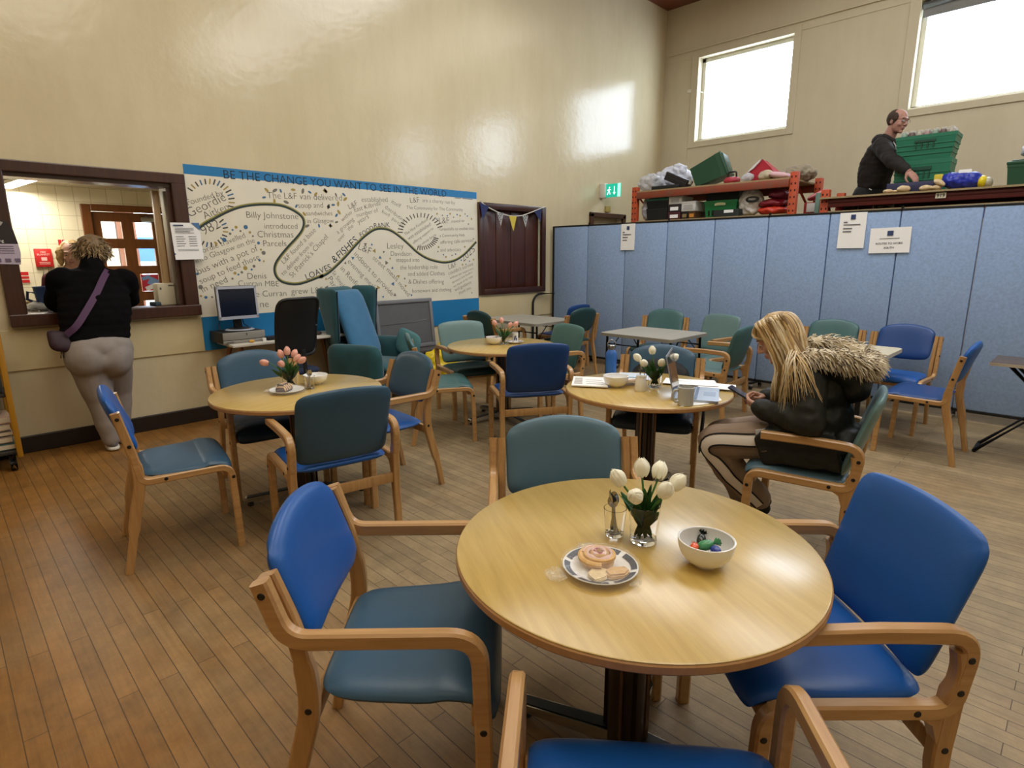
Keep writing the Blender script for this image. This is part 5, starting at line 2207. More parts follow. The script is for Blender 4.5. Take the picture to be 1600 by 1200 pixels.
# -- lower shelf
for (y, lab, sd) in ((4.66, 'grey wrapped bundle at the left end of the lower rack shelf', 2),):
    blob_bag('wrapped_bundle', lab, 'bundle', (7.40, y, ZA), (0.26, 0.16, 0.30), mat('wrap_grey', '#a6a7ad', 0.5), sd)
crate('stacking_crate', 'black stacking crate on the lower rack shelf', (7.48, 4.45, ZA), (0.42, 0.33, 0.16), blk, ribs=False, taper=0.93, lid=False)
crate('stacking_crate', 'black crate with teal lid stacked on the plain black crate', (7.48, 4.45, ZA + 0.163), (0.42, 0.34, 0.10), blk, ribs=False, taper=0.93, lid=tealp)


def carton(label, y, z, d, h, m, lab=True, w=0.30, rz=0.0, labm=None):
    t = thing('shoe_box', label, 'box', (7.40 + w / 2 - 0.15, y, z), rz)
    bm = new()
    box(bm, (0, 0, h * 0.4), (w, d - 0.006, h * 0.8), bev=0.002)
    obj('carton', bm, m, t)
    bm = new()
    box(bm, (0, 0, h * 0.86), (w + 0.004, d, h * 0.26), bev=0.002)
    obj('lid', bm, m, t)
    if lab:
        bm = new()
        box(bm, (-w / 2 - 0.003, 0.0, h * 0.42), (0.002, d * 0.62, h * 0.45))
        obj('label', bm, labm or mat('label_grey', '#a9a8a6', 0.6), t, smooth=False)
    return t


bw = mat('box_white', '#c9c8c4', 0.6)
bmar = mat('box_maroon', '#4a2124', 0.6)
carton('maroon and white shoe box at the bottom of the left box stack', 4.172, ZA, 0.19, 0.095, bmar, labm=paper)
carton('dark shoe box with white end label in the middle of the left box stack', 4.172, ZA + 0.096, 0.19, 0.10, mat('box_dark', '#2c2426', 0.6), labm=paper)
carton('plain white shoe box on top of the left box stack', 4.166, ZA + 0.197, 0.195, 0.10, bw)
carton('black shoe box under the wide white box', 4.017, ZA, 0.095, 0.095, mat('box_black', '#181618', 0.5), labm=mat('label_tan', '#8a7350', 0.6))
carton('small orange box under the wide white box', 3.915, ZA, 0.10, 0.095, mat('box_brown', '#4a3118', 0.6), labm=mat('label_orange', '#c98732', 0.6))
carton('wide white shoe box on the black and orange boxes', 3.968, ZA + 0.096, 0.205, 0.125, bw)
gt = crate('storage_tub', 'bright green slotted tub on the lower rack shelf', (7.50, 3.57, ZA), (0.34, 0.44, 0.21), brgreen, ribs=False, taper=0.88, slots=7)
bm = new()
cushion(bm, lambda u, v: Vector((-0.177, u * 0.075, 0.165 + v * 0.018 - 0.006 * u * u)), 0.003, 10, 6, 4, 5)
obj('label', bm, mat('tub_label', '#c9d9a8', 0.6), gt)
crate('storage_tub', 'black tub stacked on the bright green slotted tub', (7.62, 3.62, ZA + 0.212), (0.30, 0.46, 0.13), blk, ribs=False, taper=0.95)
cb = thing('carry_basket', 'low dark basket with a white tag in front of the bright green tub', 'basket', (7.28, 3.44, ZA))
bm = new()
prism(bm, roundrect(0.12, 0.34, 0.03), 0, 0.085)
obj('basket', bm, mat('basket_dark', '#232a28', 0.6), cb)
bm = new()
box(bm, (-0.062, -0.04, 0.062), (0.004, 0.12, 0.035))
obj('tag', bm, paper, cb, smooth=False)
wb = blob_bag('sack', 'white sack with a dark oval printed mark on the lower shelf', 'sack', (7.40, 3.20, ZA), (0.22, 0.33, 0.34), mat('sack_white', '#cac6c0', 0.6), 31, amp=0.3)
bm = new()
cushion(bm, lambda u, v: Vector((-0.118 - 0.004 * (1 - u * u), -0.06 + u * 0.085, 0.19 + v * 0.036)), 0.004, 14, 8, 2.2, 4)
mk = obj('printed_mark', bm, mat('mark_black', '#22221f', 0.6), wb)
bm = new()
text_bm(bm, 'FRESH', height=0.022, M=frame_px(-0.1285, -0.06, 0.180), align='CENTER', heavy=0.02)
obj('mark_letters', bm, mat('mark_pale', '#bdb9ae', 0.6), mk, smooth=False)
for k, (y, z, sx, sy, sz, col, lab) in enumerate(((2.92, 0.0, 0.34, 0.34, 0.10, '#b8341f', 'orange-red flat bag at the bottom of the red bag pile'),
                                                  (2.93, 0.085, 0.32, 0.32, 0.10, '#7a1a26', 'dark red bag in the middle of the red bag pile'),
                                                  (2.86, 0.17, 0.30, 0.24, 0.12, '#6f2034', 'maroon bag on top of the red bag pile'))):
    t = thing('carrier_bag', lab, 'bag', (7.44, y, ZA + z))
    bm = new()
    cushion(bm, lambda u, v: Vector((u * sx / 2, v * sy / 2, sz * 0.5 + 0.025 * noise.noise(Vector((u * 2.2 + k * 7, v * 2.2, 1))))), sz * 0.5, 18, 18, 4, 3)
    for v in bm.verts:
        v.co.z = max(0.0, v.co.z)
    obj('bag', bm, mat('bag_%d' % k, col, 0.42), t)
# -- between the racks
t = thing('carrier_bag', 'pink striped folded bag sticking out beside the right rack upright', 'bag', (7.62, 2.50, 2.10), 0.2)
bm = new()
cushion(bm, lambda u, v: Vector((u * 0.12, v * 0.11, 0.09 - 0.05 * v)), 0.03, 12, 12, 4, 4)
obj('bag', bm, mat('bag_pink', '#b8737a', 0.5), t)
st = thing('plastic_crate', 'red crate on a pile in the gap between the two racks', 'crate', (7.62, 2.47, 0))
bm = new()
box(bm, (0, 0.03, 1.05), (0.32, 0.20, 2.10), bev=0.01)
obj('stack', bm, mat('crate_red', '#8e2222', 0.5), st)
bm = new()
box(bm, (-0.165, 0.05, 2.04), (0.01, 0.09, 0.10), bev=0.003)
obj('white_label', bm, bw, st)
gp = thing('leaning_plank', 'grey-green upright plank leaning in the gap between the racks', 'plank', (7.40, 2.425, 0))
bm = new()
box(bm, (0, 0, 1.095), (0.06, 0.05, 2.19), bev=0.005)
obj('plank', bm, mat('plank_green', '#5f7c70', 0.6), gp)

# -- board of the second rack
lowc = crate('bread_crate', 'green plastic crate under the jar crate beside the man', (7.67, 1.492, ZC), (0.28, 0.50, 0.345), green_cr, taper=0.9)
upc = crate('bread_crate', 'upper green crate packed with jars beside the man', (7.67, 1.492, ZC + 0.347), (0.30, 0.53, 0.24), green_cr, taper=0.87)
jar_m = [mat('jar_pale', '#a79f93', 0.3), mat('jar_pink', '#9a7f7d', 0.3), mat('jar_green', '#7f9382', 0.3), mat('jar_brown', '#5c4a44', 0.3)]
lid_m = mat('jar_lid', '#d9d7d2', 0.25, metal=0.5)
jp = thing('jar', 'x', 'jar', (0, 0, 0), 0, 'jars in the upper green crate')
bm = new()
lathe(bm, [(0, 0), (0.026, 0), (0.03, 0.01), (0.03, 0.10), (0.022, 0.118), (0, 0.118)], 14)
obj('glass', bm, jar_m[0], jp)
bm = new()
lathe(bm, [(0, 0.115), (0.024, 0.115), (0.024, 0.132), (0, 0.133)], 14)
obj('lid', bm, lid_m, jp)
first = True
for i in range(7):
    for j in range(4):
        loc = (7.575 + j * 0.063, 1.492 + (i - 3) * 0.068, ZC + 0.347 + 0.165)
        lab = 'jar standing in the upper green crate beside the man'
        if first:
            jp.location = loc
            jp['label'] = lab
            q = jp
            first = False
        else:
            q = dup(jp, loc, 0, lab)
        for ch in q.children:
            if ch.name.startswith('glass'):
                ch.material_slots[0].link = 'OBJECT'
                ch.material_slots[0].material = jar_m[(i * 3 + j) % 4]
bm = new()
box(bm, (7.67, 1.492, ZC + 0.347 + 0.159), (0.255, 0.46, 0.01))
tag(obj('cardboard_sheet', bm, mat('card_brown', '#8f7a5a', 0.8)), 'brown card sheet on which the jars stand inside the upper crate', 'card')
# bread
tr = thing('bread_tray', 'shallow navy bread tray on the rack board under the man\'s hand', 'tray', (7.34, 1.50, ZC))
bm = new()
for (c, s) in (((0, 0, 0.006), (0.17, 0.46, 0.012)), ((-0.08, 0, 0.05), (0.01, 0.46, 0.1)), ((0.08, 0, 0.05), (0.01, 0.46, 0.1)), ((0, -0.225, 0.05), (0.17, 0.01, 0.1)), ((0, 0.225, 0.05), (0.17, 0.01, 0.1))):
    box(bm, c, s, bev=0.002)
obj('tray', bm, mat('tray_navy', '#25284a', 0.5), tr)
crust = mat('bread_crust', '#b59a72', 0.7, vary=0.2, scale=14, color2='#d3c2a0')


def loaf(label, loc, size, rz, seed, rot=None):
    t = thing('bread_roll', label, 'bread', loc, rz, 'rolls on the rack board', rot)
    sx, sy, sz = size
    bm = new()
    cushion(bm, lambda u, v: Vector((u * sx / 2, v * sy / 2, sz * 0.42)), sz * 0.56, 14, 14, 2.6, 2.4, hb=sz * 0.42)
    for v in bm.verts:
        v.co += Vector((0, 0, 1)) * 0.006 * noise.noise(v.co * 30 + Vector((seed, 0, 0)))
    obj('crust', bm, crust, t)
    return t


loaf('large tan bread roll below the man\'s hand', (7.20 + 0.02, 1.56, ZC), (0.10, 0.12, 0.07), 0.2, 1)
loaf('pale roll at the left end of the row on the rack board', (7.215, 1.695, ZC), (0.085, 0.09, 0.045), 0.5, 2)
loaf('small pale roll between the left roll and the tan roll', (7.21, 1.635, ZC), (0.07, 0.06, 0.03), 0.1, 3)
loaf('pale flat roll right of the man\'s hand', (7.21, 1.365, ZC), (0.10, 0.12, 0.055), 0.1, 4)
loaf('pale roll next to the blue carrier bag', (7.215, 1.285, ZC), (0.08, 0.075, 0.05), 0.3, 6)
loaf('tan roll leaning on the blue carrier bag above the pale rolls', (7.225, 1.275, ZC + 0.05), (0.09, 0.11, 0.05), 0.0, 5, rot=(0.5, -0.2, 0.1))
bb = thing('carrier_bag', 'stuffed blue plastic carrier bag with yellow end on the rack board', 'bag', (7.34, 1.10, ZC))
bm = new()
ball(bm, (0, 0.03, 0.085), (0.11, 0.13, 0.082), 20, 14)
ball(bm, (0, -0.07, 0.08), (0.10, 0.10, 0.075), 20, 14)
ball(bm, (0, 0.10, 0.10), (0.08, 0.07, 0.07), 16, 10)
me = remesh(bm, 0.010, 3, wrinkle=0.014, wfreq=18)
for v in me.vertices:
    v.co.z = max(0.0, v.co.z)
obj('bag', me, mat('bag_blue', '#1f2f9c', 0.3), bb)
bm = new()
ball(bm, (0, -0.155, 0.06), (0.085, 0.045, 0.06), 18, 12)
obj('yellow_end', bm, mat('bag_yellow', '#d6c21f', 0.35), bb)
bm = new()
ball(bm, (0, -0.20, 0.05), (0.06, 0.04, 0.05), 14, 10)
obj('clear_end', bm, mat('bag_clear_end', '#a9a592', 0.3), bb)
bm = new()
prism(bm, roundrect(0.10, 0.03, 0.008), 0, 0.004, frame_px(-0.07, -0.02, 0.165))
obj('white_print', bm, paper, bb)
yl = thing('packet', 'small yellow packet poking up at the left of the blue bag', 'packet', (7.42, 1.312, ZC))
bm = new()
box(bm, (0, 0, 0.085), (0.05, 0.075, 0.17), bev=0.01)
obj('packet', bm, mat('packet_yellow', '#c9b32c', 0.4), yl)
cr = crate('storage_tub', 'lidded dark green tub at the right edge of the rack board', (7.44, 0.52, ZC), (0.34, 0.50, 0.19), dkgreen, ribs=False, taper=0.92, lid=True)
blob_bag('plastic_bag', 'grey and white plastic bag on the lidded dark green tub', 'bag', (7.44, 0.52, ZC + 0.235), (0.28, 0.40, 0.19), whitep, 41)
# low things glimpsed under the second rack board
for k, (y, m_, lab, w) in enumerate(((2.05, '#8c8b86', 'grey tin lying under the left end of the rack board', 0.14), (1.90, '#8a3838', 'red tin under the rack board near the left upright', 0.13), (1.72, '#a7a29a', 'pale tin lying under the middle of the rack board', 0.14))):
    t = thing('food_tin', lab, 'tin', (7.30, y, 1.974))
    bm = new()
    tube(bm, [(0, -w / 2, 0.032), (0, w / 2, 0.032)], 0.032, 18)
    obj('tin', bm, mat('tin_%d' % k, m_, 0.35, metal=0.3), t)
# a low step platform on which the man stands, hidden by the divider
pf = thing('step_platform', 'grey step platform on which the man behind the rack stands', 'platform', (8.28, 2.02, 0))
bm = new()
box(bm, (0, 0, 1.275), (0.7, 0.8, 0.05), bev=0.004)
obj('deck', bm, mat('deck_grey', '#5b5b5b', 0.6), pf)
for sx in (-0.3, 0.3):
    for sy in (-0.35, 0.35):
        bm = new()
        box(bm, (sx, sy, 0.625), (0.05, 0.05, 1.25))
        obj('leg', bm, black_metal, pf)
# ------------------------------------------------------------------ desk corner under the mural
desk_w = mat('desk_white', '#d6d3cb', 0.35)
dk = thing('desk', 'narrow white topped desk on splayed wooden legs under the mural', 'desk', (2.41, 5.56, 0))
bm = new()
box(bm, (0, 0, 0.725), (1.10, 0.40, 0.024), bev=0.004)
obj('desktop', bm, desk_w, dk)
leg_w = wood_mat('desk_oak', '#8a5a30', '#b07c48', 'Z', 5, 0.4, 0.2)
for sx in (-1, 1):
    for sy in (-1, 1):
        bm = new()
        tube(bm, [(sx * 0.46, sy * 0.13, 0.715), (sx * 0.57, sy * 0.165, 0.0)], [0.024, 0.016], 14)
        obj('leg', bm, leg_w, dk)
bm = new()
box(bm, (0, 0.10, 0.69), (0.95, 0.03, 0.045))
obj('apron', bm, leg_w, dk)
pc = thing('desktop_computer', 'flat grey desktop computer lying under the monitor', 'computer', (2.00, 5.62, 0.737), radians(2))
bm = new()
box(bm, (0, 0, 0.052), (0.38, 0.30, 0.10), bev=0.006)
obj('case', bm, mat('pc_black', '#1d1d1e', 0.5), pc)
bm = new()
box(bm, (0, -0.155, 0.068), (0.38, 0.014, 0.068), bev=0.004)
box(bm, (0, -0.155, 0.016), (0.38, 0.014, 0.028), bev=0.004)
obj('front_panel', bm, mat('pc_grey', '#8e8c86', 0.4), pc)
bm = new()
box(bm, (0.02, -0.1625, 0.078), (0.010, 0.003, 0.022))
box(bm, (-0.13, -0.1625, 0.016), (0.06, 0.003, 0.008))
obj('badge', bm, mat('pc_dark', '#55534f', 0.4), pc)
mn = thing('monitor', 'silver framed flat monitor with a dark screen on the grey computer', 'monitor', (2.02, 5.60, 0.842), radians(3))
bm = new()
lathe(bm, [(0, 0), (0.125, 0), (0.13, 0.006), (0.11, 0.014), (0, 0.02)], 32)
obj('stand', bm, mat('monitor_silver', '#b8bccb', 0.35, metal=0.3), mn)
bm = new()
lathe(bm, [(0, 0.0165), (0.098, 0.0165), (0.08, 0.022), (0, 0.024)], 32)
obj('stand_top', bm, black_pl, mn)
bm = new()
box(bm, (0, 0.035, 0.09), (0.075, 0.035, 0.15), rot=(-0.06, 0, 0), bev=0.01)
obj('neck', bm, black_pl, mn)
bm = new()
box(bm, (0, 0.012, 0.255), (0.352, 0.05, 0.298), rot=(-0.05, 0, 0), bev=0.01)
obj('back_shell', bm, black_pl, mn)
bm = new()
Rm = Euler((-0.05, 0, 0)).to_matrix().to_4x4()
for c, s in (((0, 0, 0.135), (0.36, 0.02, 0.024)), ((0, 0, -0.138), (0.36, 0.02, 0.028)), ((-0.172, 0, 0), (0.018, 0.02, 0.29)), ((0.172, 0, 0), (0.018, 0.02, 0.29))):
    M = Matrix.Translation((0, -0.012, 0.255)) @ Rm @ Matrix.Translation(c)
    box(bm, (0, 0, 0), s, rot=M)
obj('bezel', bm, MATS['monitor_silver'], mn, smooth=False)
bm = new()
box(bm, (0, -0.013, 0.255), (0.335, 0.012, 0.255), rot=(-0.05, 0, 0))
obj('screen', bm, mat('screen_dark', '#121a2c', 0.22), mn, smooth=False)
bm = new()
tube(bm, spline([(0.05, 0.05, 0.14), (0.07, 0.06, 0.05), (0.10, 0.05, 0.02)], 12), 0.004, 6)
tube(bm, spline([(-0.11, 0.05, 0.15), (-0.16, 0.04, 0.08), (-0.17, 0.02, 0.02), (-0.15, 0.0, 0.006)], 14), 0.004, 6)
obj('cable', bm, black_pl, mn)
yp = thing('crumpled_paper', 'crumpled yellow scrap of paper in front of the grey computer', 'paper', (2.05, 5.415, 0.737))
bm = new()
ball(bm, (0, 0, 0.012), (0.028, 0.02, 0.014), 10, 7)
for v in bm.verts:
    v.co += Vector((noise.noise(v.co * 60), noise.noise(v.co * 60 + Vector((3, 0, 0))), abs(noise.noise(v.co * 55)))) * 0.008
    v.co.z = max(0, v.co.z)
obj('scrap', bm, mat('scrap_yellow', '#d9a94a', 0.8), yp, smooth=False)
wl = thing('small_cup', 'small white cup between the computer and the office chair on the desk', 'cup', (2.17, 5.43, 0.737))
bm = new()
lathe(bm, [(0, 0), (0.014, 0), (0.018, 0.03), (0.016, 0.03), (0.012, 0.004), (0, 0.004)], 16)
obj('cup', bm, paper, wl)
kb = thing('keyboard', 'black keyboard half hidden behind the office chair', 'keyboard', (2.42, 5.50, 0.737), radians(-3))
bm = new()
box(bm, (0, 0, 0.011), (0.42, 0.14, 0.02), bev=0.004)
obj('base', bm, black_pl, kb)
bm = new()
for i in range(14):
    for j in range(4):
        box(bm, (-0.19 + i * 0.029, -0.048 + j * 0.032, 0.024), (0.024, 0.026, 0.007))
obj('keys', bm, mat('key_grey', '#26262a', 0.5), kb, smooth=False)
ms = thing('mouse', 'small dark computer mouse at the right end of the desk', 'mouse', (2.745, 5.52, 0.737))
bm = new()
cushion(bm, lambda u, v: Vector((u * 0.032, v * 0.055, 0.016)), 0.018, 12, 12, 2.6, 3, hb=0.016)
obj('shell', bm, mat('mouse_brown', '#3a322e', 0.4), ms)

# office chair
oc = thing('office_chair', 'black mesh-backed office chair with navy seat at the desk', 'office chair', (2.30, 5.03, 0), radians(100))
mesh_m = bpy.data.materials.new('chair_mesh')
mesh_m.use_nodes = True
_b = mesh_m.node_tree.nodes['Principled BSDF']
_b.inputs['Base Color'].default_value = lin('#0d0d0e')
_b.inputs['Roughness'].default_value = 0.45
_b.inputs['Alpha'].default_value = 0.93
oc.location = (2.28, 4.98, 0)


def oc_back(u, v):
    s = (v + 1) / 2
    w = 0.195 + 0.015 * s
    return Vector((-0.02 - 0.09 * s * s + 0.04 * u * u, -u * w, 0.64 + 0.51 * s))


bm = new()
cushion(bm, oc_back, 0.008, 22, 24, 7, 8)
obj('mesh_back', bm, mesh_m, oc)
bm = new()
fr = []
for k in range(64):
    a = 2 * pi * k / 64
    n_ = 7.0
    c_, s_ = cos(a), sin(a)
    r = (abs(c_) ** n_ + abs(s_) ** n_) ** (-1 / n_)
    fr.append(oc_back(max(-1, min(1, r * c_)), max(-1, min(1, r * s_))) + Vector((0.0, 0, 0)))
fr.append(fr[0].copy())
tube(bm, fr, 0.014, 8, caps=False)
obj('back_frame', bm, black_pl, oc)
bm = new()
cushion(bm, lambda u, v: Vector((0.02 + 0.035 * u * u, -u * 0.19, 0.72 + 0.07 * v)), 0.02, 16, 10, 5, 6)
obj('lumbar_pad', bm, black_pl, oc)
bm = new()
cushion(bm, lambda u, v: Vector((0.20 + u * 0.24, v * 0.235, 0.475 + 0.01 * u * u - 0.02 * max(0, u) ** 3)), 0.045, 20, 20, 5, 6)
obj('seat', bm, mat('seat_navy', '#1b2742', 0.8, vary=0.1, scale=60), oc)
bm = new()
tube(bm, [(0.05, 0, 0.44), (-0.09, 0, 0.46), (-0.075, 0, 0.70)], 0.022, 8, flat=0.6)
tube(bm, [(0.20, 0, 0.10), (0.20, 0, 0.44)], 0.028, 14)
obj('column', bm, black_pl, oc)
for k in range(5):
    a = 2 * pi * k / 5 + 0.3
    bm = new()
    tube(bm, [(0.20, 0, 0.11), (0.20 + 0.29 * cos(a), 0.29 * sin(a), 0.07)], [0.026, 0.016], 10)
    lg = obj('base_arm', bm, black_pl, oc)
    bm = new()
    tube(bm, [(0.20 + 0.29 * cos(a) - 0.012, 0.29 * sin(a), 0.027), (0.20 + 0.29 * cos(a) + 0.012, 0.29 * sin(a), 0.027)], 0.027, 14)
    obj('castor', bm, black_pl, lg)

# wing armchair
velvet = mat('velvet_teal', '#12444d', 0.75, vary=0.22, scale=7, sheen=0.35, color2='#1c5560')
velvet_b = mat('velvet_blue', '#26618a', 0.75, vary=0.15, scale=6, sheen=0.3, color2='#2f6f98')
wc = thing('wing_chair', 'deep teal velvet wing armchair with a tall pale blue back cushion', 'armchair', (3.20, 5.28, 0), radians(-65))
# local frame: front = +x, left = +y


def slab(f, h, nu=18, nv=18, c=6, p=6, hb=None):
    bm = new()
    cushion(bm, f, h, nu, nv, c, p, hb)
    return bm


obj('back', slab(lambda u, v: Vector((-0.27 - 0.10 * (v + 1) / 2, -u * (0.27 + 0.02 * v), 0.30 + 0.45 * (v + 1))), 0.06), velvet, wc)
for s in (1, -1):
    obj('wing', slab(lambda u, v: Vector((-0.22 + (u * (0.11 + 0.045 * v)) - 0.05 * (v + 1) / 2, s * (0.305 + 0.03 * u + 0.015 * v), 0.60 + 0.30 * (v + 1))), 0.034), velvet, wc)
    bm = new()
    ed = [Vector((-0.22 + (1 * (0.11 + 0.045 * v)) - 0.05 * (v + 1) / 2, s * (0.335 + 0.015 * v), 0.60 + 0.30 * (v + 1))) for v in [-0.9 + 0.095 * k for k in range(20)]]
    tube(bm, ed, 0.008, 6)
    obj('piping', bm, mat('piping_navy', '#10283a', 0.7), wc)
    obj('arm', slab(lambda u, v: Vector((0.035 + u * 0.315, s * (0.335 + 0.012 * v), 0.395 + v * 0.265 + 0.0 * u)), 0.062), velvet, wc)
obj('seat_base', slab(lambda u, v: Vector((0.06 + u * 0.33, v * 0.29, 0.23)), 0.10), velvet, wc)
obj('seat_cushion', slab(lambda u, v: Vector((0.07 + u * 0.32, v * 0.27, 0.40)), 0.065), velvet, wc)
for sx in (-0.24, 0.34):
    for sy in (-0.27, 0.27):
        bm = new()
        tube(bm, [(sx, sy, 0.16), (sx * 1.04, sy * 1.04, 0.0)], [0.025, 0.016], 12)
        obj('leg', bm, leg_w, wc)
bc = thing('back_cushion', 'tall flat pale blue cushion leaning in the wing armchair', 'cushion', (3.20, 5.28, 0), radians(-65))
obj('cushion', slab(lambda u, v: Vector((-0.005 - 0.125 * (v + 1), -u * 0.245 - 0.022, 0.47 + 0.35 * (v + 1))), 0.05, c=9), velvet_b, bc)
sc = thing('scatter_cushion', 'small grey-teal cushion with a pale corner on the far arm of the wing chair', 'cushion', (3.20, 5.28, 0), radians(-65))
obj('cushion', slab(lambda u, v: Vector((0.30 + u * 0.05, 0.23 - u * 0.03, 0.60)) + Vector((0.10 * u, 0.02, -0.05 * u)) + Vector((0.02, 0.03, 0.13)) * v, 0.035, 14, 14, 4, 4), mat('cushion_grey_teal', '#4b7a80', 0.8), sc)

# framed grey board leaning on the wall
fbd = thing('pin_board', 'grey framed board leaning against the wall behind the wing chair', 'board', (3.93, 5.66, 0.44), 0, None, (radians(-6), 0, radians(0)))
grey_frame = mat('board_frame', '#77787d', 0.4)
bm = new()
for c, s in (((0, 0, 0.555), (0.80, 0.04, 0.045)), ((0, 0, 0.022), (0.80, 0.04, 0.045)), ((-0.378, 0, 0.29), (0.044, 0.04, 0.50)), ((0.378, 0, 0.29), (0.044, 0.04, 0.50))):
    box(bm, c, s, bev=0.008)
obj('frame', bm, grey_frame, fbd)
bm = new()
box(bm, (0, 0.005, 0.29), (0.74, 0.02, 0.52))
obj('board', bm, mat('board_grey', '#5c5d61', 0.6, vary=0.05, scale=20), fbd)
bm = new()
tube(bm, [(-0.33, -0.008, 0.30), (0.1, -0.008, 0.305), (0.32, -0.008, 0.325)], 0.003, 6)
obj('crease', bm, mat('board_crease', '#8d8d90', 0.5), fbd)
sb_ = thing('low_cabinet', 'low grey cabinet under the grey framed board', 'cabinet', (4.00, 5.62, 0))
bm = new()
box(bm, (0, 0, 0.2), (0.74, 0.32, 0.40), bev=0.006)
box(bm, (0, -0.01, 0.418), (0.76, 0.33, 0.036), bev=0.006)
obj('body', bm, mat('cabinet_grey', '#4e4c4a', 0.5), sb_)
# yellow bag
yb = thing('yellow_bag', 'crumpled bright yellow bag behind the pale teal armchair', 'bag', (4.03, 5.22, 0.0))
bm = new()
ball(bm, (0, 0, 0.24), (0.20, 0.15, 0.24), 20, 14)
ball(bm, (0.10, 0, 0.42), (0.13, 0.10, 0.12), 16, 12)
ball(bm, (-0.12, 0, 0.36), (0.10, 0.10, 0.10), 14, 10)
ball(bm, (0.16, 0.02, 0.20), (0.13, 0.13, 0.20), 14, 10)
me = remesh(bm, 0.016, 2, wrinkle=0.035, wfreq=9)
for v in me.vertices:
    v.co.z = max(0.0, v.co.z)
obj('bag', me, mat('bag_bright_yellow', '#d9bd14', 0.45), yb)
# book trolley at the left edge
tr_ = thing('book_trolley', 'yellow framed trolley on castors at the left edge of the room', 'trolley', (-0.02, 5.56, 0))
ty = mat('trolley_yellow', '#a6761c', 0.45)
for sx in (-0.33, 0.33):
    for sy in (-0.19, 0.16):
        bm = new()
        box(bm, (sx, sy, 0.60), (0.035, 0.035, 1.02), bev=0.006)
        po = obj('post', bm, ty, tr_)
        bm = new()
        tube(bm, [(sx * 0.86 - 0.018, sy, 0.062), (sx * 0.86 + 0.018, sy, 0.062)], 0.062, 20)
        wh = obj('wheel', bm, black_pl, po)
        bm = new()
        tube(bm, [(sx * 0.86 - 0.020, sy, 0.062), (sx * 0.86 + 0.020, sy, 0.062)], 0.036, 16)
        obj('hub', bm, mat('hub_grey', '#8a8580', 0.4), wh)
for z in (0.13, 0.55, 0.95):
    bm = new()
    box(bm, (0, -0.015, z), (0.66, 0.35, 0.025), bev=0.004)
    obj('shelf', bm, mat('trolley_dark', '#2e2a26', 0.5), tr_)
for k, (z, h, c, w) in enumerate(((0.144, 0.05, '#3d5a54', 0.60), (0.196, 0.05, '#8c7a6c', 0.57), (0.248, 0.035, '#6f5e55', 0.58), (0.285, 0.05, '#9a8a7d', 0.56), (0.337, 0.055, '#c4a68f', 0.60))):
    t = thing('book', ['green book at the bottom of the trolley pile', 'taupe book second from the bottom of the trolley pile', 'brown book in the middle of the trolley pile', 'grey-brown book second from the top of the trolley pile', 'pinkish pale book on top of the trolley pile'][k], 'book', (0.0, 5.54, z), 0.02 * (k - 2), 'books piled on the trolley')
    bm = new()
    box(bm, (0, 0, h / 2 - 0.001), (w, 0.25, h * 0.95), bev=0.004)
    obj('cover', bm, mat('cover_%d' % k, c, 0.6), t)
    bm = new()
    box(bm, (0.004, 0.0, h / 2 - 0.001), (w, 0.254, h * 0.62))
    obj('pages', bm, mat('pages', '#c9bda6', 0.8), t, smooth=False)
bm = new()
box(bm, (0.05, 5.53, 0.69), (0.48, 0.22, 0.24), bev=0.01)
tag(obj('storage_box', bm, mat('box_slate', '#4c5052', 0.5)), 'slate storage box on the middle shelf of the yellow trolley', 'box')
# ------------------------------------------------------------------ crockery, flowers and papers
china = mat('white_china', '#eaebec', 0.25, coat=0.3)
petal_w = mat('petal_white', '#f0eedb', 0.6, vary=0.05, scale=30)
petal_p = mat('petal_pink', '#dfa193', 0.6, vary=0.12, scale=30, color2='#e6b3a4')
leaf_g = mat('tulip_green', '#2c5a26', 0.5, vary=0.25, scale=25)
stem_g = mat('tulip_stem', '#477a38', 0.5)
thin_glass = mat('tumbler_glass', '#ffffff', 0.03, trans=1.0, ior=1.3)
steel = mat('spoon_steel', '#a9a8a6', 0.2, metal=1.0)


def tulip_head(bm, p, d, r, h):
    """six overlapping petals closed into an egg; d is the axis"""
    d = Vector(d).normalized()
    x, y = frame_from(d)
    R = Matrix((x, y, d)).transposed().to_4x4()
    core = bmesh.ops.create_uvsphere(bm, u_segments=12, v_segments=8, radius=1.0)['verts']
    bmesh.ops.transform(bm, matrix=Matrix.Translation(Vector(p) + d * h * 0.46) @ R @ Matrix.Diagonal((r * 0.86, r * 0.86, h * 0.47, 1)), verts=core)
    for k in range(6):
        a = k * pi / 3
        rr = 1.0 if k % 2 == 0 else 0.93

        def f(u, v):
            s = (v + 1) / 2
            w = sin(pi * min(1, 0.10 + 0.86 * s)) ** 0.75
            rad = r * rr * (0.30 + 0.75 * sin(pi * min(1, 0.14 + 0.70 * s)) ** 0.9) * (1 - 0.62 * (max(0, s - 0.55) / 0.45) ** 1.6)
            an = a + u * 0.80 * max(w, 0.25)
            return Vector((rad * cos(an), rad * sin(an), h * (s - 0.02) * (1.0 if k % 2 == 0 else 0.95)))
        b2 = bmesh.new()
        cushion(b2, f, r * 0.055, 8, 10, 6, 4)
        bmesh.ops.transform(b2, matrix=Matrix.Translation(p) @ R, verts=b2.verts)
        me = bpy.data.meshes.new('tmp')
        b2.to_mesh(me)
        b2.free()
        bm.from_mesh(me)
        bpy.data.meshes.remove(me)


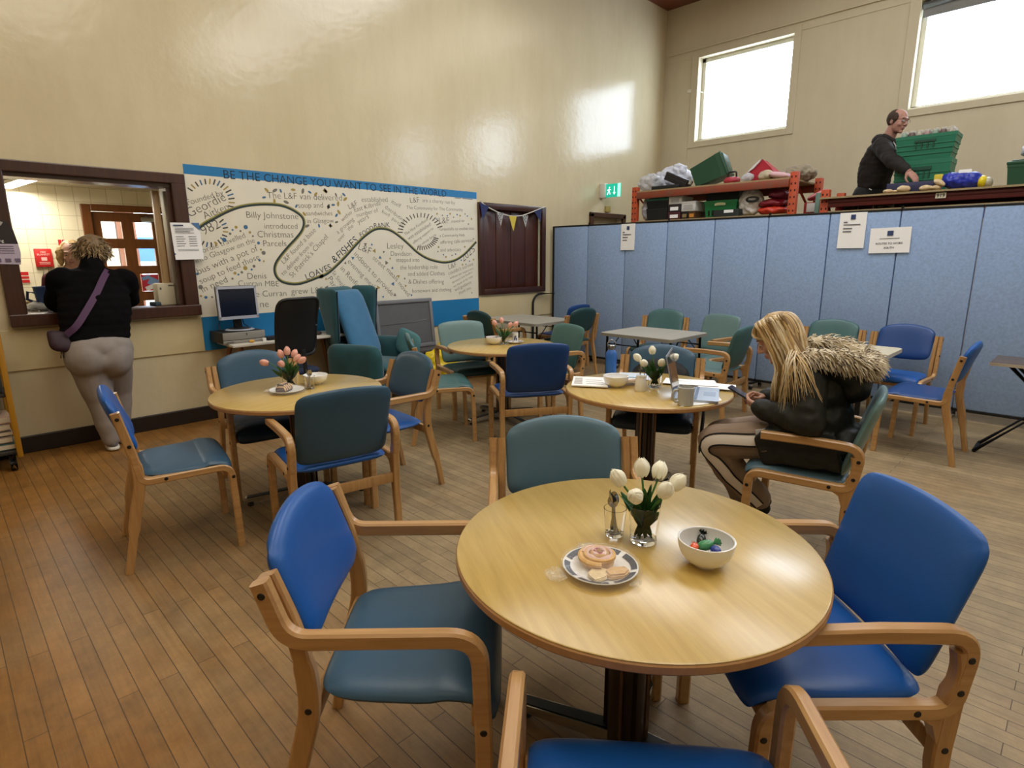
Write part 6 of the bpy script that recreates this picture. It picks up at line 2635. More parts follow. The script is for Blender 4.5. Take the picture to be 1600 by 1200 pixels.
def tulip(label, group, base, tip, d, m, r=0.019, h=0.045, leaves=1, seed=0, bend=0.0):
    """one tulip: stem from base to tip (world), head along d"""
    base, tip, d = Vector(base), Vector(tip), Vector(d).normalized()
    t = thing('tulip', label, 'flower', base, 0, group)
    L = tip - base
    mid = L * 0.55 + Vector((L.x, L.y, 0)) * -0.12
    path = spline([(0, 0, 0), mid, L - d * 0.012, L], 16)
    bm = new()
    tube(bm, path, 0.0030, 8)
    obj('stem', bm, stem_g, t)
    bm = new()
    tulip_head(bm, L, d, r, h)
    obj('flower_head', bm, m, t)
    rnd = random.Random(seed)
    for q in range(leaves):
        a = rnd.random() * 2 * pi
        ln = L.length * rnd.uniform(0.70, 0.92)
        dr = Vector((cos(a), sin(a), 0))
        lp = spline([(0, 0, 0.004), L * 0.4 + dr * 0.006, L.normalized() * ln * 0.75 + dr * 0.014, L.normalized() * ln + dr * 0.026], 18)
        bm = new()
        side = L.normalized().cross(dr).normalized()

        def f(u, v):
            s = (v + 1) / 2 * 17
            i = min(16, int(s))
            p = lp[i].lerp(lp[i + 1], s - i)
            w = 0.0165 * sin(pi * min(1, 0.12 + 0.85 * (v + 1) / 2)) ** 0.8
            return p + side * u * w + dr * (u * u * 0.004)
        cushion(bm, f, 0.0008, 6, 14, 3, 4)
        obj('leaf', bm, leaf_g, t)
    return t


def glass_vase(label, loc, r, h):
    t = thing('glass_vase', label, 'vase', loc)
    bm = new()
    lathe(bm, [(0, 0.0005), (r * 0.80, 0.0005), (r * 0.86, 0.004), (r * 0.90, 0.012), (r * 0.97, h * 0.6), (r, h), (r - 0.0022, h), (r * 0.97 - 0.0025, h * 0.6), (r * 0.88 - 0.002, 0.016), (r * 0.7, 0.012), (0, 0.012)], 40)
    obj('glass', bm, thin_glass, t)
    return t


def tumbler(label, loc, r, h, spoons, group):
    t = thing('glass_tumbler', label, 'glass', loc, 0, group)
    n = 40
    bm = new()
    rings = []
    for rr, z, fl in ((0.0, 0.0005, 0), (r * 0.72, 0.0005, 0), (r * 0.80, 0.006, 1), (r * 0.94, h * 0.72, 1), (r, h, 0), (r - 0.002, h, 0), (r * 0.93 - 0.002, h * 0.7, 0), (r * 0.74, 0.012, 0), (0, 0.010, 0)):
        if rr == 0:
            rings.append([bm.verts.new((0, 0, z))])
        else:
            rings.append([bm.verts.new((rr * (1 - 0.05 * fl * (k % 4 < 1)) * cos(2 * pi * k / n), rr * (1 - 0.05 * fl * (k % 4 < 1)) * sin(2 * pi * k / n), z)) for k in range(n)])
    for a, b in zip(rings, rings[1:]):
        for k in range(n):
            k2 = (k + 1) % n
            if len(a) == 1:
                bm.faces.new((a[0], b[k], b[k2]))
            elif len(b) == 1:
                bm.faces.new((a[k], a[k2], b[0]))
            else:
                bm.faces.new((a[k], a[k2], b[k2], b[k]))
    obj('glass', bm, thin_glass, t)
    return t


def spoon(label, group, loc, lean, az, length=0.135, flip=False):
    """spoon standing in a glass, bowl up"""
    t = thing('teaspoon', label, 'spoon', loc, 0, group, (0, lean, az))
    bm = new()
    hl = length * 0.7
    path = [(0, 0, 0), (0, 0, hl * 0.5), (0, 0, hl)]
    rings = []
    for z, w in ((0, 0.0048), (0.015, 0.0052), (hl * 0.5, 0.003), (hl, 0.0026)):
        rings.append([bm.verts.new((sx * 0.0011, sy * w, z)) for sx, sy in ((1, -1), (1, 1), (-1, 1), (-1, -1))])
    for a, b in zip(rings, rings[1:]):
        for k in range(4):
            bm.faces.new((a[k], a[(k + 1) % 4], b[(k + 1) % 4], b[k]))
    bm.faces.new(rings[0])
    bm.faces.new(rings[-1])
    obj('handle', bm, steel, t)
    bm = new()
    cushion(bm, lambda u, v: Vector((0.007 * (1 - u * u) * (1 - v * v) - 0.001, u * 0.0145 * (1 - 0.15 * v), hl + 0.019 + v * 0.021)), 0.0009, 10, 12, 2.1, 4)
    obj('bowl', bm, steel, t)
    return t


def bowl(label, loc, r, h, group='white bowls on the round tables'):
    t = thing('bowl', label, 'bowl', loc, 0, group)
    bm = new()
    pr = [(0, 0.0), (r * 0.42, 0.0), (r * 0.45, 0.006), (r * 0.46, 0.008)]
    for k in range(1, 11):
        a = k / 10 * pi / 2
        pr.append((r * (0.46 + 0.54 * sin(a)), 0.008 + (h - 0.008) * (1 - cos(a)) ** 0.95))
    pr += [(r - 0.0025, h + 0.001), (r - 0.005, h - 0.001)]
    for k in range(9, 0, -1):
        a = k / 10 * pi / 2
        pr.append(((r - 0.005) * (0.44 + 0.56 * sin(a)), 0.013 + (h - 0.014) * (1 - cos(a)) ** 0.95))
    pr += [(r * 0.3, 0.0125), (0, 0.0125)]
    lathe(bm, pr, 48)
    obj('bowl', bm, china, t)
    return t


def sweet(label, loc, col, rz, rot=(0, 0, 0), size=1.0, shiny=0.25):
    t = thing('wrapped_sweet', label, 'sweet', loc, rz, 'sweets in the bowls', (rot[0], rot[1], rz))
    m = mat('wrap_' + col.lstrip('#'), col, shiny, coat=0.3)
    bm = new()
    cushion(bm, lambda u, v: Vector((u * 0.013 * size, v * 0.0085 * size, 0.007 * size)), 0.007 * size, 10, 10, 2.5, 3)
    obj('sweet', bm, m, t)
    for s in (1, -1):
        bm = new()
        pts_ = []
        for k in range(9):
            a = (k - 4) / 4 * 0.9
            pts_.append(Vector((s * (0.012 + 0.012 * cos(a)) * size, 0.012 * sin(a) * size, (0.007 + 0.003 * (-1) ** k) * size)))
        c = bm.verts.new((s * 0.011 * size, 0, 0.007 * size))
        vs = [bm.verts.new(p) for p in pts_]
        for a_, b_ in zip(vs, vs[1:]):
            bm.faces.new((c, a_, b_))
        solid(bm, 0.0006)
        obj('twist', bm, m, t, smooth=False)
    return t


def plate(label, loc, r, rim_col=None, group=None, rz=0):
    t = thing('plate', label, 'plate', loc, rz, group)
    bm = new()
    lathe(bm, [(0, 0.0), (r * 0.55, 0.0), (r * 0.6, 0.003), (r * 0.97, 0.017), (r, 0.019), (r * 0.99, 0.021), (r * 0.70, 0.0095), (r * 0.62, 0.006), (0, 0.006)], 56)
    obj('plate', bm, china, t)
    if rim_col:
        n = 36
        for part in (0,):
            bm = new()
            for k in range(n):
                if k % 6 == 5:
                    continue
                a0, a1 = 2 * pi * k / n, 2 * pi * (k + 0.96) / n
                r0, r1 = r * 0.80, r * 0.955
                z0, z1 = 0.0145, 0.0203
                q = []
                for j in range(4):
                    a = a0 + (a1 - a0) * j / 3
                    q.append((bm.verts.new((r0 * cos(a), r0 * sin(a), z0)), bm.verts.new((r1 * cos(a), r1 * sin(a), z1))))
                for p_, q_ in zip(q, q[1:]):
                    bm.faces.new((p_[0], q_[0], q_[1], p_[1]))
            solid(bm, 0.0005)
            obj('rim_pattern', bm, rim_col, t, smooth=False)
    return t


film_m = bpy.data.materials.new('cling_film')
film_m.use_nodes = True
_nt = film_m.node_tree
_p = _nt.nodes['Principled BSDF']
_p.inputs['Base Color'].default_value = (0.95, 0.95, 0.95, 1)
_p.inputs['Roughness'].default_value = 0.12
_p.inputs['Alpha'].default_value = 0.11
_p.inputs['Specular IOR Level'].default_value = 1.0


def cling(parent_loc, r, top, label, seed, pile, tails=True):
    """crumpled transparent film stretched over a plate; pile(x, y) gives the height of the food"""
    t = thing('cling_film', label, 'film', parent_loc)
    rnd = random.Random(seed)
    bm = new()
    n, mth = 72, 18
    rows = []
    for j in range(mth + 1):
        row = []
        s = j / mth
        for k in range(n):
            a = 2 * pi * k / n
            if s <= 0.85:
                rr = r * s / 0.85
                x, y = rr * cos(a), rr * sin(a)
                fold = 0.0040 * abs(sin(a * 11 + 4 * noise.noise(Vector((cos(a) * 2, sin(a) * 2, seed))))) * s + 0.005 * abs(noise.noise(Vector((x * 55, y * 55, seed))))
                z = max(0.0225, pile(x, y) * (1 - 0.15 * s) + 0.004) + fold
                if s > 0.6:
                    z = max(0.0225 + fold, z * (1 - (s - 0.6) / 0.25) + 0.0225 * (s - 0.6) / 0.25)
            else:
                q = (s - 0.85) / 0.15
                rr = r * (1.0 + 0.045 * q + (0.05 * noise.noise(Vector((cos(a) * 5, sin(a) * 5, seed + q))) * q))
                x, y = rr * cos(a), rr * sin(a)
                z = max(0.002, 0.0225 - 0.018 * q + 0.003 * noise.noise(Vector((a * 4, q, seed))))
            row.append(bm.verts.new((x, y, z)))
        rows.append(row)
    for a, b in zip(rows[1:], rows[2:]):
        for k in range(n):
            bm.faces.new((a[k], a[(k + 1) % n], b[(k + 1) % n], b[k]))
    c = bm.verts.new((0, 0, max(0.0225, pile(0, 0) + 0.004)))
    for k in range(n):
        bm.faces.new((c, rows[1][k], rows[1][(k + 1) % n]))
    for v in rows[0]:
        bm.verts.remove(v)
    obj('film', bm, film_m, t, auto=20)
    if tails:
        for a0, ln, w in tails:
            bm = new()
            d = Vector((cos(a0), sin(a0), 0))
            sd = Vector((-sin(a0), cos(a0), 0))

            def f(u, v):
                q = (v + 1) / 2
                p = d * (r * 0.97 + ln * q) + sd * u * w * (1 - 0.3 * q)
                return p + Vector((0, 0, 0.012 + 0.012 * noise.noise(Vector((u * 6, v * 6, seed)))))
            cushion(bm, f, 0.0004, 18, 16, 4, 4)
            obj('film_tail', bm, film_m, t, auto=15)
    return t


Z0 = TZ
V_T = 'white tulips on the nearest table'
# ---------------- nearest table
vase1 = glass_vase('clear glass vase with white tulips on the nearest table', (1.338, 0.812, Z0), 0.043, 0.112)
hb = [((-0.036, 0.052, 0.190), (-0.5, 0.5, 1.0), 'leftmost white tulip of the nearest vase', 2),
      ((-0.030, 0.010, 0.160), (-0.75, -0.35, 0.55), 'low white tulip facing the camera in the nearest vase', 1),
      ((0.008, 0.018, 0.212), (0.0, 0.1, 1.0), 'tallest white tulip in the nearest vase', 2),
      ((0.046, -0.008, 0.200), (0.6, 0.1, 1.0), 'white tulip at the back behind the tallest in the nearest vase', 1),
      ((0.010, -0.046, 0.170), (-0.1, -0.5, 1.0), 'white tulip right of centre in front in the nearest vase', 2),
      ((0.044, -0.056, 0.185), (0.4, -0.6, 1.0), 'rightmost white tulip of the nearest vase', 1)]
for k, (p, d, lab, lv) in enumerate(hb):
    b = Vector((1.338 - p[0] * 0.35, 0.812 - p[1] * 0.35, Z0 + 0.014))
    tulip(lab, V_T, b, Vector((1.338, 0.812, Z0)) + Vector(p) - Vector((0, 0, 0.022)), d, petal_w, 0.0205, 0.056, lv + 1, k + 3)
tumbler('cut glass tumbler of teaspoons beside the nearest vase', (1.312, 0.893, Z0), 0.033, 0.085, 0, 'tumblers of teaspoons')
spoon('teaspoon bowl uppermost in the nearest tumbler', 'teaspoons in tumblers', (1.318, 0.885, Z0 + 0.013), 0.20, 2.3, 0.130)
spoon('teaspoon leaning left in the nearest tumbler', 'teaspoons in tumblers', (1.302, 0.884, Z0 + 0.013), 0.22, 0.9, 0.115)
spoon('teaspoon leaning back in the nearest tumbler', 'teaspoons in tumblers', (1.316, 0.902, Z0 + 0.013), -0.16, 0.4, 0.110)
bowl('white bowl with wrapped sweets on the nearest table', (1.345, 0.628, Z0), 0.073, 0.072)
bz = Z0 + 0.014
sweet('orange wrapped sweet in the nearest bowl', (1.322, 0.650, bz + 0.026), '#d9531e', 0.3, (0.1, 0.1, 0), 1.3)
sweet('black wrapped sweet up the far side of the nearest bowl', (1.376, 0.660, bz + 0.026), '#15201c', 0.3, (0.3, -0.5, 0), 1.4)
sweet('green wrapped sweet in the middle of the nearest bowl', (1.348, 0.628, bz + 0.026), '#3f8a5c', -0.9, (0.0, -0.35, 0), 1.75)
sweet('blue wrapped sweet at the right of the nearest bowl', (1.342, 0.598, bz + 0.028), '#25388c', 0.9, (-0.2, 0.1, 0), 1.4)
sweet('dark sweet below the green one in the nearest bowl', (1.322, 0.628, bz + 0.012), '#1d2b26', 1.3, (0, 0, 0), 1.5)
sweet('gold sweet at the bottom of the nearest bowl', (1.326, 0.606, bz + 0.012), '#c48a2c', 0.2, (0, 0, 0), 1.4)
PL = Vector((1.122, 0.803, Z0))
plate('white plate with a dark blue patterned rim on the nearest table', PL, 0.097, mat('rim_navy', '#1b2034', 0.35))
dough = mat('pastry_gold', '#c99a5a', 0.7, vary=0.2, scale=40, color2='#e0bd86')
dough_p = mat('pastry_pale', '#d9c297', 0.8, vary=0.12, scale=60)
icing = mat('pink_icing', '#e0bdb4', 0.4)
jam = mat('jam', '#a14a52', 0.35)
bun = thing('iced_bun', 'spiral pastry with pink icing on the blue rimmed plate', 'pastry', PL + Vector((0.018, 0.022, 0.006)))
bm = new()
prev = None
sp2 = []
for k in range(70):
    a = k * 0.24
    rr = 0.006 + 0.0026 * a
    rr = min(rr, 0.041)
    sp2.append((rr * cos(a), rr * sin(a), 0.017 + 0.010 * (1 - k / 70)))
tube(bm, sp2, [0.0085] * 70, 8, flat=1.5)
lathe(bm, [(0, 0), (0.040, 0), (0.043, 0.008), (0.038, 0.02), (0, 0.022)], 30)
obj('dough', bm, dough, bun)
bm = new()
sp3 = [(p[0] * 0.98, p[1] * 0.98, p[2] + 0.0085) for p in sp2[6:62]]
tube(bm, sp3, [0.006 + 0.002 * sin(k) for k in range(len(sp3))], 8, flat=0.7)
obj('icing', bm, icing, bun)
bm = new()
tube(bm, [(p[0] * 0.9 + 0.002, p[1] * 0.9, p[2] + 0.009) for p in sp2[2:22]], 0.0045, 8)
obj('jam', bm, jam, bun)
sh1 = thing('shortbread', 'shortbread piece leaning at the front of the blue rimmed plate', 'biscuit', PL + Vector((-0.040, -0.018, 0.0075)), 0.2)
bm = new()
prism(bm, [(-0.034, -0.012), (0.0, -0.028), (0.036, -0.02), (0.026, 0.008), (0.03, 0.022), (-0.012, 0.02), (-0.02, 0.004)], 0, 0.011)
bmesh.ops.bevel(bm, geom=bm.edges[:], offset=0.0025, segments=2, affect='EDGES')
obj('biscuit', bm, dough_p, sh1)
sh2 = thing('shortbread', 'crumbly pastry piece at the right of the blue rimmed plate', 'biscuit', PL + Vector((0.002, -0.050, 0.0065)), -0.5)
bm = new()
prism(bm, [(-0.03, -0.018), (0.012, -0.024), (0.034, -0.006), (0.03, 0.014), (-0.006, 0.022), (-0.03, 0.012)], 0, 0.016)
bmesh.ops.bevel(bm, geom=bm.edges[:], offset=0.004, segments=2, affect='EDGES')
obj('biscuit', bm, mat('pastry_tan', '#cfa873', 0.8, vary=0.15, scale=60), sh2)


def pile1(x, y):
    return max(0.047 * math.exp(-(((x - 0.018) / 0.05) ** 2 + ((y - 0.022) / 0.05) ** 2) ** 2), 0.026 * math.exp(-(((x + 0.03) / 0.05) ** 2 + ((y + 0.03) / 0.05) ** 2) ** 2))


cling(PL, 0.103, 0.05, 'crinkled cling film over the blue rimmed plate', 4, pile1, [(2.65, 0.05, 0.035), (1.0, 0.03, 0.03), (-1.6, 0.02, 0.02)])

# ---------------- pink tulip table by the hatch
C2 = Vector((1.530, 3.500, Z0))
glass_vase('small glass vase with pink tulips on the hatch side table', C2, 0.045, 0.115)
hb = [((-0.09, 0.075, 0.175), (-0.9, 0.6, 0.25), 'pink tulip drooping to the left in the hatch side vase'),
      ((-0.02, 0.035, 0.205), (-0.2, 0.2, 1), 'pink tulip left of the tallest in the hatch side vase'),
      ((0.0, 0.0, 0.225), (0, 0, 1), 'tallest pink tulip in the hatch side vase'),
      ((0.035, 0.0, 0.205), (0.5, 0, 1), 'pale pink tulip behind the tallest in the hatch side vase'),
      ((-0.035, -0.005, 0.165), (-0.6, -0.5, 0.5), 'pink tulip facing the camera in the hatch side vase'),
      ((0.045, -0.055, 0.180), (0.7, -0.8, 0.7), 'pink tulip leaning to the right in the hatch side vase'),
      ((0.03, -0.03, 0.185), (0.6, -0.4, 0.9), 'pink tulip between the tallest and the right leaning one')]
for k, (p, d, lab) in enumerate(hb):
    b = C2 + Vector((-p[0] * 0.25, -p[1] * 0.25, 0.014))
    tulip(lab, 'pink tulips on the hatch side table', b, C2 + Vector(p) - Vector((0, 0, 0.022)), d, petal_p, 0.0185, 0.058, 2, k + 30)
bowl('white bowl behind the teaspoon tumbler on the hatch side table', (1.685, 3.465, Z0), 0.075, 0.062)
tumbler('cut glass tumbler of teaspoons before the white bowl, hatch side table', (1.590, 3.355, Z0), 0.034, 0.082, 0, 'tumblers of teaspoons')
for k, (le, az) in enumerate(((0.18, 0.5), (-0.2, 1.4), (0.15, 2.6))):
    spoon(['teaspoon leaning right in the hatch side tumbler', 'teaspoon leaning back in the hatch side tumbler', 'teaspoon leaning left in the hatch side tumbler'][k], 'teaspoons in tumblers', (1.590 + 0.008 * (k - 1), 3.355 + 0.006 * (k - 1), Z0 + 0.013), le, az, 0.105)
P2 = Vector((1.452, 3.372, Z0))
plate('plain white plate with chocolate cake on the hatch side table', P2, 0.10)
ck = thing('chocolate_cake', 'chocolate cake slice drizzled with cream on the hatch side table', 'cake', P2 + Vector((-0.012, 0.012, 0.0065)), 0.7)
bm = new()
prism(bm, [(-0.05, -0.03), (0.05, -0.032), (0.06, 0.02), (0.0, 0.045), (-0.055, 0.025)], 0, 0.028)
bmesh.ops.bevel(bm, geom=bm.edges[:], offset=0.005, segments=2, affect='EDGES')
prism(bm, [(-0.035, -0.01), (0.025, -0.016), (0.03, 0.025), (-0.02, 0.03)], 0.022, 0.046)
obj('sponge', bm, mat('chocolate', '#3d2116', 0.7, vary=0.2, scale=50), ck)
bm = new()
for k in range(5):
    x = -0.045 + k * 0.022
    tube(bm, spline([(x, -0.033, 0.012), (x + 0.004, -0.022, 0.031), (x + 0.01, 0.01, 0.045 if 0 < k < 4 else 0.032), (x + 0.012, 0.032, 0.026)], 12), 0.0055, 6)
obj('cream', bm, mat('cream', '#d9b48a', 0.5), ck)
cling(P2, 0.105, 0.05, 'cling film over the chocolate cake', 9, lambda x, y: 0.055 * math.exp(-(((x + 0.012) / 0.06) ** 2 + ((y - 0.012) / 0.06) ** 2) ** 2), [(2.4, 0.03, 0.03)])

# ---------------- far round table
C4 = Vector((3.720, 3.830, Z0))
glass_vase('slim glass vase with pink tulips on the far round table', C4, 0.034, 0.10)
for k, (p, d, lab) in enumerate((((-0.045, 0.05, 0.195), (-0.4, 0.5, 1), 'leftmost pink tulip on the far round table'),
                                 ((-0.005, 0.015, 0.215), (-0.1, 0.1, 1), 'tallest pink tulip on the far round table'),
                                 ((0.035, -0.035, 0.175), (0.3, -0.5, 1), 'pink tulip right of the tallest on the far round table'),
                                 ((0.065, -0.07, 0.190), (0.7, -0.7, 0.9), 'rightmost pink tulip on the far round table'))):
    tulip(lab, 'pink tulips on the far round table', C4 + Vector((-p[0] * 0.2, -p[1] * 0.2, 0.014)), C4 + Vector(p) - Vector((0, 0, 0.02)), d, petal_p, 0.021, 0.058, 2, k + 60)
bowl('white bowl left of the pink tulips on the far round table', (3.650, 3.885, Z0), 0.075, 0.07)
sweet('pink packet showing over the rim of the far bowl', (3.65, 3.885, Z0 + 0.035), '#b98a90', 0.4, (0.2, 0.2, 0), 2.2, 0.5)
sweet('dark packet showing over the rim of the far bowl', (3.665, 3.87, Z0 + 0.04), '#4d4a55', 1.4, (0.5, 0.2, 0), 2.0, 0.5)
P4 = Vector((3.835, 3.800, Z0))
plate('pale plate under the decorated mug on the far round table', P4, 0.085, mat('rim_pale', '#9a8f88', 0.4))
cu = thing('decorated_cup', 'white cup with dark blue print standing on the far round plate', 'cup', P4 + Vector((0.01, 0.0, 0.0065)))
bm = new()
lathe(bm, [(0, 0), (0.024, 0), (0.027, 0.004), (0.029, 0.09), (0.0265, 0.09), (0.024, 0.008), (0, 0.008)], 28)
obj('cup', bm, china, cu)
bm = new()
for (a, z, w, h_) in ((3.8, 0.045, 0.012, 0.03), (4.1, 0.06, 0.008, 0.016), (3.6, 0.03, 0.008, 0.016), (4.3, 0.035, 0.01, 0.024)):
    box(bm, (0.0285 * cos(a), 0.0285 * sin(a), z), (0.002, w, h_), rot=(0, 0, a))
obj('print', bm, mat('cup_print', '#3b4663', 0.5), cu, smooth=False)
tumbler('small empty glass beside the decorated cup', (3.790, 3.855, Z0), 0.024, 0.075, 0, None)
bn_ = thing('biscuit', 'dark biscuit lying on the far round plate', 'biscuit', P4 + Vector((0.02, -0.052, 0.009)), 0.4)
bm = new()
prism(bm, roundrect(0.05, 0.028, 0.008), 0, 0.009)
obj('biscuit', bm, mat('biscuit_dark', '#57525c', 0.7), bn_)

# ---------------- laptop table
bowl('white bowl by the booklet on the laptop table', (2.945, 2.035, Z0), 0.078, 0.072)
sweet('purple wrapped sweet in the laptop table bowl', (2.93, 2.06, Z0 + 0.018), '#6b4a6a', 0.3)
CV = Vector((3.105, 1.858, Z0))
glass_vase('glass vase with white tulips behind the laptop', CV, 0.042, 0.105)
for k, (p, d, lab) in enumerate((((-0.055, 0.075, 0.19), (-0.7, 0.8, 0.9), 'leftmost white tulip behind the laptop'),
                                 ((-0.045, 0.035, 0.165), (-0.9, 0.4, 0.5), 'low white tulip left of the laptop screen'),
                                 ((0.0, 0.025, 0.225), (0, 0.1, 1), 'tallest white tulip behind the laptop'),
                                 ((0.0, -0.035, 0.165), (-0.4, -0.5, 0.8), 'white tulip half hidden by the laptop screen'),
                                 ((0.055, -0.075, 0.195), (0.8, -0.8, 0.9), 'white tulip right of the laptop screen'))):
    tulip(lab, 'white tulips on the laptop table', CV + Vector((-p[0] * 0.25, -p[1] * 0.25, 0.014)), CV + Vector(p) - Vector((0, 0, 0.022)), d, petal_w, 0.0205, 0.056, 2, k + 90)
tumbler('cut glass tumbler with spoons between the jug and the tulips', (3.055, 1.92, Z0), 0.030, 0.075, 0, 'tumblers of teaspoons')
spoon('teaspoon pointing up left in the laptop table tumbler', 'teaspoons in tumblers', (3.05, 1.925, Z0 + 0.013), 0.12, 1.0, 0.125)
spoon('teaspoon pointing up right in the laptop table tumbler', 'teaspoons in tumblers', (3.062, 1.915, Z0 + 0.013), 0.15, -0.6, 0.120)
jg = thing('milk_jug', 'small white tapered jug in the middle of the laptop table', 'jug', (2.962, 1.868, Z0))
bm = new()
lathe(bm, [(0, 0), (0.034, 0), (0.036, 0.004), (0.030, 0.07), (0.027, 0.085), (0.029, 0.092), (0.0265, 0.092), (0.0245, 0.084), (0.03, 0.01), (0, 0.008)], 32)
obj('body', bm, china, jg)
mg = thing('mug', 'large pale grey mug in front of the laptop', 'mug', (2.835, 1.500, Z0))
mug_m = mat('mug_grey', '#b9bab6', 0.3, coat=0.2)
bm = new()
lathe(bm, [(0, 0), (0.038, 0), (0.042, 0.003), (0.044, 0.10), (0.0405, 0.101), (0.039, 0.008), (0, 0.007)], 40)
obj('body', bm, mug_m, mg)
bm = new()
a_ = radians(140)
hp = [(0.042, 0.082), (0.062, 0.084), (0.075, 0.066), (0.073, 0.038), (0.058, 0.02), (0.041, 0.022)]
tube(bm, spline([(r_ * cos(a_), r_ * sin(a_), z_) for r_, z_ in hp], 18), 0.0055, 10, flat=1.3)
obj('handle', bm, mug_m, mg)
bt_ = thing('water_bottle', 'blue metal water bottle with a steel carry loop on the laptop table', 'bottle', (3.215, 2.265, Z0))
bm = new()
lathe(bm, [(0, 0), (0.034, 0), (0.037, 0.004), (0.037, 0.142), (0.034, 0.160), (0.022, 0.176), (0.020, 0.180), (0, 0.180)], 36)
obj('body', bm, mat('bottle_blue', '#2a63b4', 0.4, coat=0.2), bt_)
bm = new()
lathe(bm, [(0, 0.179), (0.021, 0.179), (0.021, 0.187), (0.026, 0.189), (0.026, 0.206), (0.023, 0.210), (0, 0.210)], 28)
obj('cap', bm, steel, bt_)
bm = new()
dv = Vector((0.707, -0.707, 0))
tube(bm, spline([dv * -0.026 + Vector((0, 0, 0.20)), dv * -0.025 + Vector((0, 0, 0.225)), Vector((0, 0, 0.246)), dv * 0.025 + Vector((0, 0, 0.225)), dv * 0.026 + Vector((0, 0, 0.20))], 20), 0.0028, 8)
obj('carry_loop', bm, steel, bt_)


def flat_sheet(name, label, quad, z, m, cat, th=0.0015, curl=0.0, group=None):
    """thin sheet through four world corners"""
    c = sum((Vector((q[0], q[1], 0)) for q in quad), Vector()) / 4
    t = thing(name, label, cat, (c.x, c.y, z), 0, group)
    Q = [Vector((q[0] - c.x, q[1] - c.y, 0)) for q in quad]
    bm = new()
    n = 8
    g = [[None] * (n + 1) for _ in range(n + 1)]
    for i in range(n + 1):
        for j in range(n + 1):
            u, v = i / n, j / n
            p = (Q[0] * (1 - u) + Q[1] * u) * (1 - v) + (Q[3] * (1 - u) + Q[2] * u) * v
            p.z = curl * (u ** 3 + (1 - v) ** 3) + th
            g[i][j] = bm.verts.new(p)
    for i in range(n):
        for j in range(n):
            bm.faces.new((g[i][j], g[i + 1][j], g[i + 1][j + 1], g[i][j + 1]))
    solid(bm, th)
    obj('sheet', bm, m, t)
    return t, Q


def sheet_print(t, Q, rows, m, z):
    bm = new()
    for u0, v0, u1, v1 in rows:
        vs = []
        for u, v in ((u0, v0), (u1, v0), (u1, v1), (u0, v1)):
            p = (Q[0] * (1 - u) + Q[1] * u) * (1 - v) + (Q[3] * (1 - u) + Q[2] * u) * v
            vs.append(bm.verts.new((p.x, p.y, z)))
        bm.faces.new(vs)
    solid(bm, -0.0003)
    obj('print', bm, m, t, smooth=False)


bk, Q = flat_sheet('booklet', 'white booklet with rows of print at the left edge of the laptop table', [(2.745, 2.225), (2.862, 2.035), (3.075, 2.215), (2.965, 2.385)], Z0 + 0.0075, paper, 'booklet', 0.007)
sheet_print(bk, Q, [(0.06, 0.15 + 0.09 * k, 0.30, 0.19 + 0.09 * k) for k in range(8)] + [(0.4, 0.2 + 0.2 * k, 0.9, 0.23 + 0.2 * k) for k in range(3)], mat('print_tan', '#a59d92', 0.7), 0.0076)
lf, Q = flat_sheet('leaflet', 'pale blue leaflet lying behind the white bowl on the laptop table', [(3.13, 2.165), (3.245, 1.985), (3.43, 2.085), (3.325, 2.265)], Z0 + 0.003, mat('paper_blue', '#c9d6e6', 0.5), 'leaflet', 0.0025)
sheet_print(lf, Q, [(0.3, 0.2, 0.75, 0.34)], mat('leaflet_photo', '#6f8796', 0.5), 0.0027)
pr_, Q = flat_sheet('food_wrapper', 'crumpled patterned wrapper beside the milk jug', [(2.995, 2.015), (3.085, 1.93), (3.16, 1.99), (3.07, 2.08)], Z0 + 0.012, mat('wrapper_pattern', '#d8b79c', 0.45, vary=0.3, scale=70, color2='#e8e0d6'), 'wrapper', 0.012, 0.014)
pa, Q = flat_sheet('paper_sheet', 'printed white sheet lying behind the laptop, nearest the chair', [(3.20, 1.86), (3.33, 1.55), (3.50, 1.66), (3.38, 1.94)], Z0 + 0.003, paper, 'paper', 0.002, 0.006)
sheet_print(pa, Q, [(0.1, 0.15 + 0.11 * k, 0.8, 0.165 + 0.11 * k) for k in range(6)], txt_grey, 0.0026)
pa2, Q = flat_sheet('paper_sheet', 'printed white sheet overlapping the table edge right of the laptop', [(3.245, 1.645), (3.305, 1.43), (3.46, 1.50), (3.42, 1.70)], Z0 + 0.0065, paper, 'paper', 0.0015, 0.004)
sheet_print(pa2, Q, [(0.12, 0.15 + 0.13 * k, 0.78, 0.165 + 0.13 * k) for k in range(5)], txt_grey, 0.0019)
pa3, Q = flat_sheet('paper_sheet', 'blank white sheet under the front of the laptop by the mug', [(2.765, 1.50), (2.93, 1.42), (3.06, 1.40), (3.20, 1.50)], Z0 + 0.0012, paper, 'paper', 0.001)

